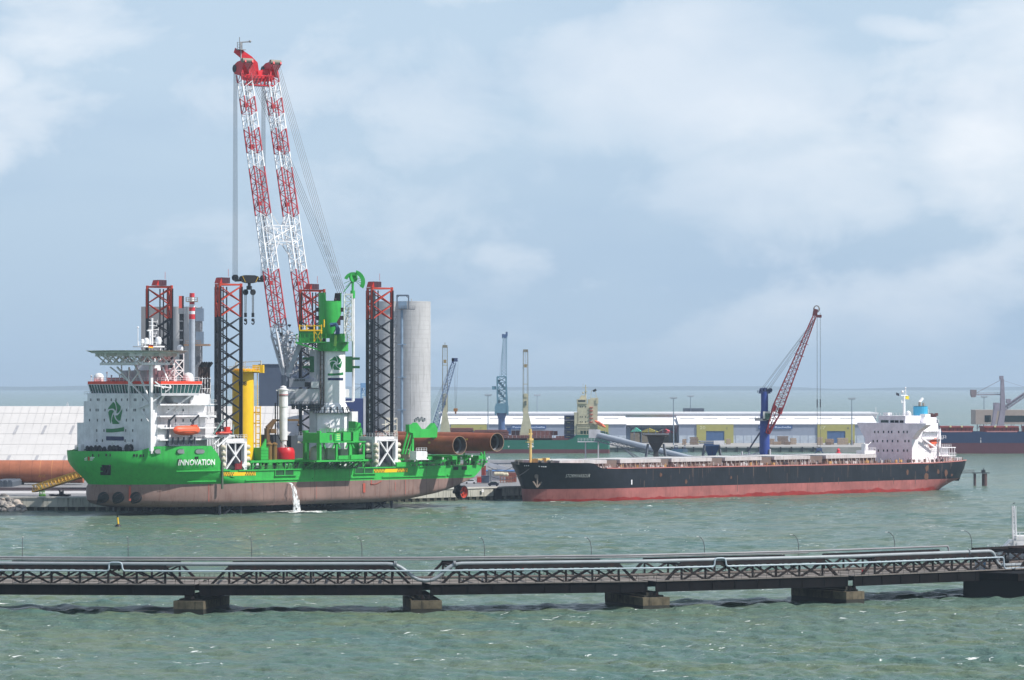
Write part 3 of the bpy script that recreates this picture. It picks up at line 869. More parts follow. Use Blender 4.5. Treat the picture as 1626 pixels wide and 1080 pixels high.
legs = [(3.6, -16.0, -30, 'B'), (4.2, 16.0, 150, 'A'), (62.3, -16.0, -30, 'D'), (63.7, 16.0, 150, 'C')]
for x, y, ph, k in legs: jack_leg(x, y, ph, ZL, None)
def jackhouse(cx_, cy_):
    zt = 22.3; mb = MB(); x0, x1, y0, y1 = cx_-4.6, cx_+4.6, cy_-4.4, cy_+4.4
    # four corner boxes and ring beams leave the middle of each side open round the leg
    for a in (x0, x1-1.5):
        for b in (y0, y1-1.5): mb.box(a, a+1.5, b, b+1.5, 13, zt, 0)
    for b in (y0, y1-.9): mb.box(x0+.01, x1-.01, b, b+.9, zt-.9, zt, 0)
    for a in (x0, x1-.9): mb.box(a, a+.9, y0+.01, y1-.01, zt-.9, zt-.003, 0)
    mb.box(x0+.05, x0+.7, y0+1.4, y1-1.4, 18.3, zt-.8, 2)
    mb.box(x0+.9, x1-.9, y0+.9, y1-.9, 13, zt-1.2, 1)
    jh = part('jack_house', mb, [white, dgrey, lgrey], ship)
    mb = MB(); yy = y0-.25; c = (x0+x1)/2
    z0 = 13.4
    mb.bar((x0+1.2, yy, z0), (x1-1.6, yy, zt-1.4), .55, .35); mb.bar((x1-1.2, yy-.03, z0), (x0+1.6, yy-.03, zt-1.4), .55, .35)
    mb.bar((c, yy-.01, (z0+zt)/2), (c, yy-.01, zt-1), .5, .3)
    mb.bar((x0+1.2, yy, zt-1.2), (x1-1.2, yy, zt-1.2), .8, .35); mb.bar((x0+1.2, yy+.02, 15.5), (x0+1.2, yy+.02, zt-1), .5, .3); mb.bar((x1-1.2, yy+.02, 15.5), (x1-1.2, yy+.02, zt-1), .5, .3)
    part('cross_brace', mb, white, (jh, ship))
    for side in range(4):
        for col in range(2):
            for row in range(4):
                z = 14.5+row*1.75
                if side == 0: p = (x0-.55, y0+2.2+col*3.2, z); ax = 'x'; h = (-.9, .5)
                elif side == 1: p = (x1+.4, y0+.7+col*1.8, z); ax = 'x'; h = (-.4, 1.0)
                elif side == 2: p = (x0+.6+col*1.0-.6, y0-.3, z); ax = 'y'; h = (-.9, .3)
                else: continue
                if side == 2 and col == 1: continue
                mb = MB(); r = .72 if side != 2 else .7
                mb.rev([(.3, h[0]-.25), (r*.8, h[0]), (r, h[0]+.25), (r, h[1])] if side != 1 else [(r, h[0]), (r, h[1]-.25), (r*.8, h[1]), (.3, h[1]+.25)], p, 12, axis=ax)
                part('jacking_motor', mb, cream, (jh, ship), smooth=True)
    mb = MB(); mb.rail([(x0, y0, zt), (x1, y0, zt), (x1, y1, zt)], 1.1, .045, 1.1); mb.rail([(x0, y1, zt), (x0, y0, zt)], 1.1, .045, 1.1)
    part('railing', mb, white, (jh, ship))
for x, y, ph, k in legs: jackhouse(x, y)
# ---------------------------------------------------------------- deck plant of the green ship
def deck_edge():
    # raised green pipe rails, brackets and small plant along the deck edge
    for p0, p1, py, Y in ((397, 500, 733.2, -18.5), (497, 672, 732.5, -19), (575, 676, 730, -16), (690, 716, 731.5, -20.3), (640, 700, 735.5, -20.6), (703, 722, 730, -18), (740, 775, 733.5, -19.5), (738, 764, 729, -18)):
        x0, x1 = sx(p0, Y), min(104.5, sx(p1, Y)); z = sz(py, x0, Y)
        mb = MB(); mb.box(x0, x1, Y-.35, Y+.35, z-.3, z+.3)
        k = x0+1
        while k < x1:
            mb.bar((k, Y, 13), (k, Y, z-.3), .3); mb.bar((k, Y, 13.2), (k+1.6, Y, z-.3), .16); k += 3.1
        part('deck_rail_beam', mb, green, ship)
    rr = random.Random(12)
    for px in (427, 443, 459, 477, 491, 505):
        X = sx(px, -20); w = rr.uniform(1.0, 1.9); h = rr.uniform(1.5, 2.2)
        mb = MB(); mb.prism([(X-w, 13), (X+w, 13), (X+w*.35, 13+h), (X-w*.35, 13+h)], -20.7, -20.1, 'y')
        part('deck_bracket', mb, green2, ship)
    mb = MB()
    mb.rail([(0, -20.8, 13.05), (60, -20.8, 13.05)], 1.2, .04, 2.2, bars=3); mb.rail([(60, -20.8, 13.05), (103, -20.4, 13.05)], 1.2, .04, 2.2, bars=3)
    part('deck_railing', mb, M('rail_grey_green', (70, 96, 76), .6), ship)
    # clutter: small cabinets, pipes, reels, each a piece of plant
    cols = [green2, dgrey, green, M('dark_plant', (34, 46, 40), .6), white, M('reel_brown', (110, 84, 62), .7)]
    for k in range(58):
        X = rr.choice([rr.uniform(9, 50), rr.uniform(66, 103), rr.uniform(66, 103)]); Y = rr.uniform(-19.5, -8); w = rr.uniform(.5, 1.6); h = rr.uniform(.8, 2.6); d = rr.uniform(.5, 1.5)
        mb = MB(); q = rr.random()
        if q < .45: mb.rbox((X, Y, 13+h/2), w, d, h, rr.uniform(-.1, .1)); mb.rbox((X, Y, 13+h+.06), w*1.1, d*1.1, .1); mb.bar((X-w*.3, Y-d*.55, 13.2), (X-w*.3, Y-d*.55, 13+h*.9), .06)
        elif q < .75: mb.tube((X-w, Y, 13.5+rr.random()), (X+w*1.4, Y, 13.5+rr.random()), .22, 8); mb.tube((X, Y, 13), (X, Y, 14.4), .15, 6); mb.bar((X+w, Y, 13), (X+w, Y, 14.2), .15)
        else: mb.rev([(.7, -.6), (.7, -.5), (.35, -.5), (.35, .5), (.7, .5), (.7, .6)], (X, Y, 14), 10, axis='y'); mb.bar((X-.8, Y, 13), (X, Y, 14), .12); mb.bar((X+.8, Y, 13), (X, Y, 14), .12)
        part('deck_fitting', mb, cols[k % 6], ship)
    # white rib wall aft of the name and red winch
    mb = MB(); Y = -20.6
    x0 = sx(329, Y); x1 = sx(349, Y)
    for k in range(8): x = x0+.4+(x1-x0)*k/8; mb.bar((x, Y+.4, 13.1), (x, Y+.4, sz(697, x, Y)), .22)
    mb.box(x0-1, sx(372, Y), Y-.2, Y+3, sz(694, x0, Y), sz(691.5, x0, Y)); mb.bar(SP(345, 709, Y), SP(362, 694, Y), .4); mb.bar(SP(339, 706, Y), SP(350, 695, Y), .25)
    part('white_gantry', mb, white, ship)
    mb = MB(); mb.rbox((sx(378, -20.7), -20.9, 14.1), 2.0, .6, 1.7); mb.rbox((sx(382, -20.7), -20.9, 14.6), .5, .5, 2.2); mb.bar((sx(373, -20.7), -20.9, 13), (sx(373, -20.7), -20.9, 14.8), .3)
    part('red_locker', mb, M('dark_red_locker', (120, 30, 34), .6), ship)
    # raised grillage that carries the yellow piece and the red base
    mb = MB(); x0, x1 = sx(400, -8), sx(497, -8)
    mb.box(10.5, 44, -13, 2, 14.7, 15.6)
    for k in range(9):
        for Y in (-12.6, -5, 1.6): mb.box(11+k*4, 11.6+k*4, Y-.3, Y+.3, 13, 14.7)
    part('cargo_grillage', mb, green2, ship)
    # green box module
    mb = MB(); x0, x1 = sx(411, -14), sx(423, -14); mb.box(x0, x1, -15, -11, 15.6, sz(711, x0, -14)); 
    for k in range(5): mb.bar((x0, -15.06, 16+k*.9), (x1, -15.06, 16+k*.9), .12)
    mb.prism([(x0+1, sz(711, x0, -14)), (x1, sz(711, x0, -14)), (x1, sz(697, x0, -14)), ], -14, -13.4, 'y')
    part('green_module', mb, green, ship)
    # brown twin cylinders
    for px in (428, 436):
        X = sx(px, -10); mb = MB(); mb.rev([(.8, 0), (.8, 4.4), (.95, 4.4), (.95, 4.8), (.3, 5.2)], (X, -10, 15.6), 12)
        part('brass_cylinder', mb, M('brass_brown', (120, 92, 50), .5), ship, smooth=True)
    # folded knuckle crane, brown
    mb = MB(); Y = -8
    P_ = [SP(424.5, 705, Y), SP(424, 680, Y), SP(436, 667.5, Y), SP(474, 667, Y)]
    mb.bar(P_[0], P_[1], 1.2); mb.bar(P_[1], P_[2], 1.0); mb.bar(P_[2], P_[3], .6); mb.bar(SP(426, 690, Y), SP(436, 670, Y), .4); mb.box(P_[0][0]+.5, P_[0][0]+2.8, Y-1, Y+1, SP(432, 688, Y)[2], SP(432, 681, Y)[2])
    mb.bar(P_[3], SP(473.5, 674, Y), .12); mb.sphere(SP(473.5, 675, Y), .35, 8)
    mb.prism([(P_[0][0]-2, 15.6), (P_[0][0]+1.5, 15.6), (P_[0][0]+.6, P_[0][2]+1), (P_[0][0]-.6, P_[0][2]+1)], Y-1, Y+1, 'y')
    part('knuckle_crane', mb, M('crane_brown', (96, 72, 42), .5), ship)
    mb = MB(); X = sx(453, -4)
    mb.box(sx(425, -4), sx(452, -4), -5, 0, 13, sz(690, X, -4)); mb.box(sx(456, -4), sx(466, -4), -6, -2, 13, sz(692, X, -4)); mb.box(sx(462, -2), sx(485, -2), -3, 2, 13, sz(705, X, -2))
    part('power_pack', mb, M('power_pack_grey', (58, 64, 72), .6), ship)
    # tall green post
    mb = MB(); X = sx(485, -14); mb.tube((X, -14, 13), (X, -14, sz(687, X, -14)), .78, 12); mb.tube((X, -14, sz(687, X, -14)), (X, -14, sz(683.5, X, -14)), .98, 12)
    part('green_post', mb, green2, ship, smooth=True)
deck_edge()

def control_house():
    """green gripper cabin on legs, overhanging the ship's side"""
    Yn = -26.5; mb = MB(); x = lambda p: sx(p, Yn)
    z = lambda py: sz(py, x(540), Yn)
    X0, X1 = x(508), x(575)
    mb.box(X0, x(530), Yn, -19, z(701), z(687.5), 0); mb.box(x(530), x(540), Yn-.4, -19, z(700), z(688.5), 0); mb.box(x(544), x(556), Yn-.4, -19, z(700), z(686.5), 0)
    mb.box(x(560), x(569), Yn-.3, -19, z(701), z(685.5), 0)
    mb.box(X0-.5, X1+1, Yn-.6, -18.5, z(703), z(701), 0)
    mb.box(x(507), x(510), Yn-.2, Yn+1.2, z(730), z(684), 0)
    for p in (534.5, 555.5, 577.5): mb.box(x(p)-.3, x(p)+.3, Yn-.2, Yn+.4, z(731), z(702), 0)
    for p in (509, 534.5, 555.5, 577.5): mb.bar((x(p), Yn+6, z(731)), (x(p), Yn+6, z(702)), .5)
    for a, b in ((513, 532), (536, 553), (558, 576)):
        mb.bar((x(a), Yn, z(703)), (x(a+4), Yn, z(712)), .35); mb.bar((x(b), Yn, z(703)), (x(b-4), Yn, z(712)), .35)
    mb.box(x(536), x(552), Yn-.5, Yn+.2, z(729.5), z(723.5), 0); mb.box(x(556), x(576), Yn-.5, Yn+.2, z(729.5), z(722.5), 0)
    mb.box(X0-1.5, X1+2, Yn-.3, -18, z(733), z(730.5), 0)
    mb.rail([(X0, Yn, z(687)), (X1, Yn, z(687))], 1.1, .05, 1.2)
    ch = part('gripper_cabin', mb, green, ship, 'green control cabin on legs overhanging the ship side')
    mb = MB()
    for p in (523.5,): mb.box(x(p), x(p+3.5), Yn-.06, Yn, z(699), z(690))
    for p, w in ((513, 1.0), (541.5, 1.2), (557.5, 1.2)): mb.box(x(p), x(p)+w, Yn+.3, Yn+.6, z(699), z(688))
    part('cabin_window', mb, M('dim_glass', (84, 96, 92), .2), (ch, ship))
    mb = MB(); mb.rbox((x(535.5), Yn-.46, z(694.5)), 1.7, .05, 2.2)
    for k in range(4): mb.rbox((x(535.5), Yn-.5, z(697.6)+k*.55), 1.3-.2*(k % 2), .04, .2, m=1)
    part('notice_board', mb, [M('notice_green', (60, 190, 110), .5), M('notice_ink', (190, 220, 120), .5)], (ch, ship))
    # under-slung lattice with shapes below the platform, and pale tanks inside the legs
    mb = MB()
    for k in range(10):
        p = 500+k*8
        mb.bar((x(p), Yn+.4, z(732)), (x(p+7), Yn+3.5, z(744)), .28); mb.bar((x(p+8), Yn+.4, z(732)), (x(p+1), Yn+3.5, z(744)), .28)
    mb.bar((x(500), Yn+3.5, z(744)), (x(578), Yn+3.5, z(744)), .4)
    for k in range(5): mb.bar((x(500)+k*4.2, Yn+.2, z(733)), (x(500)+k*4.2, -20.5, 12.5), .35)
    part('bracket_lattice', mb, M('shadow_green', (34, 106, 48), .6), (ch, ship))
    mb = MB()
    for p, r in ((521, 1.9), (528, 1.5)):
        mb.rev([(r, 0), (r, 3.2), (r*.7, 4.6), (.1, 5.2)], (x(p), -20.5, 14.7), 14)
    mb.box(x(537), x(551), -21.5, -18, z(730), z(712)); mb.box(x(558), x(572), -21.5, -18, z(730), z(714))
    part('pale_tank', mb, M('pale_tank', (170, 165, 155), .6), (ch, ship))
control_house()

def yoke():
    """green horseshoe frame over the brown piles"""
    Y = -21.5; x = lambda p: sx(p, Y); z = lambda py: sz(py, x(665), Y)
    mb = MB()
    mb.prism([(x(654), z(695)), (x(692), z(695)), (x(693), z(681)), (x(688), z(672)), (x(684), z(676)), (x(679), z(681.5)), (x(668), z(681.5)), (x(664), z(676)), (x(660), z(671)), (x(656), z(674)), (x(648), z(674)), (x(648), z(686)), (x(654), z(688))], Y-.6, Y+1.2, 'y')
    for p in (655, 690.5): mb.box(x(p)-.35, x(p)+.35, Y-.3, Y+.5, z(716), z(688))
    mb.bar((x(648), Y, z(684)), (x(642), Y+1, z(721)), .5); mb.bar((x(652), Y, z(690)), (x(643), Y, z(721)), .35); mb.bar((x(655), Y, z(700)), (x(648), Y, z(721)), .3)
    mb.box(x(630), x(650), Y, Y+4, 13, z(734)+.1)
    part('lifting_yoke', mb, green, ship)
    mb = MB()
    for k in range(8): mb.rbox((x(664)+k*.55, Y+1.4, z(668)+(k % 3)*.35), .5, .6, .9, k*.3)
    part('yoke_motor', mb, grey, ship)
    mb = MB(); X = x(652); mb.box(x(650.5), x(667), -24.6, -21.5, sz(729, X, -24), sz(716.5, X, -24)); mb.box(x(667), x(669.5), -24.2, -22.5, sz(726, X, -24), sz(718, X, -24)); mb.rail([(x(650.5), -24.6, sz(716.5, X, -24)), (x(667), -24.6, sz(716.5, X, -24))], 1, .05, 1)
    mb.box(x(650), x(669), -25, -20.5, sz(730.5, X, -24), sz(729.2, X, -24))
    part('white_cabin', mb, white, ship)
    mb = MB(); mb.rev([(1.6, 0), (1.6, 3.6), (1.2, 3.9)], (sx(646, -19), -18.5, 14.5), 14); part('rusty_tank', mb, M('rusty_cream', (178, 160, 140), .7, streak=.6, dirt=(130, 90, 60)), ship, smooth=True)
    mb = MB(); Yg = -12
    X0, X1 = sx(560, Yg), sx(575, Yg)
    mb.prism([(X0, 15), (X1, 15), (X1, 20), (X1-1.4, sz(672, X0, Yg)), (X0, sz(669, X0, Yg))], Yg-1, Yg+2, 'y')
    for k in range(5):
        mb.bar((X1+k*2, Yg, 14), (X1+k*2, Yg, 22-(k % 2)), .3); mb.bar((X1+k*2, Yg, 18), (X1+k*2+2, Yg, 21), .22); mb.bar((X1+k*2, Yg, 21), (X1+k*2+2, Yg, 18), .22)
    mb.bar((X1, Yg, 21.5), (X1+9, Yg, 21.5), .35); mb.bar((X1, Yg, 18), (X1+9, Yg, 18), .3)
    part('green_frame', mb, green, ship)
    # pale lattice behind the aft leg
    mb = MB(); Yg = -4
    for p in (612, 618, 630): mb.bar(SP(p, 715, Yg), SP(p, 664, Yg), .3)
    for py in (664, 674, 684, 694): mb.bar(SP(606, py, Yg), SP(630, py, Yg), .25)
    for py in (664, 684): mb.bar(SP(612, py, Yg), SP(630, py+10, Yg), .2); mb.bar(SP(630, py, Yg), SP(612, py+10, Yg), .2)
    part('stair_frame', mb, M('pale_steel', (190, 186, 176), .6), ship)
    # pile cradles under the brown piles
    for X in (78, 88, 99):
        mb = MB(); mb.box(X-1, X+1, -23, 16, 14.9, 16.0)
        for Y in (-20, -10, 0, 10): mb.box(X-.4, X+.4, Y-.5, Y+.5, 13, 14.9); mb.bar((X, Y, 13.1), (X, Y+3, 15), .3)
        part('pile_cradle', mb, green, ship)
    mb = MB()
    for p in (737, 764, 769): mb.bar((sx(p, -20), -20, 13), (sx(p, -20), -20, 20 if p == 769 else 17), .35)
    for k in range(12): mb.rbox((84+k*1.6, -19.8-(k % 2)*.6, 14.2+(k % 4)*.5), .8, .7, .8+.3*(k % 3), k, 0)
    mb.rail([(84, -20.4, 14.6), (103.5, -20, 14.6)], 1.2, .06, 1.6)
    part('stern_fitting', mb, green, ship)
    mb = MB()
    for k, (p, py) in enumerate(((702, 728), (711, 729), (719, 726), (731, 727), (748, 724), (745, 729), (772, 728), (775, 726))):
        X = sx(p, -20.6); mb.rbox((X, -20.9, sz(py, X, -20.6)), .45, .4, .6)
    part('stern_lamp', mb, white, ship)
yoke()
# stern thruster nozzle seen under the lifted hull
def thruster():
    c = SX(735, 782, 97.0); c = (97.0, -8.0, 0)
    p = SP(733, 781.5, -10.0); mb = MB(); d = Vector((.2, -.98, 0)).normalized()
    a = Vector(p)-d*1.4; b = Vector(p)+d*1.0
    R1, n = 2.15, 24; s_ = d.cross(Vector((0, 0, 1))).normalized(); u = Vector((0, 0, 1)); rows = []
    for o, r in ((a, R1*.85), (a+d*.5, R1), (b, R1), (b, R1*.86), (b-d*.8, R1*.78), (a, R1*.72)):
        rows.append([tuple(o+s_*r*cos(2*pi*k/n)+u*r*sin(2*pi*k/n)) for k in range(n+1)])
    mb.grid(rows, mfun=lambda i, k: 1 if i >= 3 else 0)
    mb.tube(tuple(a-d*1.8), tuple(b-d*.9), .55, 12, .45, m=0)
    for k in range(4):
        t = 2*pi*k/4+.4; q = b-d*1.0; e = s_*cos(t)+u*sin(t); w = (s_*-sin(t)+u*cos(t))
        mb.add([tuple(q+e*.4-w*.2), tuple(q+e*1.6-w*.75+d*.2), tuple(q+e*1.65+w*.5-d*.25), tuple(q+e*.4+w*.25)], [(0, 1, 2, 3)], 1)
    mb.tube(tuple(a-d*.4), tuple(a-d*.4+u*5), .9, 10, 1.2, m=0)
    part('stern_thruster', mb, [black, M('thruster_red', (186, 70, 52), .6)], ship)
thruster()

# ---------------------------------------------------------------- mast crane
MCX, MCY = sx(528, 2), 2.0
def mast_crane():
    m0 = Vector((MCX, MCY, 0)); Z = lambda py: sz(py, MCX, MCY)
    # pedestal and mast
    mb = MB()
    mb.rev([(5.5, 13), (5.5, Z(655)), (4.2, Z(641)), (4.0, Z(640)), (4.0, Z(556))], m0, 32)
    crane = part('crane', mb, M('mast_white', (236, 237, 238), .45, var=.05, streak=.15, dirt=(150, 146, 138)), ship, 'white mast crane with green mast head and twin red and white lattice boom', smooth=True)
    P = (crane, ship)
    wdir = Vector((-ct*0-.6756, -.7373, 0))       # berth-frame direction that points at the camera
    tocam = Vector((-st, -ct, 0)); left = Vector((-ct, st, 0))       # toward camera / toward picture left, in the berth frame
    mb = MB()
    for sgn, w in ((1, 1.6),):
        c0 = m0+left*5.0+tocam*1.0
        mb.prism([(-.0, 0)]*0 or [(c0.x-1.5, c0.y-1.5), (c0.x+1.5, c0.y-1.5), (c0.x+1.5, c0.y+1.5), (c0.x-1.5, c0.y+1.5)], 13, Z(556), 'z', 0)
    for k in (0, 1):
        q = m0+left*(2.6+.9*k)+tocam*3.6; mb.bar((q.x, q.y, 13), (q.x, q.y, Z(557)), .35, m=1)
    for k in range(24):
        q = m0+left*3.05+tocam*3.7; zz = 14+k*1.45; mb.bar((q.x-left.x*.6, q.y-left.y*.6, zz), (q.x+left.x*.7, q.y+left.y*.7, zz), .12, m=1)
    part('ladder_column', mb, [lgrey, M('rail_brown', (92, 84, 80), .6)], P)
    mb = MB()   # walkway ring, ribs, side tank
    for k in range(16):
        t = 2*pi*k/16; zz = Z(655)
        mb.bar((m0.x+5.5*cos(t), m0.y+5.5*sin(t), zz-.2), (m0.x+5.0*cos(t), m0.y+5.0*sin(t), zz+1.8), .3)
    mb.rev([(6.4, Z(656)), (6.4, Z(655.4)), (5.4, Z(655.4)), (5.4, Z(656))], m0, 32, caps=False)
    for k in range(20):
        t = 2*pi*k/20; t2 = 2*pi*(k+1)/20; a = (m0.x+6.4*cos(t), m0.y+6.4*sin(t)); b = (m0.x+6.4*cos(t2), m0.y+6.4*sin(t2))
        mb.bar((*a, Z(655.4)), (*a, Z(650)), .1); mb.bar((*a, Z(650)), (*b, Z(650)), .1)
    part('walkway', mb, dgrey, P)
    q = m0-left*6.3+tocam*2; mb = MB()
    mb.box(q.x-1.2, q.x+1.2, q.y-1.2, q.y+1.2, 14, Z(653.5)); part('side_tank', mb, white, P)
    mb = MB(); q = m0+left*.6+tocam*3.95; mb.rev([(1.2, 0), (1.2, .9), (.4, 1.4)], (q.x-2.2, q.y-1.4, Z(678)), 12)
    mb.rbox((q.x+1, q.y-1.6, Z(683)), 4.6, 1.8, 1.4, 0)
    part('mast_canopy', mb, white, P)
    # emblem wraps round the mast
    def wrap(a, b):
        t = (a+1.0)/4.04; ca = m0+tocam*(4.06*cos(t))-left*(4.06*sin(t))
        return (ca.x, ca.y, Z(577)+b)
    swirl(lambda a, b: wrap(a*.95+.4, b), 2.5, P, 3.6, .62)
    # mast head: open green cylinder with notches and scalloped top
    mb = MB(); R = 3.55; n = 48; zb, zt = Z(532), Z(478)
    hc = m0+left*.8
    def top(k):
        t = 360*k/n; a = (t % 120)
        return Z(465) if 20 < (t+250) % 180 < 95 else Z(479)
    rows = [[], [], [], []]
    for k in range(n+1):
        t = 2*pi*k/n; tp = top(k % n); x, y = hc.x+R*cos(t), hc.y+R*sin(t)
        d = Vector((cos(t), sin(t), 0)); right = d.dot(-left)
        zb_ = zb if right < .2 else zb+(right-.2)*6
        rows[0].append((hc.x+2.6*cos(t), hc.y+2.6*sin(t), zb_-1)); rows[1].append((x, y, zb_+2)); rows[2].append((x, y, zt)); rows[3].append((x, y, tp))
    mb.grid(rows, m=0)
    mb.grid([[(hc.x+(R-.25)*cos(2*pi*k/n), hc.y+(R-.25)*sin(2*pi*k/n), z if j == 0 else top(k % n)-.02) for k in range(n+1)] for j, z in enumerate((zb+3, 0))], m=1)
    mb.grid([[(hc.x+r*cos(2*pi*k/n), hc.y+r*sin(2*pi*k/n), top(k % n)) for k in range(n+1)] for r in (R-.25, R)], m=0)
    for zz in (Z(492), Z(505)):
        for sgn in (1, -1):
            q = hc+left*(sgn*3.5)+tocam*.9; mb.rbox((q.x, q.y, zz), .5, 1.4, 1.3, TH, 1)
    q = hc-left*1.8+tocam*3.1; mb.rev([(.35, -.2), (.35, .2)], (q.x, q.y, Z(475.5)), 10, m=1, axis='y')
    part('mast_head', mb, [green, M('mast_head_inside', (52, 30, 34), .7)], P, smooth=True)
    # platform and collar under the head
    mb = MB(); zc = Z(543)
    mb.rev([(4.9, Z(558)), (4.9, Z(545))], m0, 24, m=0)
    c0 = m0+left*3.2
    def rect(c, l, w, z0, z1, mat, mbb=mb):
        """block along the picture's left-right direction"""
        pts = [c+left*l/2+tocam*w/2, c-left*l/2+tocam*w/2, c-left*l/2-tocam*w/2, c+left*l/2-tocam*w/2]
        mbb.prism([(p.x, p.y) for p in pts], z0, z1, 'z', mat)
    rect(m0+left*3.2, 16.2, 9.5, zc-.35, zc, 0)
    a = m0+left*11.2+tocam*4.6; b = m0+left*3.2+tocam*4.8
    mb.bar((a.x, a.y, zc-.3), (b.x, b.y, Z(557)), .45, m=0)
    rect(m0+left*7.0+tocam*1.0, 6.4, 6, zc, Z(525.5), 0)
    rect(m0-left*1.6+tocam*2, 4.6, 4, zc, Z(530), 0)
    a, b = m0+left*11+tocam*4.7, m0-left*4.8+tocam*4.7
    mb.rail([(a.x, a.y, zc), (b.x, b.y, zc)], 2.4, .07, 1.3)
    part('head_platform', mb, green2, P)
    mb = MB(); zy = Z(525)
    pts = [m0+left*l+tocam*4.4 for l in (10, 7.8, 5.5, 3.2, 2.4)]
    for p in pts[:4]: mb.bar((p.x, p.y, zc if p is pts[2] or p is pts[3] else zy), (p.x, p.y, Z(516)), .3)
    mb.bar((pts[0].x, pts[0].y, zy), (pts[3].x, pts[3].y, zy), .45); mb.bar((pts[0].x, pts[0].y, Z(518)), (pts[3].x, pts[3].y, Z(518)), .25)
    mb.bar((pts[2].x, pts[2].y, zc), (pts[3].x, pts[3].y, zy), .3); mb.bar((pts[3].x, pts[3].y, zc), (pts[2].x, pts[2].y, zy), .3)
    q = m0+left*2.4+tocam*4.5; mb.bar((q.x, q.y, Z(520)), (q.x, q.y, Z(508)), .3)
    part('yellow_platform', mb, yellow, P)
    mb = MB(); q = m0-left*.0+tocam*5; q2 = m0-left*1.3+tocam*5
    mb.path([(q2.x+left.x*1.8, q2.y+left.y*1.8, Z(517)), (q2.x, q2.y, Z(515.5)), (q2.x-left.x*.6, q2.y-left.y*.6, Z(523)), (q2.x-left.x*.5, q2.y-left.y*.5, Z(531))], .7, 8)
    part('hose_bundle', mb, M('blue_hose', (40, 78, 110), .6), P)
    mb = MB(); mb.path([(q2.x, q2.y, Z(533)), (q2.x+left.x*.3, q2.y+left.y*.3, Z(550))], .42, 8)
    part('lime_cover', mb, M('lime_fabric', (150, 205, 95), .7), P)
    # green clamps
    for c_, sgn in ((m0+left*5.8+tocam*1.5, 1), (m0-left*5.0-tocam*1.5, -1)):
        mb = MB()
        rect(c_, 2.2, 2.2, Z(591), Z(566), 0, mb)
        for py in (569.5, 583):
            rect(c_+left*(1.1*sgn), 4.6, 1.2, Z(py+2), Z(py-2), 0, mb)
        part('mast_clamp', mb, M('clamp_green', (28, 92, 50), .5), P)
    # white tube and lattice at the right with the green sheave arm on top
    mb = MB(); bk = -3.6; q = m0-left*6.3+tocam*bk
    mb.tube((q.x, q.y, Z(637)), (q.x, q.y, Z(472)), .45, 10)
    q1 = m0-left*5.3+tocam*bk; q3 = m0-left*4.2+tocam*bk
    mb.lattice((q1.x+left.x*.6, q1.y+left.y*.6, Z(541)), (q1.x+left.x*.6, q1.y+left.y*.6, Z(468)), tuple(-left), tuple(tocam), 2.4, 2.4, 7, .14, .12)
    q4 = m0-left*3.2+tocam*bk
    mb.bar((q4.x, q4.y, Z(541)), (q3.x-left.x*1.2, q3.y, Z(487)), .55)
    rect(m0-left*4.6+tocam*bk, 3.5, 3, Z(638.5), Z(636.8), 0, mb); rect(m0-left*4.2+tocam*bk, 1.6, 2.2, Z(631), Z(618), 0, mb)
    rect(m0-left*4.9+tocam*bk, 2.6, 2.6, Z(468.5), Z(466), 0, mb)
    part('side_lattice', mb, white, P)
    mb = MB(); q = m0-left*6.1+tocam*bk; c_ = Vector((q.x, q.y, Z(440)))
    mb.tube((q.x, q.y, Z(473)), (q.x, q.y, Z(461)), .75, 10); mb.bar((q.x, q.y, Z(461)), tuple(c_), .55)
    def arc(a0, a1, R_, w, n_=14):
        r1, r2 = [], []
        for k in range(n_+1):
            t = radians(a0+(a1-a0)*k/n_); o1 = c_-left*(R_*cos(t)); o2 = c_-left*((R_-w)*cos(t))
            r1.append((o1.x, o1.y, c_.z+R_*sin(t))); r2.append((o2.x, o2.y, c_.z+(R_-w)*sin(t)))
        f1 = [(x+tocam.x*.8, y+tocam.y*.8, z) for x, y, z in r1]; f2 = [(x+tocam.x*.8, y+tocam.y*.8, z) for x, y, z in r2]
        mb.grid([f2, f1, r1, r2, f2])
    c_ = Vector((q.x-left.x*.2, q.y-left.y*.2, Z(447)))
    arc(-35, 75, 3.7, 1.3); arc(68, 160, 3.0, 1.0)
    for t in (-30, -12, 6, 24, 60, 100, 140, 190, 215):
        e = c_-left*(3.0*cos(radians(t))); s0 = c_; mb.bar(tuple(s0+Vector((0, 0, .8))), (e.x, e.y, c_.z+3.0*sin(radians(t))), .14)
    e = c_+left*3.0; mb.bar((e.x, e.y, Z(463)), (c_.x, c_.y, Z(444)), .3)
    mb.rev([(1.5, -.3), (1.5, .3)], (c_.x, c_.y, Z(440)), 16, axis='y')
    part('sheave_arm', mb, green, P)
    # slewing platform, cabins and ballast to the left of the mast
    mb = MB(); zf = Z(608)
    rect(m0+left*8.4, 10.2, 7, Z(641.5), Z(617.5), 0, mb)                       # grey box
    rect(m0+left*12.6+tocam*.6, 2.5, 6.2, Z(634), Z(624), 1, mb)
    rect(m0+left*8.8+tocam*.5, 9.0, 4, Z(615), Z(601), 1, mb)
    rect(m0+left*5.2+tocam*3.0, 2.3, 2, Z(616), Z(606), 2, mb)
    rect(m0+left*7.6+tocam*2.2, 1.6, 2, Z(614), Z(607), 3, mb)
    part('machinery_house', mb, [lgrey, M('mid_grey_paint', (142, 146, 156), .5), white, black], P)
    q0 = m0+left*11.9+tocam*2.56
    mb = text_mb('LIEBHERR', lambda u, v: (q0.x-left.x*3.6*u, q0.y-left.y*3.6*u, Z(605.3)+v*.9), 1, .03)
    part('maker_lettering', mb, M('lettering_black', (24, 24, 28), .5), P)
    mb = MB(); rr = random.Random(3)
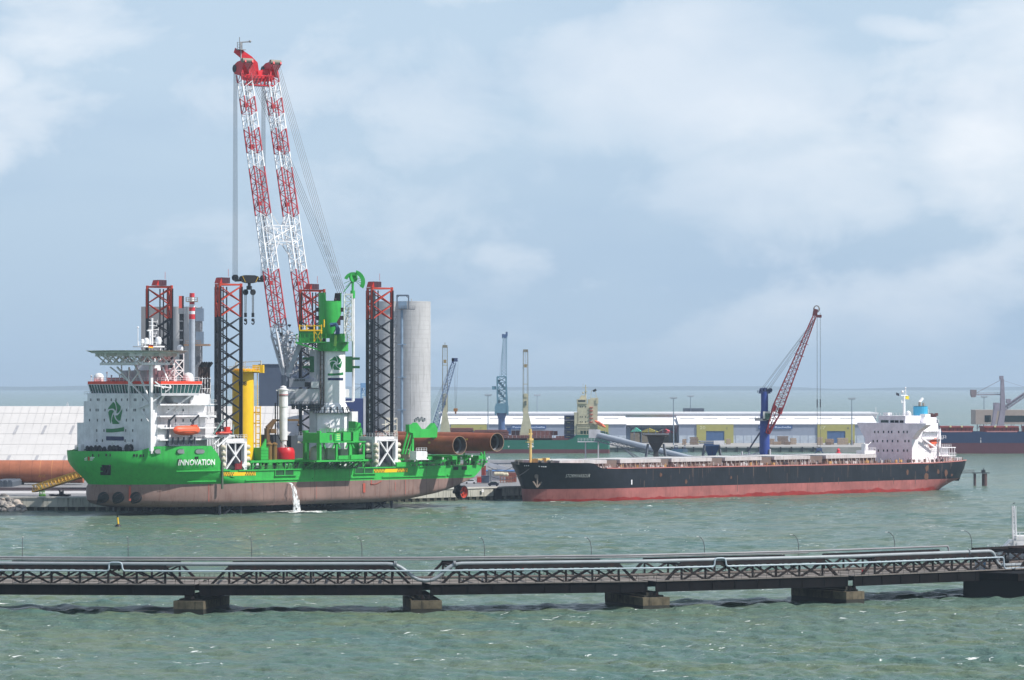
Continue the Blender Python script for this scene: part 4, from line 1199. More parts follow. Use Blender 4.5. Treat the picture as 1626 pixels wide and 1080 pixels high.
    for j, py in enumerate((642.5, 647, 651.5)):
        rect(m0+left*(7.5-j*.6), 10.5-j*1.6, 8-j, Z(py+.9), Z(py), 0, mb)
        a = m0+left*(12.6-j*1.2)+tocam*(4-j*.5); b = m0+left*(2.4)+tocam*(4-j*.5); mb.rail([(a.x, a.y, Z(py)), (b.x, b.y, Z(py))], .9, .06, .8)
    for k in range(14):
        rect(m0+left*(3.4+.7*k)+tocam*rr.uniform(-3, 3.5), .5, .5, Z(650), Z(642), 0, mb)
    part('under_platform', mb, M('slate_platform', (66, 74, 86), .6), P)
    # boom
    d = Vector((-.555, .832, 0)); p_ = Vector((.832, .555, 0))                   # world headings
    R = Matrix.Rotation(-TH, 3, 'Z'); d = R@d; p_ = R@p_
    d.normalize(); p_.normalize()
    ZH = 138.2; foot = m0+d*20.2; foot.z = 40.6
    head = m0+d*47.6; head.z = ZH
    ax = (head-foot).normalized(); B = ax.cross(p_).normalized(); SEP = 10.4
    def bm(t):
        z = 40.6+t*(ZH-40.6)
        # bands of red and white measured on the photograph
        for lo, hi in ((57.5, 74.6), (91.8, 107.3), (112.9, 119.2), (125.8, 131.4), (136.4, 150)):
            if lo <= z <= hi: return 0
        return 1 if z > 57 else 2
    boomobj = None
    for sgn in (-1, 1):
        mb = MB()
        f0 = foot+p_*(sgn*SEP/2); h0 = head+p_*(sgn*SEP/2*.96)
        kn = f0.lerp(h0, .14)
        mb.lattice(f0, kn, p_, B, .8, .8, 4, .3, .16, 4.0, 3.4, m=2)
        L = [0]
        mb.lattice(kn, h0, p_, B, 4.0, 3.3, 33, .17, .085, 3.7, 3.0, mf=lambda t: bm(.14+.86*t))
        # ladder run inside the boom
        mb.bar(kn, h0, .35, .2, m=3)
        for zz in (51, 70.5, 96, 114.5, 128):
            t = (zz-40.6)/(ZH-40.6); q = f0.lerp(h0, t); mb.rbox(tuple(q+left*.6), 1.4, 1.2, 1.3, .3, bm(t) if bm(t) != 1 else 0)
        o = part('boom_column', mb, [boomred, bwhite, M('boom_grey', (190, 192, 198), .5), M('boom_ladder', (120, 122, 130), .6)], P)
    mb = MB()   # cross frame between the columns, and the spread base
    def at(t, s, b=0): q = foot.lerp(head, t)+p_*(s*SEP/2)+B*b; return tuple(q)
    tA, tB = (83.5-40.6)/(ZH-40.6), (88.6-40.6)/(ZH-40.6)
    for b in (-1.4, 1.4):
        for a_, b_ in (((tA, -1), (tA, 1)), ((tB, -1), (tB, 1)), ((tA, -1), (tB, 1)), ((tB, -1), (tA, 1)), ((tA, 0), (tB, 0)), ((tB+.05, -.7), (tB, -.1)), ((tA-.05, .75), (tA, .2)), ((tA-.04, -.7), (tA, -.3)), ((tB+.04, .7), (tB, .3))):
            mb.bar(at(a_[0], a_[1], b), at(b_[0], b_[1], b), .32, m=0)
    part('cross_frame', mb, bwhite, P)
    mb = MB(); rr = random.Random(8)
    for b in (-1.5, 1.5):
        for a_, b_ in (((.0, -1), (.13, 0)), ((.0, 1), (.13, 0)), ((.13, -1), (.13, 1)), ((.09, -1), (.09, 1)), ((.09, -1), (.02, .7)), ((.05, -1), (.11, 1)), ((.02, -1), (.09, .9)), ((.0, -.8), (.05, .8))):
            mb.bar(at(a_[0], a_[1], b), at(b_[0], b_[1], b), .34, m=0)
    for k in range(60):
        t, s_ = rr.uniform(.03, .17), rr.uniform(-1.25, .8); q = at(t, s_, rr.uniform(-1.5, 2)); mb.rbox(q, rr.uniform(.3, 1.0), rr.uniform(.3, .9), rr.uniform(.3, 1.1), rr.uniform(0, 3), rr.choice([0, 1, 2]))
    for k in range(26):
        a_ = at(rr.uniform(0, .15), rr.uniform(-1, .8), rr.uniform(-2, 2)); b_ = at(rr.uniform(0, .16), rr.uniform(-1, .8), rr.uniform(-2, 2)); mb.bar(a_, b_, .14, m=rr.choice([0, 2]))
    for px, py in ((457, 600),):
        pass
    part('boom_base', mb, [lgrey, dgrey, bwhite, M('strut_grey', (168, 172, 184), .5)], P)
    mb = MB(); a_ = m0+left*13.9+tocam*1; q = m0+left*10.0+tocam*1; mb.bar((a_.x, a_.y, Z(598)), (q.x, q.y, Z(546)), 1.7, 1.4); part('boom_strut', mb, M('strut_grey', (168, 172, 184), .5), P)
    mb = MB(); fl = Vector(at(0, -1)); mb.prism([(fl.x-1, fl.y-1), (fl.x+1.2, fl.y-1), (fl.x+1.2, fl.y+1), (fl.x-1, fl.y+1)], 37.4, 41.2, 'z'); g1 = m0+left*14.2+tocam*1; mb.bar((g1.x, g1.y, Z(600)), (fl.x, fl.y, 40), 1.3, 2.0); g2 = m0+left*11+tocam*1; mb.prism([(g1.x-.8, g1.y-.8), (g2.x, g2.y), (g2.x+.8, g2.y+.8), (g1.x, g1.y+1.6)], Z(614), Z(598), 'z')
    fr = Vector(at(0, 1)); mb.bar((fl.x, fl.y, 38.2), (fr.x, fr.y, 38.2), 1.6, 1.6); q = m0+left*3; mb.bar((fl.x, fl.y, 38.6), (q.x, q.y, 38.6), 1.4, 2.0); mb.bar((fr.x, fr.y, 38.6), (q.x, q.y, 38.4), 1.4, 2.0)
    part('boom_foot_frame', mb, M('slate_steel', (96, 104, 120), .5), P)
    # head
    mb = MB()
    for sgn in (-1, 1):
        q = head+p_*(sgn*SEP/2)
        for o in (-1.3, 1.3):
            c_ = q+p_*o+Vector((0, 0, 1.2)); e = d
            def pt(a, b): r_ = c_+e*a; return (r_.x, r_.y, c_.z+b)
            prof = [(3.4, -1.0), (4.4, .4), (4.0, 1.9), (1.6, 2.9), (-3.2, 3.4), (-3.6, 2.4), (-1.4, .6), (-1.6, -2)]
            v1 = [pt(a, b) for a, b in prof]; v2 = [(x+p_.x*.5, y+p_.y*.5, z) for x, y, z in v1]; n_ = len(prof)
            mb.add(v1+v2, [tuple(range(n_)), tuple(range(2*n_-1, n_-1, -1))]+[(k, (k+1) % n_, n_+(k+1) % n_, n_+k) for k in range(n_)], 0)
        c_ = q+Vector((0, 0, 1.2)); a_ = c_+d*3.4+p_*1.4; b_ = c_+d*3.4-p_*1.4; mb.tube((a_.x, a_.y, c_.z+.8), (b_.x, b_.y, c_.z+.8), 1.3, 16, m=2)
        a_ = c_-d*2.6+p_*1.9; b_ = c_-d*2.6-p_*1.9; mb.tube((a_.x, a_.y, c_.z+3.0), (b_.x, b_.y, c_.z+3.0), .75, 14, m=1)
    def hp(s, a, z): q = head+p_*(s*SEP/2)+d*a; return (q.x, q.y, ZH+z)
    for s0, s1, z in ((-1, 1, -.3), (-1, 1, -3.4)):
        for a in (-1.6, 1.6): mb.bar(hp(s0, a, z), hp(s1, a, z), .35, m=0)
    for k in range(8):
        s_ = -1+k/4; mb.bar(hp(s_, -1.6, -3.4), hp(s_+.25, -1.6, -.3), .2, m=0); mb.bar(hp(s_, 1.6, -.3), hp(s_+.25, 1.6, -3.4), .2, m=0); mb.bar(hp(s_, 1.6, -.3), hp(s_, -1.6, -.3), .2, m=0)
    # curved centre horn
    prof = [(-1.6, -2.6), (-1.2, .6), (-.4, 4.0), (2.6, 6.0), (8.5, 8.6), (9.2, 7.2), (5.0, 5.0), (2.6, 3.6), (2.0, 1.0), (1.8, -2.6)]
    for o in (-.9, .9):
        q = head+p_*(o*.9-1.0)
        v1 = [(q.x+(d.x*.45-p_.x*.9)*a*.64, q.y+(d.y*.45-p_.y*.9)*a*.64, ZH+b) for a, b in prof]; n_ = len(prof); v2 = [(x+p_.x*.2+d.x*.7, y+p_.y*.2+d.y*.7, z) for x, y, z in v1]
        mb.add(v1+v2, [tuple(range(n_)), tuple(range(2*n_-1, n_-1, -1))]+[(k, (k+1) % n_, n_+(k+1) % n_, n_+k) for k in range(n_)], 0)
    mb.bar(hp(-1, 0, -1.0), hp(1, 0, -1.0), 1.6, 1.9, m=0); mb.bar(hp(.0, 0, .6), hp(1, 0, 1.6), 1.2, 1.6, m=0)
    for s_ in (-.35, .35): mb.bar(hp(s_, 0, -3.4), hp(s_*2.4, 0, -12), .28, m=3)
    mb.sphere(hp(.1, 2, -2.2), .7, 10, m=3)
    part('boom_head', mb, [M('head_red', (206, 40, 50), .5), M('sheave_khaki', (126, 122, 110), .6), dgrey, bwhite], P)
    mb = MB(); q = head+p_*(-SEP/2*1.0)+d*1.5; zt = ZH
    mb.rail([(q.x-1, q.y-1, zt+8), (q.x+1.2, q.y+1, zt+8)], 2.4, .09, .8, bars=3); mb.rail([(q.x-1, q.y+.6, zt+8), (q.x+1.2, q.y+1, zt+8)], 2.4, .09, .8, bars=3); mb.rbox((q.x, q.y, zt+8), 2.6, 2.0, .2)
    for o in (0, 1): mb.bar((q.x+o, q.y+o, zt+4.5), (q.x+o, q.y+o, zt+8), .3)
    mb.tube((q.x, q.y, zt+10.4), (q.x-left.x*2.8, q.y-left.y*2.8, zt+10.6), .2, 6); mb.sphere((q.x-left.x*2.9, q.y-left.y*2.9, zt+10.7), .45, 8); mb.tube((q.x-.6, q.y, zt+10), (q.x-.6, q.y, zt+12), .15, 6)
    part('head_basket', mb, M('basket_grey', (150, 152, 156), .6), P)
    # luffing ropes from each boom head back to the mast head
    mb = MB()
    for sgn in (-1, 1):
        for k in range(5):
            q = head+p_*(sgn*SEP/2+(k-2)*.62)-d*2.6; e = m0-left*(1.6+k*.62)+tocam*(sgn*1.2); mb.tube((q.x, q.y, ZH+4.4), (e.x, e.y, Z(466)), .055, 4, caps=False)
    part('luffing_rope', mb, rope, P)
    # hoist ropes and the black traverse with its two hooks
    hz = None
    mb = MB(); h1 = head+p_*(-SEP/2)+d*5.2; h2 = head+p_*(SEP/2)+d*5.2
    zb1 = H+(HZ-443)*(sdp(h1.x, h1.y))/F
    mb2 = MB()
    for q in (h1, h2):
        for k in range(6):
            o = left*(-.75+.3*k) + tocam*(.2*(k % 2)); mb.tube((q.x+o.x*.7, q.y+o.y*.7, ZH+1), (q.x+o.x, q.y+o.y, zb1+1), .05, 4, caps=False)
    part('hoist_rope', mb, rope, P)
    a, b = h1.copy(), h2.copy(); dirb = (b-a); dirb.z = 0; Lb = dirb.length; dirb.normalize(); nb = Vector((-dirb.y, dirb.x, 0))
    def tp(s, z, o): q = a+dirb*(s*Lb)+nb*o; return (q.x, q.y, zb1+z)
    prof = [(.16, .2), (.2, .9), (.34, 1.3), (.66, 1.3), (.80, .9), (.84, .2), (.72, -1.0), (.6, -1.3), (.4, -1.3), (.28, -1.0)]
    n_ = len(prof); mb2.add([tp(s, z, -.7) for s, z in prof]+[tp(s, z, .7) for s, z in prof], [tuple(range(n_)), tuple(range(2*n_-1, n_-1, -1))]+[(k, (k+1) % n_, n_+(k+1) % n_, n_+k) for k in range(n_)], 0)
    for s0, s1 in ((0, .18), (.82, 1)): mb2.bar(tp(s0, -.5, 0), tp(s1, -.4, 0), 1.0, .8, m=0)
    for s_ in (0, 1):
        for o in (-.45, .45): q = a+dirb*(s_*Lb)+nb*o; mb2.rev([(1.0, -.2), (1.0, .2)], (q.x, q.y, zb1+.4), 14, m=0, axis='y')
    for s_ in (.27, .73):
        sg = 1 if s_ < .5 else -1; mb2.bar(tp(s_-.05*sg, .9, .75), tp(s_+.05*sg, -1.0, .75), .3, .1, m=1); mb2.bar(tp(s_-.05*sg, .9, -.75), tp(s_+.05*sg, -1.0, -.75), .3, .1, m=1)
    mb2.bar(tp(0, .6, .6), tp(.02, 1.2, .6), .4, m=1)
    trav = part('hook_traverse', mb2, [black, yellow], P)
    mb = MB(); q = a+dirb*(Lb*.5)
    mb.tube((q.x, q.y, zb1-1.2), (q.x, q.y, zb1-3), .5, 10); mb.rbox((q.x, q.y, zb1-2.8), 2.6, 1.4, 1.2, TH)
    for s_ in (-1, 1):
        e = q+left*(1.2*s_)
        mb.rev([(.95, -.3), (.95, .3)], (e.x, e.y, zb1-4.2), 14, axis='y')
        for o in (-.28, .28): mb.tube((e.x+o, e.y, zb1-4.6), (e.x+o*.8, e.y, zb1-11.2), .13, 6, m=1)
        mb.rbox((e.x, e.y, zb1-11.6), .9, .8, 1.4, TH); mb.sphere((e.x, e.y, zb1-13.2), .55, 8)
        mb.path([(e.x+.5*cos(t), e.y, zb1-13.9+.7*sin(t)) for t in [pi*.4-k*.5 for k in range(9)]], .22, 6)
    part('ramshorn_hook', mb, [black, M('sling_grey', (90, 88, 84), .7)], P)
mast_crane()

# ---------------------------------------------------------------- things carried by the ship
def transition_piece():
    X, Y = sx(386, -9), -9.0; zb = 15.65; Z = lambda py: sz(py, X, Y)
    R = Root('foundation_piece', 'tall bright yellow tubular tower marked F08 on the green ship deck beside a leg', 'foundation', (X, Y, zb), 'S')
    r = 3.25
    mb = MB(); mb.rev([(r, 0), (r, Z(587)-zb), (r+.25, Z(587)-zb), (r+.25, Z(586)-zb), (r-.5, Z(585.5)-zb)], (X, Y, zb), 32); tb = part('tube', mb, yellow, R, smooth=True)
    tocam = Vector((-st, -ct, 0)); left = Vector((-ct, st, 0))
    def wrap(u, v):
        s = (.1+u*2.2-1.6)/r; q = Vector((X, Y, 0))+tocam*(r+.04)*cos(s)-left*(r+.04)*sin(s); return (q.x, q.y, Z(612)+v*1.7)
    part('number_lettering', text_mb('F08', lambda u, v: wrap(u*1.1+.2, v), 1, .02), black, (tb, R))
    mb = MB()
    c = Vector((X, Y, 0))
    zt = Z(587)
    mb.rev([(r+2.1, zt-.6-0), (r+2.1, zt-.35)], (X, Y, 0), 20, m=0)
    q = c-left*4.6; mb.rbox((q.x, q.y, zt+.2), 2.6, 3.2, 2.4, TH, 0)
    part('work_platform', mb, yellow, R)
    mb = MB(); n = 18
    for k in range(n):
        t, t2 = 2*pi*k/n, 2*pi*(k+1)/n; a = (X+5.2*cos(t), Y+5.2*sin(t)); b = (X+5.2*cos(t2), Y+5.2*sin(t2))
        for h in (.6, 1.2): mb.bar((*a, zt-.3+h), (*b, zt-.3+h), .07)
        mb.bar((*a, zt-.4), (*a, zt+.9), .08)
    q1 = c-left*5.4; mb.bar((q1.x, q1.y, zt), (q1.x, q1.y, Z(573)), .3); q2 = c+left*2; mb.bar((q1.x, q1.y, Z(573.5)), (q2.x, q2.y, Z(576)), .25)
    rr = random.Random(2)
    for k in range(14):
        a = Vector((X, Y, 0))+left*rr.uniform(-3, 3)+tocam*rr.uniform(-2, 2); mb.bar((a.x, a.y, zt), (a.x+rr.uniform(-1, 1), a.y, zt+rr.uniform(.8, 2.6)), .15)
    part('platform_railing', mb, M('galvanised', (170, 172, 172), .5), R)
    mb = MB(); a = c-left*3.9+tocam*.5; b = c-left*5.2+tocam*.5
    for p in (a, b): mb.tube((p.x, p.y, zb), (p.x, p.y, Z(645)), .22, 8)
    for k in range(9): z = zb+.4+k*1.9; mb.bar((a.x, a.y, z), (b.x, b.y, z), .25)
    for k in range(30): z = zb+.4+k*.75; m_ = (a+b)/2; mb.bar((m_.x-.3, m_.y, z), (m_.x+.3, m_.y, z), .07)
    for z in (zb+5, zb+11, Z(655)): e = c-left*3.2; mb.bar((e.x, e.y, z), (b.x, b.y, z), .35)
    mb.tube((a.x+.5, a.y, Z(645)), (a.x+.5, a.y, zt), .12, 6)
    part('boat_ladder', mb, yellow, R)
transition_piece()
def pile_hammer():
    X, Y = sx(450, -9), -9.0; Z = lambda py: sz(py, X, Y); zb = 15.65
    R = Root('pile_hammer', 'slim white cylinder standing upright on a red drum on the green ship deck', 'hammer', (X, Y, zb), 'S')
    mb = MB(); h = Z(711)-zb
    mb.rev([(3.0, 0), (3.05, h*.45), (2.95, h*.75), (2.4, h), (1.3, h+.1)], (X+.7, Y, zb), 28); part('red_drum', mb, M('drum_red', (196, 26, 36), .4), R, smooth=True)
    mb = MB(); mb.rev([(1.0, h), (1.0, Z(700)-zb), (1.25, Z(699)-zb), (1.25, Z(647)-zb), (1.4, Z(646)-zb), (1.4, Z(620)-zb), (1.55, Z(620)-zb), (1.55, Z(618)-zb), (.9, Z(617)-zb), (.9, Z(614)-zb), (.2, Z(612.5)-zb)], (X, Y, zb), 20, m=0)
    tocam = Vector((-st, -ct, 0)); left = Vector((-ct, st, 0))
    for k, py in enumerate((627.5, 629.3)): mb.rev([(1.43, 0), (1.43, .22)], (X, Y, Z(py)), 20, m=1+k)
    e = Vector((X, Y, 0)); a, b = e+left*2.2, e-left*3.4; mb.bar((a.x, a.y, Z(620)), (b.x, b.y, Z(620)), .35)
    part('hammer_body', mb, [white, M('stripe_red', (170, 50, 50), .5), black], R, smooth=True)
    mb = MB(); q = e+left*1.7+tocam*.8
    mb.path([(q.x, q.y, Z(622)), (q.x, q.y, Z(660)), (q.x+.1, q.y, Z(690)), (q.x-left.x*1.2, q.y-left.y*1.2, Z(703)), (q.x-left.x*3.4, q.y-left.y*3.4, Z(711)), (q.x-left.x*4.6, q.y-left.y*4.6, Z(720))], .16, 6)
    q = e+left*2.4+tocam*.3; mb.bar((q.x, q.y, Z(715)), (q.x, q.y, Z(640)), .3)
    part('hose', mb, black, R)
pile_hammer()
brown = M('rusty_pile', (128, 68, 42), .75, var=.16, scale=.25, bump=.1)
def monopile(name, lab, X, z, y0, y1, R):
    th = Root(name, lab, 'steel pile', (X, y0, z-R), 'S', 'rust brown piles laid across the stern deck')
    mb = MB(); n = 40; ri = R-.16
    rings = [(R, y0), (R, y1)]; N_ = 18
    ys = [y0+(y1-y0)*k/N_ for k in range(N_+1)]
    mb.grid([[(X+R*cos(2*pi*k/n), y, z+R*sin(2*pi*k/n)) for k in range(n+1)] for y in ys], m=0)
    mb.grid([[(X+ri*cos(2*pi*k/n), y, z+ri*sin(2*pi*k/n)) for k in range(n+1)] for y in (y1, y0)], m=1)
    mb.grid([[(X+r*cos(2*pi*k/n), y0, z+r*sin(2*pi*k/n)) for k in range(n+1)] for r in (R, ri)], m=2)
    part('shell', mb, [brown, M('pile_inside', (92, 84, 80), .8), M('bevelled_rim', (150, 120, 96), .6)], th, smooth=True)
    mb = MB()
    for k in range(1, 8): mb.rev([(R+.012, 0), (R+.012, .07)], (X, y0+k*4.1, z), 40, axis='y', caps=False)
    part('weld_seam', mb, M('seam_brown', (98, 52, 34), .8), th)
    mb = MB(); mb.rev([(ri-.05, 2.2), (ri-.5, 2.2), (ri-.5, 2.7), (ri-.05, 2.7)], (X, y0, z), 36, axis='y', caps=False); part('inner_flange', mb, M('flange_grey', (120, 124, 128), .6), th)
    mb = MB(); a = radians(215); mb.rbox((X+(R+.03)*cos(a)*.97, y0+12, z+(R+.03)*sin(a)*-.35+R*.1), .1, .9, .5); 
    mb = MB(); aa = radians(190-25)
    mb.rbox((X+(R+.02)*cos(aa), y0+11, z+(R+.02)*sin(aa)), .12, 1.0, .55, 0, 0, 0, -(aa-pi)); part('yellow_tag', mb, M('tag_yellow', (190, 160, 70), .6), th)
monopile('monopile', 'nearer and lower of the two rust brown steel piles lying across the green ship stern', 82.9, 19.5, -31, 14, 2.9)
monopile('monopile', 'farther of the two rust brown piles on the green ship stern, reaching farthest right', 94.4, 20.4, -35.5, 22, 2.9)

def lifeboat(name, lab, X, Y, z, L, frame='S', rx=0, group=None, ry=0, hk=1.35):
    th = Root(name, lab, 'lifeboat', (X, Y, z), frame, group)
    mb = MB(); n = 18; rows = []
    for k in range(n+1):
        u = -1+2*k/n; w = (1-abs(u)**2.6)**.55 if abs(u) < 1 else 0.0; w = max(.03, w)
        ring = []
        for j in range(17):
            t = 2*pi*j/16; cy_, cz = cos(t), sin(t)*hk
            zz = cz*(1.15 if cz > 0 else .95)*w**.6+(.25*u*u); ring.append((X+u*L/2+sin(ry)*0, Y+cy_*1.35*w, z+1.1+zz+u*L/2*math.tan(ry)))
        rows.append(ring)
    mb.grid(rows, mfun=lambda i, k: 0)
    orange = M('lifeboat_orange', (226, 92, 56), .45, var=.06)
    part('boat_hull', mb, orange, th, smooth=True)
    mb = MB(); mb.rbox((X+L*.28, Y, z+2.5+L*.28*math.tan(ry)), 1.6, 1.3, .8); part('conning_hatch', mb, orange, th)
    mb = MB(); mb.bar((X-L*.45, Y-1.38, z+1.1-L*.45*math.tan(ry)), (X+L*.45, Y-1.38, z+1.1+L*.45*math.tan(ry)), .12); part('grab_line', mb, M('rope_pale', (190, 120, 90), .7), th)
Xl = sx(295.5, -21)
lifeboat('lifeboat', 'large closed orange lifeboat hanging on the white side of the green ship deckhouse', Xl, -21.3, sz(690.5, Xl, -21), 9.6)
mb = MB()
for o in (-5.0, 3.6):
    x = Xl+o; z0 = sz(692, x, -21); mb.bar((x, -18.5, z0-3), (x, -19.5, z0+4.2), .55); mb.bar((x, -19.5, z0+4.2), (x+.9, -21.3, z0+6.0), .45); mb.bar((x+.9, -21.3, z0+6), (x+.9, -21.3, z0+3), .1)
mb.box(Xl-5.5, Xl+5, -20.2, -18, sz(708, Xl, -20), sz(706, Xl, -20))
for k in range(5): mb.bar((Xl-4+k*2, -20, sz(707, Xl, -20)), (Xl-4+k*2, -20, sz(694, Xl, -20)), .35)
part('davit', mb, M('davit_grey', (70, 78, 88), .5), ship)
def rescue_boat():
    X = sx(357, -20.8); z = sz(690.5, X, -21); th = Root('rescue_boat', 'small open red and orange rescue boat in front of the forward lattice leg', 'boat', (X, -20.8, z), 'S')
    mb = MB(); L = 5.2; rows = []
    for k in range(13):
        u = -1+2*k/12; w = max(.05, (1-max(0, u)**3)*(1 if u > -1 else .8)); rows.append([(X+u*L/2, -20.8+c*w*1.0, z+.45+s_*.45+max(0, u)*.3) for c, s_ in ((-1, .7), (-1.15, .2), (-.7, -.6), (0, -.9), (.7, -.6), (1.15, .2), (1, .7))])
    mb.grid(rows); part('boat_hull', mb, M('rescue_orange', (214, 66, 44), .5), th, smooth=True)
    mb = MB(); mb.rbox((X+.9, -20.8, z+1.6), 1.5, 1.2, 1.5); mb.rbox((X-1, -20.8, z+.85), 2.2, 1.6, .2); part('console', mb, M('console_red', (206, 52, 40), .5), th)
    mb = MB(); mb.bar((X-4.2, -20.9, z+.3), (X-.6, -20.9, z+4.4), .55, .3); mb.bar((X+3.2, -20.5, z-1), (X+3.4, -20.6, z+3), .3); part('boat_davit', mb, M('davit_green_grey', (120, 142, 138), .5), ship)
rescue_boat()
def flag(mbase, name, lab, pole, h, cols, frame='S', w=1.6):
    X, Y, z = pole; mb = MB(); n = 8
    for j, c in enumerate(cols):
        rows = [[(X+(k/n)*w, Y+.12*sin(k*1.3), z+h-(j+e)*.32-.10*(k/n)) for k in range(n+1)] for e in (0, 1)]
        mb.grid(rows, m=j)
    return mb
a = SP(236, 546, -2.2)
mb = flag(None, 'flag', '', (a[0], a[1], a[2]-1.2), 1.0, [0, 1, 2])
solo('flag', 'small black red and gold flag below the radar mast of the green ship', 'flag', mb, [black, red, yellow], a, 'S')
# ================================================================ black and red bulk carrier, same berth frame
def bulk_carrier():
    YC = 3.0; BW = 15.5
    R = Root('bulk_carrier', 'long black and dark red bulk carrier with white deckhouse at its stern', 'ship', (145, YC, 0), 'S')
    blk = M('hull_black', (26, 30, 38), .55, var=.3, scale=.2, streak=.35, dirt=(48, 52, 58), spec=.25)
    redp = M('hull_red', (152, 90, 86), .65, var=.2, scale=.18, streak=.6, dirt=(122, 66, 60))
    redw = M('hull_red_wet', (140, 40, 36), .4, var=.2, scale=.3)
    deckm = M('deck_oxide', (150, 78, 70), .7)
    def xs(z): return lerpt([(-1, 141.8), (1.5, 141.4), (4, 141.6), (7, 140.6), (10, 139.2), (13, 137.8)], z)
    def xe(z): return lerpt([(0, 178), (13, 162)], z)
    def ba(X, z):   # stern
        x0 = lerpt([(0, 317), (4, 325), (10, 337)], z); x1 = lerpt([(0, 343), (4, 348), (8, 349.8), (11, 350)], z)
        t = (X-x0)/(x1-x0)
        if t <= 0: return BW
        w = lerpt([(0, .12), (4, .6), (8, .75), (11, .8)], z)
        return BW*(w+(1-w)*max(0, 1-t**2.2)**.6) if t < 1 else BW*w
    def hb(X, z):
        t = (xe(z)-X)/(xe(z)-xs(z)); p = lerpt([(0, 1.75), (13, 2.1)], z)
        if t <= 0: return ba(X, z)
        return BW*max(0, 1-min(1, t)**p)**(1/1.5)
    def ztop(X): return lerpt([(136, 12.9), (158, 12.6), (161, 10.8), (170, 10.55), (322, 9.9), (328, 9.9), (351, 10.6)], X)
    lv = [-1.5, .2, 1.2, 2.4, 3.4, 4.1, 4.1, 6, 8, 9.2, 10.2]
    mb = MB(); N1 = 20
    for sgn in (-1, 1):
        rows = []
        for i, z0 in enumerate(lv+[99]):
            row = []
            for k in range(N1+46):
                zz = min(z0, 12.9)
                if k < N1: t = sin(pi/2*(1-k/N1)); X = xe(zz)-t*(xe(zz)-xs(zz)); p = lerpt([(0, 1.75), (13, 2.1)], zz); b = BW*max(0, 1-t**p)**(1/1.5)
                else: X = xe(zz)+(350-xe(zz))*(k-N1)/45; b = hb(X, zz)
                z = ztop(X) if z0 == 99 else min(z0, ztop(X))
                if X > 332 and z0 < 3.0: z = max(z, lerpt([(332, -1.5), (343, 1.2), (350, 2.9)], X))
                row.append((X, YC+sgn*b, z))
            rows.append(row)
        mb.grid(rows, mfun=lambda i, k: 2 if i < 1 else (1 if i < 5 else 0))
    mb.grid([[(X, YC+s*hb(X, 11)*.98, ztop(X)-.5) for X in [137, 139, 142, 146, 150, 154, 158]] for s in (-1, 1)], m=3)
    mb.grid([[(X, YC+s*hb(X, 10)*.98, ztop(X)-.1) for X in [162+k*5 for k in range(38)]+[350]] for s in (-1, 1)], m=3)
    mb.add([(350, YC-12.4, 10.6), (350, YC+12.4, 10.6), (350, YC+9, 3), (350, YC-9, 3)], [(0, 1, 2, 3)], 0)
    hull = part('hull', mb, [blk, redp, redw, deckm], R, smooth=True)
    P = (hull, R)
    def XH(px, z):
        lo, hi = 138, 349
        for _ in range(40):
            m = (lo+hi)/2; q = to_world((m, YC-hb(m, z), 0))
            if CX+F*q[0]/q[1] < px: lo = m
            else: hi = m
        return lo
    # ragged wet band above the waterline
    mb = MB(); rr = random.Random(9); n = 150; top = []; h = .8
    for k in range(n+1):
        X = 143+k*(332-143)/n; h += rr.uniform(-.34, .34); h = max(.5, min(2.3, h)); top.append((X, h+.15))
    mb.grid([[(X, YC-hb(X, 0.2)-.14, .0) for X, h in top], [(X, YC-hb(X, h)-.14, h) for X, h in top]]); part('wet_band', mb, redw, P)
    mb = MB(); x0, x1 = XH(898, 8.4), XH(936.5, 8.4)
    part('name_lettering', text_mb('STORMHARBOUR', lambda u, v: (x0+(x1-x0)*u, YC-hb(x0+(x1-x0)*u, 7.9+v*1.6)-.14, 7.9+v*1.6), 1, -.012), M('lettering_dull', (225, 225, 222), .6), P)
    mb = MB()
    for p, py in ((833, 739.5), (836, 739.5), (839, 739.5), (856, 740.5), (860, 740.8), (863, 741), (866, 741)):
        X = XH(p, 11.4); mb.rbox((X, YC-hb(X, 11.5)-.12, sz(py, X, YC-hb(X, 11.5))), .55, .2, .35)
    X = sx(1002, YC-BW); mb.box(X, X+.5, YC-BW-.08, YC-BW, 5.2, 6.8)
    part('draught_mark', mb, white, P)
    mb = MB(); X = XH(851, 8.5); Y = YC-hb(X, 8.5)-.25; z = sz(763, X, Y)
    mb.bar((X, Y-.2, z-2.2), (X+.3, Y-.2, z+2.0), .4); mb.bar((X, Y-.25, z-2.2), (X-1.6, Y-.1, z-.3), .45); mb.bar((X, Y-.25, z-2.2), (X+1.8, Y-.4, z-.5), .45); mb.rev([(.05, 0), (.8, 0), (.8, .5)], (X+.2, Y-.1, z+1.4), 10, axis='y')
    part('anchor', mb, M('anchor_grey', (120, 108, 100), .7), P)
    mb = MB()
    for k in range(60):
        mb.mark(); X = rr.uniform(175, 344); h = rr.uniform(1.2, 4.5); z1 = ztop(X)-.1 if rr.random() < .7 else rr.uniform(5, 8); w = rr.uniform(.05, .22)
        Y = YC-hb(X, 9)-.04; mb.add([(X, Y, z1-h), (X+w, Y, z1-h), (X+w*1.4, Y, z1), (X, Y, z1)], [(0, 1, 2, 3)])
    parts('rust_streak', mb, M('pale_streak', (88, 74, 68), .8), P)
    mb = MB()
    for k in range(9):
        mb.mark(); X = rr.choice([rr.uniform(308, 340), rr.uniform(170, 240)]); w = rr.uniform(.5, 1.4); z = rr.uniform(5, 8.5); Y = YC-hb(X, 8)-.05; n_ = 9
        mb.add([(X+w*cos(2*pi*j/n_)*rr.uniform(.5, 1), Y, z+w*1.3*sin(2*pi*j/n_)*rr.uniform(.5, 1)) for j in range(n_)], [tuple(range(n_))])
    parts('worn_patch', mb, M('worn_brown', (96, 66, 52), .8), P)
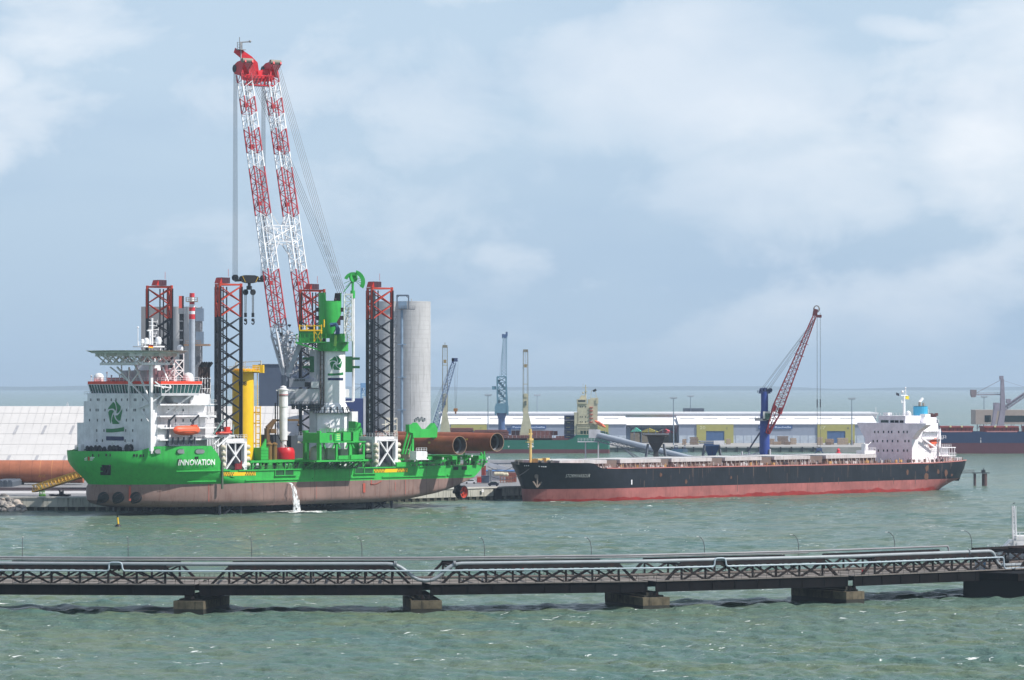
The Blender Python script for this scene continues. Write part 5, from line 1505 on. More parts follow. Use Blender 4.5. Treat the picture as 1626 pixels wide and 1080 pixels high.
    # red strip along the deck edge and its railing
    mb = MB()
    for k in range(43):
        Xa, Xb = 164+k*4.3, 164+(k+1)*4.3; mb.bar((Xa, YC-hb(Xa, 10)-.02, ztop(Xa)+.12), (Xb, YC-hb(Xb, 10)-.02, ztop(Xb)+.12), .3, .35)
    part('deck_edge', mb, M('edge_pink', (176, 116, 110), .6), P)
    mb = MB(); mb.rail([(164, YC-BW+.2, ztop(164)), (250, YC-BW+.2, 10.2), (326, YC-BW+.2, 9.9), (346, YC-13, 10.2)], 1.1, .035, 2.6, bars=2)
    part('deck_railing', mb, M('rail_rust', (150, 110, 100), .6), P)
    # hatch covers with coamings and the stays between them
    hm = M('hatch_grey', (184, 182, 182), .6, streak=.4, dirt=(120, 104, 92)); cm = M('coaming_brown', (118, 104, 94), .7, streak=.4)
    pxs = [(887, 960), (983, 1046), (1065, 1127), (1150, 1206), (1228, 1283), (1312, 1362), (1340, 1389)]
    xsn = [(sx(a, YC-9.5), sx(b, YC-9.5)) for a, b in pxs[:5]]+[(sx(1310, YC-9.5), sx(1388, YC-9.5))]
    for i, (a, b) in enumerate(xsn):
        mb = MB(); mb.box(a, b, YC-9.5, YC+9.5, 10, 12.2, 1)
        k = a+.5
        while k < b: mb.box(k, k+.3, YC-10.1, YC-9.5, 10.2, 12.25, 2); k += 2.1
        mb.box(a-.3, b+.3, YC-10.2, YC+10.2, 12.2, 13.3, 0)
        mb.box(a-.1, b+.1, YC-10.2, YC+10.2, 13.3, 13.45, 0)
        part('hatch_cover', mb, [hm, cm, M('coaming_rib', (138, 130, 124), .7)], R)
        if i < 5:
            a2 = xsn[i+1][0]; mb = MB(); mb.box(b+.8, min(a2-.8, b+7.5), YC-8.5, YC+8.5, 10.8, 13.0); mb.box(b+.5, min(a2-.5, b+8), YC-9, YC-8.6, 10.8, 13.2)
            part('hatch_gap_house', mb, M('mast_house_brown', (108, 96, 90), .7), R)
    for k in range(60):
        X = 165+k*2.85+rr.uniform(-.8, .8); c = rr.choice([hm, M('fitting_ochre', (190, 150, 90), .6), hm, cm, dgrey])
        mb = MB(); mb.rbox((X, YC-BW+rr.uniform(1, 4), 10.6+rr.random()*.4), rr.uniform(.3, 1.0), .5, rr.uniform(.7, 1.6)); mb.bar((X, YC-BW+1.2, 10.1), (X+rr.uniform(-1, 1), YC-BW+1.8, 12.0), .14)
        if rr.random() < .3: mb.rev([(.5, -.3), (.5, .3)], (X+.9, YC-BW+1.4, 10.9), 9, axis='y')
        part('deck_fitting', mb, c, R)
    # forecastle: windlasses, foremast with its crosstree
    fm = M('mast_ochre', (206, 178, 112), .5, streak=.2)
    X = sx(842, YC); z = 12.4; mb = MB(); mb.tube((X, YC, z), (X, YC, sz(686, X, YC)), .42, 8); mb.rbox((X, YC, sz(698, X, YC)), 1.8, 1.2, .7); mb.rbox((X-.4, YC, sz(702, X, YC)), 2.8, 1, .25); mb.tube((X, YC, sz(686, X, YC)), (X, YC, sz(681, X, YC)), .5, 8); mb.bar((X-.9, YC, sz(689, X, YC)), (X+.9, YC, sz(689, X, YC)), .35); mb.bar((X+.6, YC, sz(686, X, YC)), (X+.6, YC, sz(732, X, YC)), .12)
    part('foremast', mb, fm, R)
    mb = MB(); mb.rbox((X+2.8, YC-1, 13.2), 3.4, 3, 1.5); mb.rbox((X+4.2, YC-3, 13.6), 1.6, 2, 1.2); part('windlass_housing', mb, fm, R)
    for px, Y in ((826, YC), (832, YC-3), (870, YC-9), (875, YC-8), (880, YC-10), (837, YC-4), (893, YC-10), (886, YC-11)):
        X2 = sx(px, Y); Y = max(Y, YC-max(0, hb(X2, 12)-2.6)); mb = MB(); mb.rev([(.7, -.9), (.7, -.7), (.4, -.7), (.4, .7), (.7, .7), (.7, .9)], (X2, Y, 13.0 if px < 880 else 11.6), 10, axis='y'); mb.rbox((X2, Y, 12.4 if px < 880 else 11), 1.6, 2.2, .6)
        part('winch', mb, M('winch_grey', (92, 90, 88), .6), R)
    # deckhouse: flared front, windows, funnel, mast
    XF, YA, YB = 321.5, YC-11.0, YC+11.5
    pale = M('deckhouse_white', (234, 230, 234), .55, streak=.12, dirt=(150, 140, 130))
    zt, zr = sz(672, XF, YA), sz(664.5, XF, YA); mb = MB()
    yw0, yw1 = sy(1470, XF), sy(1361, XF)
    def front(x): return [(x, YA, 9.9), (x, YB, 9.9), (x, YB, 18.4), (x, YB+1.2, 20.2), (x, yw1, zt-.6), (x, yw1, zt), (x, yw0, zt), (x, yw0, zt-.6), (x, YA-2.2, 21.2), (x, YA, 18.6)]
    f0, f1 = front(XF), front(XF+3.0); n = len(f0)
    mb.add(f0+f1, [tuple(range(n)), tuple(range(2*n-1, n-1, -1))]+[(k, (k+1) % n, n+(k+1) % n, n+k) for k in range(n)], 0)
    mb.box(XF+3, XF+14.5, YA, YB, 9.9, zt-.01, 0)
    a, b = sy(1436, XF), sy(1393, XF); mb.box(XF+.6, XF+9, a, b, zt, zr+.9, 0); mb.box(XF+9, XF+16, YC-9, YC+9, zt, zt+2.0, 0)
    mb.box(XF+14.5, XF+20, YA-.1, YB, 9.9, 15.2, 0); mb.box(XF+14.4, XF+22, YA-2.0, YB, 15.2, 15.5, 0)
    dh = part('deckhouse', mb, pale, R); Q = (dh, R)
    wm = MB(); wm.box(XF-.1, XF-.02, -.26, .26, -.42, .42); w0 = None
    for py, pxs_ in ((686, [1389, 1394.5, 1403, 1411, 1416, 1427, 1435, 1440.5]), (700.5, [1386.5, 1393, 1401.5, 1409, 1417, 1425.5, 1437, 1443]), (715.5, [1389, 1394.5, 1403, 1409, 1417, 1425.5, 1435, 1440.5])):
        for p in pxs_:
            Y = sy(p, XF); z = sz(py, XF, Y)
            if w0 is None: w0 = part('window', wm, glass, Q); w0.location = (0, Y, z); ref = Vector(w0.location)
            else: again(w0, (0, Y-ref.y, z-ref.z), dh)
    mb = MB(); z = sz(669.8, XF, 0)
    for pa, pb in ((1397, 1409), (1412, 1418), (1419, 1425), (1427, 1433)):
        mb.box(XF+.5, XF+.58, sy(pb, XF), sy(pa, XF), z-.35, z+.55)
    for k in range(5):
        pass
    part('bridge_window', mb, glass, Q)
    mb = MB()
    for k in range(9): X = XF+3.8+k*1.2; mb.box(X, X+.14, YA-.12, YA, 15.6, 23.4)
    part('wall_stiffener', mb, pale, Q)
    mb = MB()
    for k, (z) in enumerate((15.5, 18.6, 21.4)):
        mb.box(XF+6+k*0, XF+16.5-k, YA-1.5, YA-.05, z-.12, z) if k else None
        mb.rail([(XF+8, YA-1.5, z), (XF+20-k*3, YA-1.5, z)], 1.1, .04, 1.2)
    mb.bar((XF+4, YA-1.2, 19), (XF+11, YA-1.4, 15.6), .5); mb.rail([(XF+9, YA+1, zt), (XF+16, YA+1, zt)], 1.1, .05, 1.4)
    for k in range(6): X = XF+14+k*1.5; mb.bar((X, YA-1.8, 9.9), (X, YA-1.8, 15.3), .16)
    mb.rail([(XF+14, YA-2, 12.5), (XF+22, YA-2, 12.5)], 1.1, .05, 1.4); mb.box(XF+14, XF+22, YA-2.2, YA+5, 12.2, 12.4)
    part('side_gallery', mb, pale, Q)
    mb = MB(); X = sx(1461.5, YC-2); Y = YC-2; z0 = zt; zf = sz(645.5, X, Y)
    def orect(a, b, n=20): return [(X+a*cos(2*pi*(k+.5)/n)*(1 if 1 else 0), Y+b*sin(2*pi*(k+.5)/n)) for k in range(n)]
    mb.prism(orect(2.3, 2.9), z0, z0+2.0, 'z', 1); mb.prism(orect(2.3, 2.9), z0+2.0, zf, 'z', 0); mb.prism(orect(2.1, 2.7), zf, zf+.15, 'z', 2)
    mb.tube((X-.4, Y, zf), (X-.4, Y, zf+1.6), .5, 8, m=3); mb.bar((X-.6, Y, zf+1.4), (X+1.2, Y, zf+3.0), .7, m=4); mb.tube((X+.9, Y-.6, zf), (X+.9, Y-.6, zf+1.3), .35, 8, m=3)
    part('funnel', mb, [M('funnel_blue', (66, 168, 206), .45, var=.06), pale, dgrey, M('funnel_pipe', (150, 140, 130), .6), white], R)
    mb = MB(); X = sx(1435.5, YC); Y = YC; Z = lambda py: sz(py, X, Y)
    mb.tube((X, Y, zt), (X, Y, Z(640)), .5, 8); mb.tube((X, Y, Z(640)), (X, Y, Z(628)), .35, 8); mb.bar((X-1.9, Y, Z(628)), (X+1.9, Y, Z(628)), .35); mb.bar((X-1.2, Y, Z(638.5)), (X+.8, Y, Z(638.5)), .3); mb.bar((X+.8, Y, Z(628)), (X+.8, Y, Z(617)), .25); mb.sphere((X-1, Y, Z(622.5)), .55, 8); mb.sphere((X+.8, Y, Z(616)), .3, 8); mb.bar((X-1.4, Y, Z(635)), (X-1.4, Y, Z(640)), .3)
    for k in range(14): mb.bar((X-.7, Y-.3, zt+k*.9), (X+.2, Y-.3, zt+k*.9), .1)
    part('signal_mast', mb, white, R)
    mb = MB(); X2 = sx(1442, YC-4); mb.rev([(.5, 0), (.3, .4), (.3, 1.8), (1.0, 2.4), (1.1, 3.2), (.8, 4.0), (.1, 4.4)], (X2, YC-4, zt), 12); part('radome', mb, white, R, smooth=True)
    mb = MB(); mb.rail([(XF+.6, YC-9, zr+.9), (XF+.6, YC+9, zr+.9)], 1.0, .05, 1.5); mb.rbox((XF+5, YC+5, zr+1.5), 2, 2.6, 1.0); mb.rbox((XF+12, YC-7, zt+2.6), 3, 2.4, 1.2); mb.bar((XF+2, YC+8, zr), (XF+2, YC+8, zr+4), .1); mb.bar((XF+16, YC-5, zt), (XF+16, YC-5, zt+5), .12)
    part('roof_gear', mb, white, R)
    # stern deck gear
    for k in range(11):
        X = 333+k*1.45; mb = MB(); h = rr.uniform(.8, 2.0); mb.rbox((X, YC-11+rr.uniform(0, 5), 10.4+h/2), rr.uniform(.5, 1.4), 1, h); mb.tube((X+.8, YC-12, 10.2), (X+.8, YC-12, 11.5), .25, 7)
        part('stern_fitting', mb, rr.choice([dgrey, pale, cm, M('fitting_ochre', (190, 150, 90), .6)]), R)
    mb = MB(); X = sx(1491.5, YC-9); mb.bar((X, YC-9, 12), (X, YC-9, 22), .7); mb.rail([(340, YC-12.5, 10.4), (349, YC-11, 10.6)], 1.1, .05, 1.3); part('stern_post', mb, pale, R)
    # fire-escape lifeboat on its sloping rails
    Xb = sx(1479, YC-10.5); zb = sz(709.5, Xb, YC-10.5)
    lifeboat('lifeboat', 'round orange lifeboat at the stern of the black and red bulk carrier', Xb, YC-10.5, zb, 5.0, ry=.2, hk=1.5)
    mb = MB(); mb.bar((Xb-4, YC-10.5, 13), (Xb+3, YC-10.5, zb+1.2), .5); mb.bar((Xb+3, YC-11.6, 12.6), (Xb+3, YC-11.6, zb+4), .5)
    for k in range(4): mb.bar((Xb-3+k*1.8, YC-11, 12.6), (Xb-2+k*1.8, YC-10.8, zb+.5+k*.3), .25)
    part('lifeboat_cradle', mb, white, R)
    # flags
    a = SP(1428, 629.5, YC); mb = MB(); mb.grid([[(a[0]-k*.45, YC, a[2]+.12*k+e*1.0) for k in range(5)] for e in (0, 1)]); 
    solo('flag', 'small dark flag flying left of the bulk carrier mast', 'flag', mb, M('dark_flag', (44, 48, 62), .7), a, 'S')
    a = SP(1437.5, 633.5, YC); mb = MB(); mb.grid([[(a[0]+k*.5, YC, a[2]-.06*k+e*1.3) for k in range(5)] for e in (0, 1)])
    solo('flag', 'yellow flag flying on the bulk carrier mast', 'flag', mb, M('flag_yellow', (210, 190, 40), .7), a, 'S')
    # small side crane before the deckhouse
    X = sx(1372, YC-2); mb = MB(); mb.tube((X, YC-2, 13), (X, YC-2, sz(703, X, YC)), .35, 8); mb.bar((X, YC-2, sz(712, X, YC)), (sx(1383, YC-2), YC-2, sz(702, X, YC)), .2); mb.box(X-2, X+4, YC-4, YC, 13.4, 14.6); mb.box(X-1.5, X-.2, YC-4, YC-2, 14.6, 17); mb.rail([(X-2, YC-4, 14.6), (X+4, YC-4, 14.6)], 1, .05, 1)
    part('provision_crane', mb, white, R)
bulk_carrier()
# mooring lines between the two ships and the quay
def lines():
    pts = [(SP(775, 741, -19), SP(822, 735, 8), 'mooring line from the green ship stern to the bulk carrier bow, upper'),
           (SP(780, 757, 0), SP(840, 745, -1), 'mooring line crossing low beside the bulk carrier bow')]
    for a, b, lab in pts:
        mb = MB(); q = [tuple(Vector(a).lerp(Vector(b), k/10)+Vector((0, 0, -2.0*sin(pi*k/10)))) for k in range(11)]
        mb.path(q, .09, 5); solo('mooring_line', lab, 'rope', mb, rope_d, a, 'S')
lines()
# ================================================================ quays and port buildings
asphalt = M('quay_surface', (122, 122, 124), .9, var=.12, scale=.05)
quaywall = M('quay_concrete', (176, 174, 164), .9, var=.15, scale=.2, streak=.9, dirt=(98, 98, 88))
weed = M('tidal_weed', (58, 60, 48), .8, var=.3)
def quays():
    # near mole: its face follows the berth, then turns along the picture on the left
    YQ = 24.0
    P = [to_world((x, YQ, 0))[:2] for x in (20, 400)]
    a = to_world((-18, YQ, 0)); front = [(-330, 1031), (-148, 1031), (a[0], 1031)]
    q = to_world((8, YQ, 0))
    poly = [(-155, 1031), (-121, 1031)]+[to_world((x, YQ, 0))[:2] for x in (-8, 60, 130, 200, 260, 325)]+[(126, 1400), (110, 1430), (-60, 1560), (-400, 1600), (-400, 1060), (-200, 1050)]
    mb = MB(); mb.prism(poly, -6, 3.98, 'z', 0)
    o = solo('quay_ground', None, None, mb, asphalt, (0, 1200, 4), kind='structure')
    # concrete facing as real wall pieces
    def wall(pa, pb, lab, top=4.35, n=0):
        mb = MB(); a, b = Vector((*pa, 0)), Vector((*pb, 0)); d = (b-a).normalized(); nrm = Vector((d.y, -d.x, 0))
        L = (b-a).length
        v = []
        mb.bar(tuple(a+nrm*.5+Vector((0, 0, (1.2+top-.5)/2))), tuple(b+nrm*.5+Vector((0, 0, (1.2+top-.5)/2))), 1.0, top-1.7, m=0)
        mb.bar(tuple(a+nrm*.62+Vector((0, 0, top-.25))), tuple(b+nrm*.62+Vector((0, 0, top-.25))), 1.3, .5, m=1)
        mb.bar(tuple(a+nrm*.2+Vector((0, 0, 0))), tuple(b+nrm*.2+Vector((0, 0, 0))), .4, 4.0, m=2)
        k = 1.5
        while k < L-1:
            p = a+d*k+nrm*.55; mb.bar(tuple(p+Vector((0, 0, -1))), tuple(p+Vector((0, 0, 1.25))), 1.5, .9, m=3); k += 3.1
        return solo('quay_wall', lab, 'wall', mb, [quaywall, M('cope_concrete', (186, 184, 178), .85), weed, M('pile_stained', (104, 104, 92), .9, var=.3)], (a.x, a.y, 0))
    wall((-155, 1031), (-121, 1031), 'concrete quay wall with dark slots left of the green ship bow')
    pts = [to_world((x, YQ, 0))[:2] for x in (-8, 166)]
    wall(pts[0], pts[1], 'long concrete quay wall behind the two moored ships')
quays()
def rocks():
    rr = random.Random(21); srcs = []
    mats = [M('rock_a', (148, 142, 136), .9, var=.25), M('rock_b', (116, 112, 110), .9, var=.25), M('rock_c', (172, 160, 150), .9, var=.2)]
    for k in range(6):
        mb = MB(); n = 9; rows = []
        pr = [(.05, -1), (.6, -.8), (.95, -.3), (.9, .3), (.55, .8), (.05, .95)]
        for r, h in pr: 
            rows.append([((r*rr.uniform(.75, 1.15))*cos(2*pi*j/n), (r*rr.uniform(.75, 1.1))*sin(2*pi*j/n), h*.7) for j in range(n)])
        rows = [r+[r[0]] for r in rows]; mb.grid(rows); srcs.append(mb)
    datas = [mesh_from('rock', s, mats[k % 3]) for k, s in enumerate(srcs)]
    for k in range(150):
        h = rr.random()**1.2; x = -171+rr.random()*(25-h*7); 
        z = .2+h*5.0; y = 1026.0+h*6+rr.uniform(-.4, .4)
        o = bpy.data.objects.new('rock', datas[k % 6]); COL.objects.link(o); s = rr.uniform(.7, 1.45)
        o.location = (x, y, z); o.scale = (s*1.25, s, s*.9); o.rotation_euler = (rr.uniform(-.5, .5), rr.uniform(-.5, .5), rr.uniform(0, 6))
        o['label'] = ('pinkish grey', 'dark grey', 'pale sandy')[(k % 6) % 3]+' boulder '+('low at the water line of', 'halfway up', 'near the top of')[min(2, int(h*3))]+' the rock heap, '+('left side', 'middle', 'right side')[min(2, max(0, int((x+171)/9)))]; o['category'] = 'rock'; o['group'] = 'boulders heaped against the quay end'
    mb = MB(); mb.prism([(-172, 0), (-151, 0), (-154, 3.0), (-172, 4.3)], 1029, 1042, 'y'); solo('rubble_slope', None, None, mb, mats[1], (-160, 1035, 0), kind='structure')
rocks()
def left_quay():
    brown2 = M('rusty_pile_pale', (156, 94, 66), .75, var=.16, scale=.25, streak=.2, dirt=(110, 66, 50), bump=.1)
    # huge pile lying along the quay
    D = 1165; R_ = 3.9; zc = wz(748.8, D); x0, x1 = -195.0, wx(133, D)
    th = Root('monopile', 'huge long rust brown steel pile lying on the quay left of the green ship bow', 'steel pile', (x0, D, zc-R_), 'W')
    mb = MB(); n = 40; N_ = 16
    mb.grid([[(x0+(x1-x0)*k/N_, D+R_*cos(2*pi*j/n), zc+R_*sin(2*pi*j/n)) for j in range(n+1)] for k in range(N_+1)])
    mb.grid([[(x1, D+r*cos(2*pi*j/n), zc+r*sin(2*pi*j/n)) for j in range(n+1)] for r in (R_, R_-.15)]); part('shell', mb, brown2, th, smooth=True)
    for px in (17, 34, 53, 66, 84.5, 102, 119, -6):
        mb = MB(); mb.rev([(R_+.014, 0), (R_+.014, .12)], (wx(px, D), D, zc), 40, axis='x', caps=False); part('weld_seam', mb, M('seam_dark', (112, 64, 46), .8) if px not in (66, 84.5) else M('seam_chalk', (196, 140, 90), .8), th)
    mb = MB(); mb.box(wx(50, D), wx(118, D), D-R_*.83-.05, D-R_*.83+.1, wz(740, D), wz(739.3, D))
    part('chalk_line', mb, M('seam_chalk', (196, 140, 90), .8), th)
    mb = MB(); q = lambda u, v: (wx(63+u*12, D), D-sqrt(R_*R_-(wz(757.5, D)+v*1.2-zc)**2)-.04, wz(757.5, D)+v*1.2)
    text_mb('A1Z', q, 1, .0, mb); part('chalk_mark', mb, M('chalk_yellow', (190, 140, 60), .8), th)
    for k, px in enumerate((2, 8, 15, 22)):
        mb = MB(); x = wx(px, 1150); mb.prism([(x-.4, 3.98), (x+1.0, 3.98), (x+1.0, 5.6), (x+.5, 6.2), (x-.4, 6.2)], 1138+k*.8, 1168, 'y'); mb.prism([(x-.9, 3.98), (x-.4, 3.98), (x-.4, 4.9)], 1138+k*.8, 1146, 'y')
        solo('cradle_block', ['dark steel cradle block under the huge pile, leftmost', 'dark steel cradle block under the huge pile, second from left', 'dark steel cradle block under the huge pile, third from left', 'dark steel cradle block under the huge pile, fourth and rightmost'][k], 'support block', mb, M('cradle_slate', (74, 82, 92), .7), (x, 1150, 4), group='steel cradle blocks under the pile')
    # dark rails on the quay
    mb = MB(); mb.box(-180, -128, 1108, 1111, 4.0, 4.7); mb.box(-180, -128, 1100, 1101, 4.0, 4.4); solo('rail_beam', 'dark low steel beams lying along the quay behind the gangway', 'beam', mb, M('beam_brown', (84, 72, 76), .8), (-150, 1105, 4))
    mb = MB(); mb.box(-180, -128, 1070, 1094, 3.99, 4.03); solo('pale_apron', None, None, mb, M('apron_concrete', (176, 174, 174), .9), (-150, 1082, 4), kind='structure')
    # yellow gangway
    G = Root('gangway', 'yellow lattice gangway sloping down from the green ship bow to the quay', 'gangway', WP(58, 784, 1045), 'W')
    a = Vector(WP(55, 781, 1045)); b = Vector(WP(131, 757.5, 1030)); Dv = (b-a).normalized(); up = Vector((0, 0, 1)); side = Dv.cross(up).normalized()
    n = 14
    for o, nm in ((-.9, 'side_truss'), (.9, 'side_truss')):
        mb = MB(); h = 1.95
        mb.bar(tuple(a+side*o), tuple(b+side*o), .3); mb.bar(tuple(a+side*o+up*h), tuple(b+side*o+up*h), .26)
        for k in range(n):
            p = a.lerp(b, k/n)+side*o; q = a.lerp(b, (k+1)/n)+side*o; m_ = (p+q)/2
            mb.bar(tuple(p), tuple(m_+up*h), .17); mb.bar(tuple(m_+up*h), tuple(q), .17)
        part(nm, mb, M('gangway_yellow', (206, 160, 48), .5, streak=.2), G)
    mb = MB(); mb.bar(tuple(a-up*.1), tuple(b-up*.1), 1.8, .15, m=0); part('walkway', mb, M('walkway_brown', (120, 90, 40), .8), G)
    mb = MB(); mb.box(a.x-.4, a.x+3.0, 1044, 1046.3, 3.98, wz(774, 1045)); 
    mb = MB()
    for k in range(4): x = wx(63+k*2.4, 1044); mb.bar((x, 1044, 4), (x, 1044, wz(771, 1044)), .22)
    mb.bar((wx(62, 1044), 1044, wz(780, 1044)), (wx(72, 1044), 1044, wz(780, 1044)), .3); mb.box(wx(62, 1044), wx(72, 1044), 1044, 1045.6, 4, wz(785, 1044)); part('landing_frame', mb, M('lime_green', (120, 200, 70), .5), G)
    th = Root('hose_reel', 'dark hose reel and tangle of gear on the quay edge by the bow', 'reel', WP(97, 786, 1042), 'W')
    c = WP(98, 783, 1042); mb = MB(); mb.rev([(1.2, -.6), (1.2, -.4), (.6, -.4), (.6, .4), (1.2, .4), (1.2, .6)], c, 16, axis='x'); part('drum', mb, black, th)
    mb = MB(); rr = random.Random(2)
    for k in range(14): x = wx(80+k*2.3, 1042); mb.rbox((x, 1042+rr.uniform(-.5, .5), 4.15+rr.random()*.3), .9, .7, .3+rr.random()*.5, rr.random())
    mb.bar((wx(97, 1042), 1042, 4), (wx(93, 1042), 1042, 6.3), .2); part('frame', mb, dgrey, th)
    mb = MB(); rr = random.Random(6); 
left_quay()
def sheds():
    # large pale shed with its long roof slope toward the water
    roof = M('fibre_roof', (188, 186, 185), .8, var=.04, scale=.1, streak=.25, dirt=(165, 163, 161))
    x0, x1 = -230, wx(478, 1300); zr = wz(645, 1340); ze = 7.5
    S = Root('storage_shed', 'very large pale storage shed whose long roof shows left and right of the deckhouse', 'shed', (x0+80, 1300, 4), 'W')
    mb = MB(); mb.prism([(1292, ze), (1292, ze-.3), (1340, zr-.3), (1388, ze-.3), (1388, ze), (1340, zr)], x0, x1, 'x'); roofo = part('roof', mb, roof, S)
    mb = MB(); mb.prism([(1293, 4), (1387, 4), (1387, ze-.3), (1340, zr-.4), (1293, ze-.3)], x0+.3, x1-.3, 'x'); part('wall', mb, M('shed_wall', (168, 168, 172), .8), S)
    sk = M('skylight_grey', (152, 152, 156), .5); sl = (zr-ze)/48
    w0 = None
    for row, py in ((0, 683), (1, 728.5)):
        for k in range(-2, 8):
            px = (24 if row == 0 else 11)+k*44.5
            if px > 140 or px < -40: 
                if not (415 < px < 470): continue
            y = 1340-(zr-wz(py, 1320))/sl; x = wx(px, y); h = 3.6
            z = ze+(y-1292)*sl
            mb = MB(); mb.add([(x-.5, y-h, z-h*sl+.06), (x+.6, y-h, z-h*sl+.06), (x+1.2, y+h, z+h*sl+.06), (x+.1, y+h, z+h*sl+.06)], [(0, 1, 2, 3)])
            part('skylight', mb, sk, (roofo, S))
    mb = MB()
    for k in range(1, 6):
        y = 1292+k*8.4; z = ze+(y-1292)*sl+.05; mb.box(x0, x1, y-.06, y+.06, z-.02, z+.04)
    k = x0+2
    while k < x1:
        y0_, y1_ = 1292, 1339.5; mb.add([(k, y0_, ze+.03), (k+.14, y0_, ze+.03), (k+.14, y1_, zr+.0), (k, y1_, zr+.0)], [(0, 1, 2, 3)]); k += 3.2
    part('sheet_joint', mb, M('joint_grey', (179, 178, 178), .8), (roofo, S))
    # slate block behind
    B = Root('slate_building', 'tall windowless slate blue building behind the crane boom foot', 'building', (wx(456, 1420), 1420, 4), 'W')
    mb = MB(); mb.box(wx(411, 1410), wx(506, 1410), 1410, 1460, 4, wz(579, 1410)); part('wall', mb, M('slate_cladding', (72, 84, 104), .6, var=.05), B)
    mb = MB(); mb.box(wx(411, 1410)-.3, wx(506, 1410)+.3, 1409.6, 1460.3, wz(579, 1410), wz(578, 1410)); part('parapet', mb, M('parapet_grey', (100, 110, 126), .6), B)
    B = Root('blue_building', 'dark blue slab building between the white mast and the aft leg', 'building', (wx(570, 1380), 1380, 4), 'W')
    mb = MB(); mb.box(wx(540, 1380), wx(577, 1380), 1380, 1420, 4, wz(633, 1380), 0); part('wall', mb, M('blue_cladding', (46, 62, 112), .6, var=.05), B); mb = MB(); mb.box(wx(577, 1380), wx(581, 1380), 1379.9, 1400, 4, wz(630, 1380)); part('pale_pillar', mb, M('pale_pillar', (188, 192, 200), .6), B)
    B = Root('roof_shade_block', 'low plain grey block standing in for the shaded shed roof behind the base of the white mast', 'shed', (wx(500, 1280), 1280, 4), 'W')
    mb = MB(); mb.box(wx(482, 1280), wx(530, 1280), 1280, 1330, 4, wz(652, 1280)); part('wall', mb, M('roof_shade_grey', (150, 150, 158), .7), B)  # added block, its grey stands for shade on the big shed roof
    mb = MB(); mb.box(wx(481, 1280), wx(531, 1280), 1279.5, 1331, wz(652, 1280), wz(650.5, 1280)); part('roof', mb, lgrey, B)
sheds()
def silos():
    D = 1310; r = 31.3*D/F; zt = wz(479, D)
    conc = M('silo_concrete', (176, 177, 178), .9, var=.08, scale=.1, streak=.6, dirt=(136, 136, 136))
    S = Root('silo_tower', 'tall round concrete grain silos right of the aft lattice leg', 'silo', (wx(652, D), D, 4), 'W')
    for px, dy in ((652.5, 0), (618.5, 1.5)):
        d = D+dy; mb = MB(); rr_ = 31.3*d/F
        mb.rev([(rr_, 4), (rr_, zt)], (wx(px, d), d, 0), 48, m=0)
        o = part('silo', mb, conc, S, smooth=True)
        mb = MB()
        for k in range(38): mb.rev([(rr_+.02, 0), (rr_+.02, .12)], (wx(px, d), d, 6+k*1.72), 48, caps=False)
        part('pour_line', mb, M('pour_line', (166, 166, 167), .9), (o, S))
        mb = MB(); 
    mb = MB(); d = D-12; x = wx(653.3, d); mb.tube((x, d, 4), (x, d, zt+.8), .16, 6)
    d2 = D-22; x = wx(638, d2); mb.tube((x, d2, 4), (x, d2, wz(483, d2)), .55, 8, m=1)
    for py in (490, 547, 599, 651):
        mb.rbox((x, d2, wz(py, d2)), 3.2, 1.5, .35, m=1)
    mb.rbox((x+.3, d2, wz(485, d2)), 3.2, 3, 3, m=1); mb.rbox((x+1.5, d2, wz(491, d2)), 7, 3, .4, m=2); mb.rail([(x-2, d2-1.5, wz(491, d2)), (x+5, d2-1.5, wz(491, d2))], 1.2, .06, 1, m=2)
    part('elevator_leg', mb, [conc, M('elevator_blue', (120, 142, 164), .5), grey], S)
    mb = MB(); d = D-8; a, b = wx(630, d), wx(648.5, d)
    for xx in (a, b): mb.bar((xx, d, zt-3), (xx, d, wz(469, d)), .35); mb.bar((xx, d+5, zt-3), (xx, d+5, wz(469, d)), .35)
    mb.bar((a, d, wz(469, d)), (b, d, wz(469, d)), .5); mb.bar((a, d+5, wz(469, d)), (b, d+5, wz(469, d)), .5); mb.bar((a, d, wz(469, d)), (a, d+5, wz(469, d)), .3); mb.bar((a, d, wz(473, d)), (a+1.2, d, wz(469, d)), .25); mb.bar((b, d, wz(473, d)), (b-1.2, d, wz(469, d)), .25)
    part('roof_frame', mb, M('frame_slate', (92, 104, 120), .6), S)
    mb = MB()
    for k in range(18): zz = 8+k*3.3; x = wx(627, D-26); mb.rbox((x, D-26, zz), 1.6, 1.6, .3); mb.bar((x-.8, D-26, zz), (x+.8, D-26, zz+3.3), .18)
    for o in (-.8, .8): mb.bar((wx(627, D-26)+o, D-26, 4), (wx(627, D-26)+o, D-26, 62), .18)
    part('stair_tower', mb, grey, S)
    # plant behind the deckhouse
    D = 1350; zt = wz(487, D)
    S = Root('process_tower', 'tall blank grey concrete tower block behind the deckhouse', 'tower', (wx(262, D), D, 4), 'W')
    mb = MB(); mb.box(wx(224, D), wx(276, D), D, D+14, 4, zt, 0); part('slab', mb, M('slab_grey', (128, 128, 130), .9, var=.06, scale=.06), S)
    for px, w in ((282, 10.5), (301, 10.5)): mb = MB(); mb.rev([(w*D/F*1.15, 4), (w*D/F*1.15, zt)], (wx(px, D), D+2, 0), 32); part('drum_wall', mb, conc, S, smooth=True)
    mb = MB(); mb.box(wx(306, D), wx(318, D), D-1, D+10, 4, zt-.4)
    part('stair_block', mb, M('slab_dark', (110, 112, 118), .9), S)
    mb = MB(); x = wx(316.5, D); d = D-4
    mb.lattice((x, d, 4), (x, d, wz(487, d)), (1, 0, 0), (0, 1, 0), 2.6, 2.6, 22, .12, .1)
    for py in (500, 537): mb.rbox((wx(318, d), d-2, wz(py, d)), 3.2, 2, 5.0, m=1)
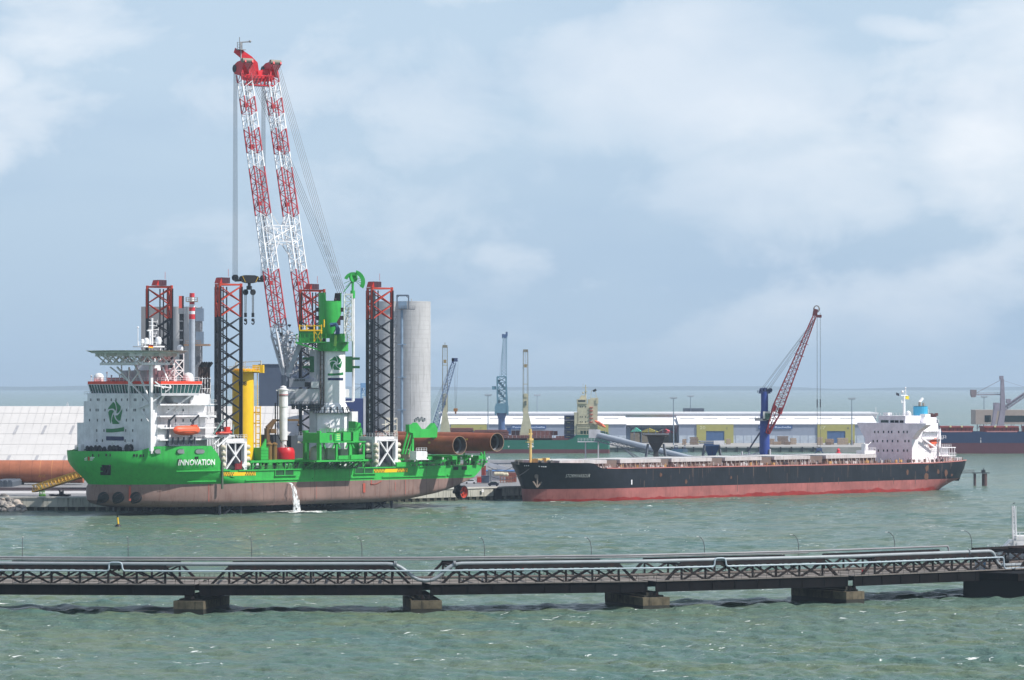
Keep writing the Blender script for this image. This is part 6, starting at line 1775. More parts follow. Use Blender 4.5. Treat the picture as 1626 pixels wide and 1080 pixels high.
    mb.rbox((wx(312, d), d-1, wz(548, d)), 11, 5, .8, m=2); mb.rail([(wx(296, d), d-3.5, wz(547, d)), (wx(320, d), d-3.5, wz(547, d))], 1.5, .08, 1.4, m=2)
    part('access_tower', mb, [grey, M('panel_blue_grey', (120, 136, 154), .5), M('platform_tan', (150, 124, 104), .7)], S)
    D2 = 1330; C = Root('chimney', 'slender grey chimney with red and white bands at its top', 'chimney', (wx(305, D2), D2, 4), 'W')
    mb = MB(); r = 4.8*D2/F; x = wx(304.8, D2); y_ = [(700, 465)]
    cols = [(507, 700, 2), (498, 507, 0), (490, 498, 1), (482.5, 490, 0), (474, 482.5, 1), (466, 474, 0)]
    for a, b, m in ((720, 507, 2), (507, 499, 0), (499, 494, 1), (494, 488, 0), (488, 484, 1), (483.5, 478.5, 0), (478.5, 472, 1), (472, 465.5, 0)):
        rr_ = r if a > 484 else r*.85; mb.rev([(rr_, wz(a, D2)), (rr_, wz(b, D2))], (x, D2, 0), 24, m=m)
    part('shaft', mb, [M('chimney_red', (196, 44, 52), .5), M('chimney_white', (214, 216, 220), .5), M('chimney_steel', (168, 176, 186), .4, metal=.2)], C, smooth=True)
    mb = MB(); mb.rbox((x, D2, wz(479, D2)), 4.4, 4.4, .3); mb.rail([(x-2.2, D2-2.2, wz(479, D2)), (x+2.2, D2-2.2, wz(479, D2))], 1.6, .09, 1); mb.bar((x-2.2, D2, wz(479, D2)), (x-2.2, D2, wz(472, D2)), .15); mb.bar((x+2.2, D2, wz(479, D2)), (x+2.2, D2, wz(472, D2)), .15)
    part('gallery', mb, M('gallery_tan', (150, 136, 120), .6), C)
    D3 = 1325; L = Root('marker_pole', 'dark pole with a bright red upper half left of the banded chimney', 'pole', (wx(289, D3), D3, 4), 'W')
    x = wx(288.5, D3); mb = MB(); mb.rbox((x-.4, D3, (4+wz(492, D3))/2), .9, 1.2, wz(492, D3)-4, m=0); mb.rbox((x+.4, D3+.2, (4+wz(470, D3))/2), .7, 1.0, wz(470, D3)-4, m=0); mb.rbox((x-.5, D3, (wz(492, D3)+wz(470, D3))/2), 1.2, 1.3, wz(470, D3)-wz(492, D3), m=1); mb.rbox((x, D3, wz(494, D3)), 2.4, 1.6, 2.2, m=2)
    for py in (510, 525, 540): mb.rbox((x-.3, D3-.3, wz(py, D3)), 1.5, 1.4, .5, m=2)
    part('post', mb, [black, M('pole_red', (214, 84, 72), .5), grey], L)
silos()
def lamp_mast(px, pt, pb, D, lab, z0):
    th = Root('floodlight_mast', lab, 'floodlight mast', (wx(px, D), D, z0), 'W', 'tall floodlight masts on the far quay')
    x = wx(px, D); zt = wz(pt, D); mb = MB(); mb.tube((x, D, z0), (x, D, zt), .42, 8, .25); part('mast', mb, M('mast_zinc', (120, 134, 148), .5), th)
    mb = MB(); mb.bar((x-1.8, D, zt), (x+1.8, D, zt), .3)
    for o in (-1.7, -.6, .6, 1.7): mb.rbox((x+o, D-.2, zt+.5), .7, .6, .8)
    part('lamp_head', mb, M('lamp_grey', (150, 156, 166), .5), th)
for a in ((775, 628.5, 706, 2010, 'floodlight mast left of the light blue harbour crane'), (853, 628.5, 660, 2150, 'floodlight mast seen over the roof right of the tan ship crane'), (1069.5, 633, 700, 2000, 'floodlight mast beside the red tent roof'), (1096.5, 630, 656, 2180, 'floodlight mast rising behind the small dark rooftop block'), (1352.5, 634, 708, 1990, 'floodlight mast left of the bulk carrier deckhouse'), (1562.5, 631, 655, 2150, 'floodlight mast under the grey loader jib')):
    lamp_mast(a[0], a[1], a[2], a[3], a[4], 3.0)
def far_quay():
    mb = MB(); mb.prism([(-60, 1942), (175, 1942), (175, 1930), (330, 1930), (330, 2400), (-60, 2400)], -4, 3.0, 'z'); solo('far_quay_ground', None, None, mb, M('far_quay_surface', (150, 148, 146), .9), (60, 2000, 3), kind='structure')
    mb = MB(); mb.box(-60, 175.2, 1941, 1941.9, -2, 2.3, 0); mb.box(-60, 175.2, 1940.6, 1942.4, 2.3, 3.1, 1)
    k = -58
    while k < 175: mb.box(k, k+.8, 1940.4, 1940.95, -1, 2.9, 2); k += 6.2
    solo('far_quay_wall', 'long dark weathered quay wall in front of the warehouses', 'wall', mb, [M('far_wall', (92, 104, 104), .9, streak=.5), M('far_cope', (160, 160, 158), .9), dgrey], (50, 1941, 0))
    D = 2065
    wallm = M('warehouse_grey', (138, 148, 166), .7, var=.04); wroof = M('warehouse_roof', (226, 226, 228), .6, var=.03, streak=.15, dirt=(190, 190, 192)); yl = M('portal_yellow', (160, 156, 92), .6, var=.05); bl = M('door_blue', (70, 98, 138), .6, var=.06)
    lowm = M('warehouse_low_panel', (176, 186, 198), .7)
    zb = 3.0
    def ware(px0, px1, lab, doors, sign, front=True):
        x0, x1 = wx(px0, D), wx(px1, D); ze = wz(673, D); zr = wz(660.5, D+26); zu = wz(655.5, D+48)
        th = Root('warehouse', lab, 'warehouse', ((x0+x1)/2, D, zb), 'W', 'white roofed warehouses on the far quay')
        mb = MB(); mb.box(x0, x1, D, D+60, zb, ze-.2); w = part('wall', mb, wallm, th)
        mb = MB(); mb.prism([(D-.6, ze-.4), (D-.6, ze+.1), (D+26, zr), (D+26, zr-.5)], x0-.4, x1+.4, 'x'); rf = part('roof', mb, wroof, th)
        mb = MB()
        k = x0+6
        while k < x1-6: mb.mark().rbox((k, D+17, ze+(zr-ze)*.66+.25), 9, .5, .35); k += 14
        parts('roof_vent', mb, grey, (rf, th))
        mb = MB(); mb.box(x0, x1, D-.08, D, zb, zb+4.6, 0)
        k = x0
        while k < x1: mb.box(k, k+.25, D-.2, D-.05, zb, zb+4.7, 1); k += 4.9
        part('lower_panel', mb, [lowm, wallm], (w, th))
        for a, b, da, db, t1, t2, tx1, tx2 in doors:
            mb = MB(); xa, xb = wx(a, D), wx(b, D); ya, yb = wx(da, D), wx(db, D); zd = wz(684.5, D)
            mb.box(xa, ya, D-.6, D-.1, zb, ze-.3); mb.box(yb, xb, D-.6, D-.1, zb, ze-.3); mb.box(ya, yb, D-.6, D-.1, zd, ze-.3)
            po = part('door_portal', mb, yl, th)
            mb = MB(); mb.box(ya, yb, D-.3, D-.12, zb, zd); 
            for q in range(1, 4): xq = ya+(yb-ya)*q/4; mb.box(xq-.05, xq+.05, D-.36, D-.3, zb, zd)
            part('sliding_door', mb, bl, (po, th))
            for t_, tx in ((t1, tx1), (t2, tx2)):
                if t_: part('door_number', text_mb(t_, lambda u, v: (wx(tx+u*(9 if len(t_) > 1 else 3), D), D-.65, wz(681.5, D)+v*(2.7 if len(t_) > 1 else 1.6)), 1, .03), M('number_pale', (196, 196, 150), .6) if len(t_) > 1 else M('number_grey', (110, 112, 96), .6), (po, th))
        for a, b, tx in sign:
            mb = MB(); mb.box(wx(a, D), wx(b, D), D-.45, D-.3, wz(681.3, D), wz(675.6, D)); so = part('name_board', mb, M('sign_blue', (56, 84, 134), .5, var=.03), th)
            part('board_lettering', text_mb(tx, lambda u, v: (wx(a+2+u*(b-a-4), D), D-.5, wz(679.7, D)+v*1.5), 1, .02), M('sign_white', (190, 206, 226), .5), (so, th))
        return th
    ware(700, 994, 'long white roofed warehouse behind the green cargo ship, with a blue name board', [(716, 773, 728, 760, '', 'C', 0, 762), (940, 966, 946, 960, '', '', 0, 0)], [(812, 867, 'Port La Rochelle')])
    ware(1078, 1392, 'long white roofed warehouse with two yellow door portals behind the tall blue mast crane', [(1106, 1164.5, 1121, 1150, '20', 'C', 1111, 1152.5), (1297.5, 1357, 1313, 1342, '17', 'B', 1302, 1345)], [(1204, 1258, 'Port La Rochelle')])
    # upper roof monitor running over everything
    th = Root('rear_warehouse', 'white flat roof strip running the whole length behind the warehouses', 'warehouse', (60, 2125, 3), 'W')
    mb = MB(); mb.box(wx(700, 2118), wx(1391, 2118), 2118, 2160, 3, wz(661.5, 2118)); mb.box(wx(994, 2117), wx(1078, 2117), 2117.2, 2117.9, wz(661, 2117), wz(657.5, 2117)); part('wall', mb, M('rear_wall', (120, 132, 146), .7), th)
    mb = MB(); mb.box(wx(697, 2112), wx(1394, 2112), 2108, 2165, wz(658, 2112), wz(655, 2112)); mb.box(wx(697, 2112), wx(1392, 2112), 2112, 2118, wz(661.0, 2112)-1.2, wz(658, 2112), ); part('roof', mb, [wroof], th)
    mb = MB(); mb.box(wx(1087, 2180), wx(1118, 2180), 2180, 2200, 3, wz(648.5, 2180)); part('rooftop_block', mb, M('slate_block', (88, 98, 112), .7), th)
    # open canopy between the warehouses
    th = Root('canopy', 'open white roofed canopy on columns between the two warehouses', 'canopy', (wx(1035, D), D+4, 3), 'W')
    mb = MB(); x0, x1 = wx(994.5, D), wx(1077, D); mb.prism([(D+3, wz(674.5, D)-.3), (D+3, wz(674.5, D)), (D+34, wz(663, D+34)), (D+34, wz(663, D+34)-.4)], x0, x1, 'x'); part('roof', mb, wroof, th)
    mb = MB(); mb.lattice((x0, D+4, wz(677, D)), (x1, D+4, wz(677, D)), (0, 1, 0), (0, 0, 1), .8, 1.3, 20, .1, .07); part('lattice_girder', mb, grey, th)
    for k in range(8):
        mb = MB(); x = x0+.5+(x1-x0-1)*k/7; mb.bar((x, D+4, 3), (x, D+4, wz(674.5, D)-.3), .35); part('column', mb, M('column_slate', (84, 100, 122), .6), th)
    mb = MB(); mb.box(x0+.2, x0+2.6, D+5, D+20, 3, wz(676, D)); part('stair_shaft', mb, M('column_slate', (84, 100, 122), .6), th)
    for px0, px1, py, c, lab in ((1001, 1018.5, 678.5, (96, 196, 180), 'turquoise gabled tent roof under the canopy'), (1016, 1046, 679.5, (176, 168, 84), 'olive yellow gabled tent roof under the canopy'), (1043, 1069, 681, (196, 84, 98), 'red gabled tent roof under the canopy')):
        d = D+40 if c[0] != 196 else D+30; mb = MB(); a, b = wx(px0, d), wx(px1, d); m = a+(b-a)*.45; zt = wz(py, d)-.3; ze = zt-2.4
        mb.prism([(a, 3), (b, 3), (b, ze), (m, zt), (a, ze)], d, d+25, 'y', 1); mb.add([(a-.2, d-.3, ze-.1), (m, d-.3, zt+.1), (m+3, d+25, zt+.1), (a+3, d+25, ze-.1)], [(0, 1, 2, 3)], 0); mb.add([(b+.2, d-.3, ze-.1), (m, d-.3, zt+.1), (m+3, d+25, zt+.1), (b+3, d+25, ze-.1)], [(0, 1, 2, 3)], 0)
        mb.prism([(a, ze), (b, ze), (m, zt)], d-.25, d-.1, 'y', 0)
        solo('market_tent', lab, 'tent', mb, [M('tent_%d' % c[0], c, .7, var=.05), M('tent_side', (140, 132, 120), .8)], (m, d, 3))
    # stacks of timber and odd crates on the quay
    rr = random.Random(31); tm = [M('timber_a', (150, 128, 110), .9, var=.25, scale=1.5), M('timber_b', (122, 104, 92), .9, var=.25, scale=1.5), M('timber_c', (164, 146, 128), .9, var=.2, scale=1.5)]
    spots = [(1086.5, 6, 9, 'by the first yellow portal corner'), (1102, 13, 12, 'large, left of the first yellow portal'), (1156.5, 7, 9, 'right of the first blue door'), (1224, 11, 9, 'just right of the blue crane mast'), (1243, 17, 13, 'tallest of the middle row'), (1259, 10, 10, 'at the right end of the middle row'), (1234, 12, 5, 'low, in front of the middle row'), (1250, 10, 5, 'low and flat, front right'), (1301.5, 9, 12, 'square, below the hoist ropes'), (1317, 13, 9, 'stepped, left of the second blue door'), (1315, 8, 5, 'low, before the stepped stack'), (1338, 17, 10.5, 'long and pale, before the second blue door'), (1148, 4, 6, 'small, beside the first blue door'), (1353, 5, 7, 'beside the floodlight mast foot')]
    for k, (px, w, h, lab) in enumerate(spots):
        d = 2020-(12 if 'low' in lab else 0)-k*.7; mb = MB(); ww = w*d/F; hh = h*d/F; n = max(2, int(hh/.8))
        for j in range(n):
            u = 1-.12*(j/n)*rr.random(); mb.rbox((wx(px, d)+rr.uniform(-.2, .2), d, 3.02+hh*(j+.5)/n), ww*u, 4, hh/n*.86)
        solo('timber_stack', 'stack of sawn timber on the far quay, '+lab, 'timber stack', mb, tm[k % 3], (wx(px, d), d, 3), group='timber stacks on the far quay')
far_quay()
def plain_boat(name, lab, px, py, D, L, cols, group=None):
    pass
def green_cargo():
    D = 1905; S = D/F
    R = Root('cargo_ship', 'dark green cargo ship with two upright tan deck cranes and cream deckhouse', 'ship', (wx(830, D), D+8, 0), 'W')
    gh = M('cargo_green', (26, 104, 86), .5, var=.06, streak=.2, dirt=(40, 84, 74)); rb = M('cargo_maroon', (96, 52, 58), .6, var=.1)
    mb = MB(); X = lambda p: wx(p, D); Z = lambda p: wz(p, D)
    top = [(640, 699), (900, 699), (908, 697), (916, 691), (921, 689.5), (966, 689.5)]
    rows = []
    pxs = [640, 700, 760, 820, 880, 900, 904, 908, 912, 916, 921, 940, 955, 966]
    def zt(p): return Z(lerpt(top, p))
    for y, inset in ((0, 0),):
        mb.grid([[(X(p), D, -1.5) for p in pxs], [(X(p), D, Z(713.5)) for p in pxs], [(X(p), D, zt(p)) for p in pxs]], mfun=lambda i, k: 1 if i == 0 else 0)
    mb.grid([[(X(966), D, z), (X(966)+.8, D+3, z), (X(966)+.8, D+15, z), (X(966), D+18, z)] for z in (-1.5, Z(713.5), zt(966))], mfun=lambda i, k: 1 if i == 0 else 0)
    mb.grid([[(X(p), D+18, -1.5) for p in pxs], [(X(p), D+18, zt(p)) for p in pxs]])
    mb.grid([[(X(p), D+y, zt(p)-.5) for p in pxs] for y in (0, 18)])
    hull = part('hull', mb, [gh, rb], R); P = (hull, R); lw = M('lettering_white', (235, 235, 235), .5)
    for t_, px, w, py, h in (('Y', 806, 3.4, 711, 1.5), ('S', 838, 10, 710.5, 3.3)):
        part('hull_letter', text_mb(t_, lambda u, v: (X(px+u*w), D-.1, Z(py)+v*h), 1, .02), lw, P)
    mb = MB(); mb.box(X(780), X(905), D+2, D+16, Z(699)-.3, Z(696)); part('hatch_coaming', mb, rb, R)
    tan = M('cream_paint', (184, 178, 154), .5, streak=.15, dirt=(170, 150, 110))
    for pxc, pt, off in ((706.5, 548, 0), (834.5, 555, 0)):
        d = D+3; x = wx(pxc, d); z0 = Z(699); mb = MB()
        zs = wz(698 if pxc > 800 else 700, d)
        if pxc > 800: prof = [(wx(823.5, d), zs), (wx(845, d), zs), (wx(843, d), wz(672, d)), (wx(840.5, d), wz(661, d)), (wx(838.5, d), wz(655, d)), (wx(831, d), wz(655, d)), (wx(829.5, d), wz(668, d))]
        else: prof = [(wx(697.5, d), zs), (wx(717, d), zs), (wx(714.5, d), wz(680, d)), (wx(710, d), wz(657, d)), (wx(709, d), wz(654, d)), (wx(703, d), wz(654, d)), (wx(700, d), wz(675, d))]
        mb.prism(prof, d, d+5, 'y'); mb.box(x-1.35, x+1.35, d+.5, d+4.5, wz(655, d), wz(626, d)); mb.rbox((x, d+.3, wz(640, d)), 1.1, .6, 2.4, m=1)
        cr = part('deck_crane', mb, [tan, M('cab_glass', (92, 100, 96), .3)], R)
        mb = MB()
        for o in (-1.4, 1.4): mb.bar((x+o, d+1, wz(655, d)), (x+o*.9, d+1, wz(pt+2, d)), .42, m=1)
        for py in (610, 580): mb.bar((x-1.4, d+1, wz(py, d)), (x+1.4, d+1, wz(py, d)), .35)
        mb.rbox((x, d+1, wz(pt+2, d)), 2.7, 1.4, 1.5, m=1); mb.rbox((x, d+1, wz(pt+26, d)), 1.6, 1.2, 1.8, m=2); mb.bar((x, d+1, wz(pt+26, d)), (x, d+1, wz(pt+3, d)), .14, m=1); mb.rbox((x, d+1, wz(628, d)), 1.6, 1.6, 2.2)
        for o in (-.5, .5): mb.bar((x+o, d+1, wz(626, d)), (x+o, d+1, wz(pt+4, d)), .08, m=1)
        if pxc < 800: mb.bar((x, d+1, wz(pt, d)), (x, d+1, wz(pt-4, d)), .3, m=1)
        part('crane_jib', mb, [tan, M('jib_grey', (124, 118, 104), .6), M('block_ochre', (150, 128, 84), .6)], (cr, R))
    # deckhouse
    d = D+1; x = lambda p: wx(p, d); z = lambda p: wz(p, d); mb = MB()
    mb.box(x(912), x(918), d, d+14, z(690), z(655)); mb.box(x(916.5), x(949), d-.3, d+15, z(690), z(677)); mb.box(x(917), x(935), d, d+14, z(677), z(641)); mb.box(x(934), x(949), d+.4, d+12, z(677), z(634)); mb.box(x(916.5), x(932), d-.5, d+15, z(641.5), z(634)); mb.prism([(x(920), z(634)), (x(932), z(634)), (x(928), z(628)), (x(923), z(628))], d+2, d+8, 'y')
    mb.box(x(916), x(950), d-.8, d+15, z(673.5), z(673)); mb.box(x(938), x(950), d+1, d+8, z(634), z(632)); mb.box(x(946), x(950), d, d+3, z(641), z(634))
    dh = part('deckhouse', mb, tan, R); mb = MB()
    mb.box(x(918), x(929.5), d-.56, d-.5, z(638), z(635.5)); part('bridge_window', mb, glass, (dh, R))
    wm = MB(); wm.box(-.25, .25, d-.07, d-.01, -.35, .35); w0 = None
    for py in (646, 662, 670):
        for px in (921.5, 924.5, 930):
            if w0 is None: w0 = part('window', wm, glass, (dh, R)); w0.location = (x(px), 0, z(py)); ref = Vector(w0.location)
            else: again(w0, (x(px)-ref.x, 0, z(py)-ref.z), dh)
    mb = MB()
    for py in (648, 653, 659, 665, 671): mb.box(x(936), x(941.5), d-.6, d+.4, z(py), z(py)+.5)
    part('stair_landing', mb, M('stair_red', (170, 80, 66), .6), (dh, R))
    mb = MB()
    for p in (917, 921, 926, 931, 936, 941, 946): mb.bar((x(p), d-.9, z(690)), (x(p), d-.9, z(675)), .25)
    for py in (690, 683, 675.5): mb.bar((x(916), d-.9, z(py)), (x(950), d-.9, z(py)), .25)
    part('gallery_rail', mb, tan, (dh, R))
    mb = MB(); mb.tube((x(930), d+3, z(634)), (x(930), d+3, z(611)), .5, 8, .25); mb.bar((x(925), d+3, z(616)), (x(933), d+3, z(616)), .25); mb.bar((x(926), d+3, z(609)), (x(926), d+3, z(616)), .15); mb.rbox((x(930.5), d+3, z(622)), 1.6, 1.2, .4); mb.sphere((x(926), d+3, z(624)), .6, 8); part('signal_mast', mb, tan, R)
    mb = MB(); mb.bar((x(938), d+4, z(634)), (x(939.5), d+4, z(620)), .2); mb.bar((x(948), d+4, z(634)), (x(945.5), d+4, z(620)), .25); mb.bar((x(939), d+4, z(621)), (x(946), d+4, z(621)), .25); mb.rbox((x(944.5), d+4, z(620)), 2.0, 1.2, 1.2, 0, 1, 0, -.5); part('funnel_frame', mb, [tan, black], R)
    a = Vector((x(944), d-1.2, z(668))); th = Root('lifeboat', 'bright orange free-fall lifeboat sloping off the stern of the green cargo ship', 'lifeboat', tuple(a), 'W')
    b = Vector((x(961.5), d-1.2, z(678.5))); mb = MB(); u = (b-a).normalized(); n = Vector((-u.z, 0, u.x)); L = (b-a).length
    rows = []
    for k in range(9):
        t = k/8; w = max(.05, sin(pi*min(.95, max(.04, t)))**.5); rows.append([tuple(a+u*L*t+n*(.95*w*sin(q))+Vector((0, 1, 0))*(1.1*w*cos(q))) for q in [2*pi*j/10 for j in range(11)]])
    mb.grid(rows); part('boat_hull', mb, M('lifeboat_orange2', (230, 110, 80), .5), th, smooth=True)
    mb = MB(); mb.bar(tuple(a+u*2+n*1.0-Vector((0, 1.1, 0))), tuple(a+u*5+n*.9-Vector((0, 1.1, 0))), .3); part('canopy_strip', mb, white, th)
    mb = MB(); e = a-n*1.6; f = b-n*1.4+u*.6
    for yo in (-1, 1.5): mb.bar((e.x, e.y+yo, e.z), (f.x, f.y+yo, f.z), .3)
    mb.bar((f.x, f.y, f.z), (x(962), d, z(690)), .3); mb.bar((x(950), d, z(690)), (x(952), d, z(676)), .25); part('launch_ramp', mb, tan, R)
    # blue containers and rusty cargo
    cb = [M('container_navy', (36, 50, 86), .6, streak=.2), M('container_dark', (40, 46, 60), .6)]
    k_ = 0
    cc = text = None
    names = ['lowest', 'second lowest', 'third', 'fourth', 'top']
    for j in range(5):
        z0 = Z(697)+j*2.62; xa, xb = X(896), X(912.5)
        mb = MB(); mb.box(xa, xb, D+3, D+5.4, z0, z0+2.55)
        q = xa+.4
        while q < xb-.3: mb.box(q, q+.12, D+2.93, D+3, z0+.2, z0+2.35); q += .5
        mb.box(xa+1.0+.6*(j % 2), xa+3.4, D+2.9, D+2.93, z0+1.1, z0+1.45, 1)
        solo('container', 'dark navy container on the green cargo ship, '+names[j]+' of its stack', 'container', mb, [cb[j % 2], M('marking_ochre', (150, 140, 90), .6)], (xa, D+3, z0), group='stacked navy containers')
    rs = M('cargo_rust', (108, 66, 62), .8, var=.25, scale=.8); rr = random.Random(17)
    def bundle(p0, p1, y0, y1, lab, round_=False, dy=4):
        mb = MB(); a, b = X(p0), X(p1); zb_, zt_ = Z(y1), Z(y0)
        if round_:
            rows_ = int((zt_-zb_)/.75)+1
            for j in range(rows_):
                for i in range(3): r = rr.uniform(.32, .42); mb.tube((a+rr.uniform(0, 1.5), D+dy+i*.9, zb_+.4+j*.72), (b-rr.uniform(0, 1.5), D+dy+i*.9, zb_+.4+j*.72+rr.uniform(-.15, .15)), r, 7)
        else:
            n = max(3, int((b-a)/2.2))
            for i in range(n): mb.box(a+(b-a)*i/n, a+(b-a)*(i+1)/n-.14, D+dy, D+dy+5, zb_, zt_-rr.uniform(0, .25))
        solo('cargo_bundle', lab, 'deck cargo', mb, rs, (a, D+dy, zb_))
    bundle(700, 752, 680.5, 690, 'long bundle of dark logs on deck behind the brown piles', True)
    bundle(752, 808, 684, 693, 'bundle of logs with pale cut ends left of the right tan crane', True, 3)
    bundle(812, 886, 684, 691.5, 'upper row of rusty brown steel cargo right of the tan crane', False, 6)
    bundle(795, 877, 691, 699, 'lower row of rusty brown steel cargo along the rail', False, 2)
    bundle(883, 897, 692, 698, 'short rusty block beside the navy containers', False, 3)
    mb = MB(); mb.bar((X(805), D+5, Z(690)), (X(805), D+5, Z(677)), .25); mb.bar((X(810), D+5, Z(690)), (X(810), D+5, Z(677)), .25); mb.rbox((X(808), D+5, Z(684)), 2.4, 2, 3.4); mb.bar((X(803), D+5, Z(678)), (X(814), D+5, Z(678)), .3)
    solo('forklift', 'small blue lifting machine between the log bundles', 'forklift', mb, M('machine_blue', (56, 84, 130), .6), (X(807), D+5, Z(692)))
    # stern gear
    mb = MB(); mb.box(X(921), X(934), D+.5, D+6, Z(690), Z(684)); mb.mark().box(X(952), X(965), D+1, D+8, Z(690), Z(686)); parts('stern_winch', mb, M('stern_dark_green', (24, 74, 62), .6), R)
green_cargo()
def blue_ship():
    D = 1895; X = lambda p: wx(p, D); Z = lambda p: wz(p, D)
    R = Root('ore_carrier', 'dark blue and maroon ship moored beyond the bulk carrier stern at the right edge', 'ship', (X(1560), D+8, 0), 'W')
    bl = M('ore_blue', (34, 52, 88), .5, var=.06, streak=.2, dirt=(24, 40, 80)); mr = M('ore_maroon', (88, 46, 58), .6, var=.08)
    top = [(1470, 662), (1486, 664), (1489, 668), (1494, 683), (1497, 685.5), (1760, 686.5)]; px = [1470, 1478, 1484, 1487, 1489, 1491, 1493, 1495, 1497, 1510, 1560, 1600, 1650, 1700, 1760]
    mb = MB()
    for y in (0, 26): mb.grid([[(X(p), D+y, -1.5) for p in px], [(X(p), D+y, Z(703.5)) for p in px], [(X(p), D+y, Z(lerpt(top, p))) for p in px]], mfun=lambda i, k: 1 if i == 0 else 0)
    mb.grid([[(X(p), D+y, Z(lerpt(top, p))-.4) for p in px] for y in (0, 26)], m=1)
    mb.grid([[(X(1470), D, z), (X(1462), D+13, z), (X(1470), D+26, z)] for z in (-1.5, Z(703.5), Z(662))], mfun=lambda i, k: 1 if i == 0 else 0)
    hull = part('hull', mb, [bl, mr], R)
    mb = MB(); mb.box(X(1556.5), X(1557.7), D-.1, D, Z(703), Z(699)); mb.box(X(1556.8), X(1557.5), D-.1, D, Z(698), Z(695)); part('load_mark', mb, white, (hull, R))
    hm = M('hatch_maroon', (136, 62, 60), .7, var=.15)
    for a, b in ((1493, 1546), (1564, 1618), (1632, 1690)):
        mb = MB(); mb.box(X(a), X(b), D+3, D+22, Z(686), Z(679.5), 0); mb.box(X(a)-.3, X(b)+.3, D+2.6, D+22.4, Z(679.5), Z(677), 0)
        k = X(a)+.5
        while k < X(b): mb.box(k, k+.5, D+2.6, D+3, Z(685), Z(680), 1); k += 2.3
        part('hatch_cover', mb, [hm, M('hatch_rib', (96, 42, 46), .7)], R)
        mb = MB(); mb.box(X(a)+1, X(b)-1, D-.02, D+.2, Z(686.3), Z(684.4)); part('deck_strip', mb, M('strip_pink', (178, 120, 120), .6), R)
        for p in (a+17, a+35): mb = MB(); mb.rbox((X(p), D+2.3, Z(677.5)), 1.0, .5, .9); part('deck_lamp', mb, M('lamp_cream', (220, 206, 150), .5), R)
    mb = MB(); rr = random.Random(3)
    for k in range(16): p = 1472+k*1.2; mb.rbox((X(p), D+4+rr.random()*6, Z(662)+rr.uniform(-.5, 1.4)), 1.4, 2, 1.6)
    part('forecastle_gear', mb, M('gear_red_brown', (110, 62, 58), .7), R)
blue_ship()
def loader():
    D = 1960; X = lambda p: wx(p, D); Z = lambda p: wz(p, D)
    B = Root('conveyor_building', 'beige box building on legs behind the dark blue ship', 'building', (X(1600), D+12, 3), 'W')
    bg_ = M('beige_cladding', (158, 148, 142), .7, var=.05); mb = MB(); d = D+14
    mb.box(wx(1549, d), wx(1760, d), d, d+20, wz(674, d), wz(651, d)); w = part('wall', mb, bg_, B)
    mb = MB(); mb.box(wx(1563.5, d), wx(1573.5, d), d-.1, d, wz(670, d), wz(659.5, d)); part('window', mb, glass, (w, B)); mb = MB(); mb.box(wx(1593, d), wx(1740, d), d-.1, d, wz(670, d), wz(660, d)); part('window_band', mb, glass, (w, B))
    for p in (1552, 1562, 1574, 1590, 1606, 1622, 1650): mb = MB(); mb.bar((wx(p, d), d+1, 3), (wx(p, d), d+1, wz(674, d)), .5); mb.bar((wx(p, d), d+1, wz(682, d)), (wx(p+5, d), d+1, wz(674, d)), .25); part('leg', mb, grey, B)
    L = Root('ship_loader', 'grey slewing loader crane with counterweight jib at the right edge', 'crane', (X(1590), D, 3), 'W')
    g = M('loader_grey', (142, 138, 152), .6, streak=.2)
    mb = MB(); mb.prism([(X(1583), Z(676)), (X(1593.5), Z(676)), (X(1596), Z(650)), (X(1593.5), Z(602)), (X(1589), Z(602)), (X(1588), Z(650)), (X(1586), Z(662))], D-1.5, D+1.5, 'y'); mb.rbox((X(1590), D, Z(600)), 2.2, 2, 2.2); mb.prism([(X(1574), Z(676)), (X(1579), Z(676)), (X(1584), Z(644)), (X(1579), Z(643))], D-2, D+2, 'y'); mb.rbox((X(1582), D, Z(646)), 3.4, 3, 4.6)
    part('tower', mb, g, L)
    mb = MB(); mb.bar((X(1548), D, Z(627)), (X(1590), D, Z(626.5)), .6); mb.rail([(X(1549), D, Z(626.5)), (X(1588), D, Z(626))], 1.1, .07, 1.5); mb.bar((X(1550), D, Z(624)), (X(1588), D, Z(604)), .25); mb.bar((X(1592), D, Z(604)), (X(1650), D, Z(622)), .12)
    part('counter_jib', mb, g, L); mb = MB(); mb.prism([(X(1541), Z(619)), (X(1550), Z(619)), (X(1550), Z(625)), (X(1548.5), Z(631)), (X(1542.5), Z(631)), (X(1541), Z(626))], D-2, D+2, 'y'); part('counterweight', mb, M('counterweight', (128, 118, 124), .7), L)
    mb = MB(); mb.lattice((X(1593), D, Z(650)), (X(1665), D, Z(601)), (0, 1, 0), Vector((-.56, 0, .82)), 2.4, 2.2, 22, .2, .12); mb.bar((X(1593), D, Z(648)), (X(1665), D, Z(598)), 1.2, 1.2); mb.rbox((X(1601), D, Z(637)), 2.5, 2.5, 2.5); part('boom', mb, g, L)
loader()
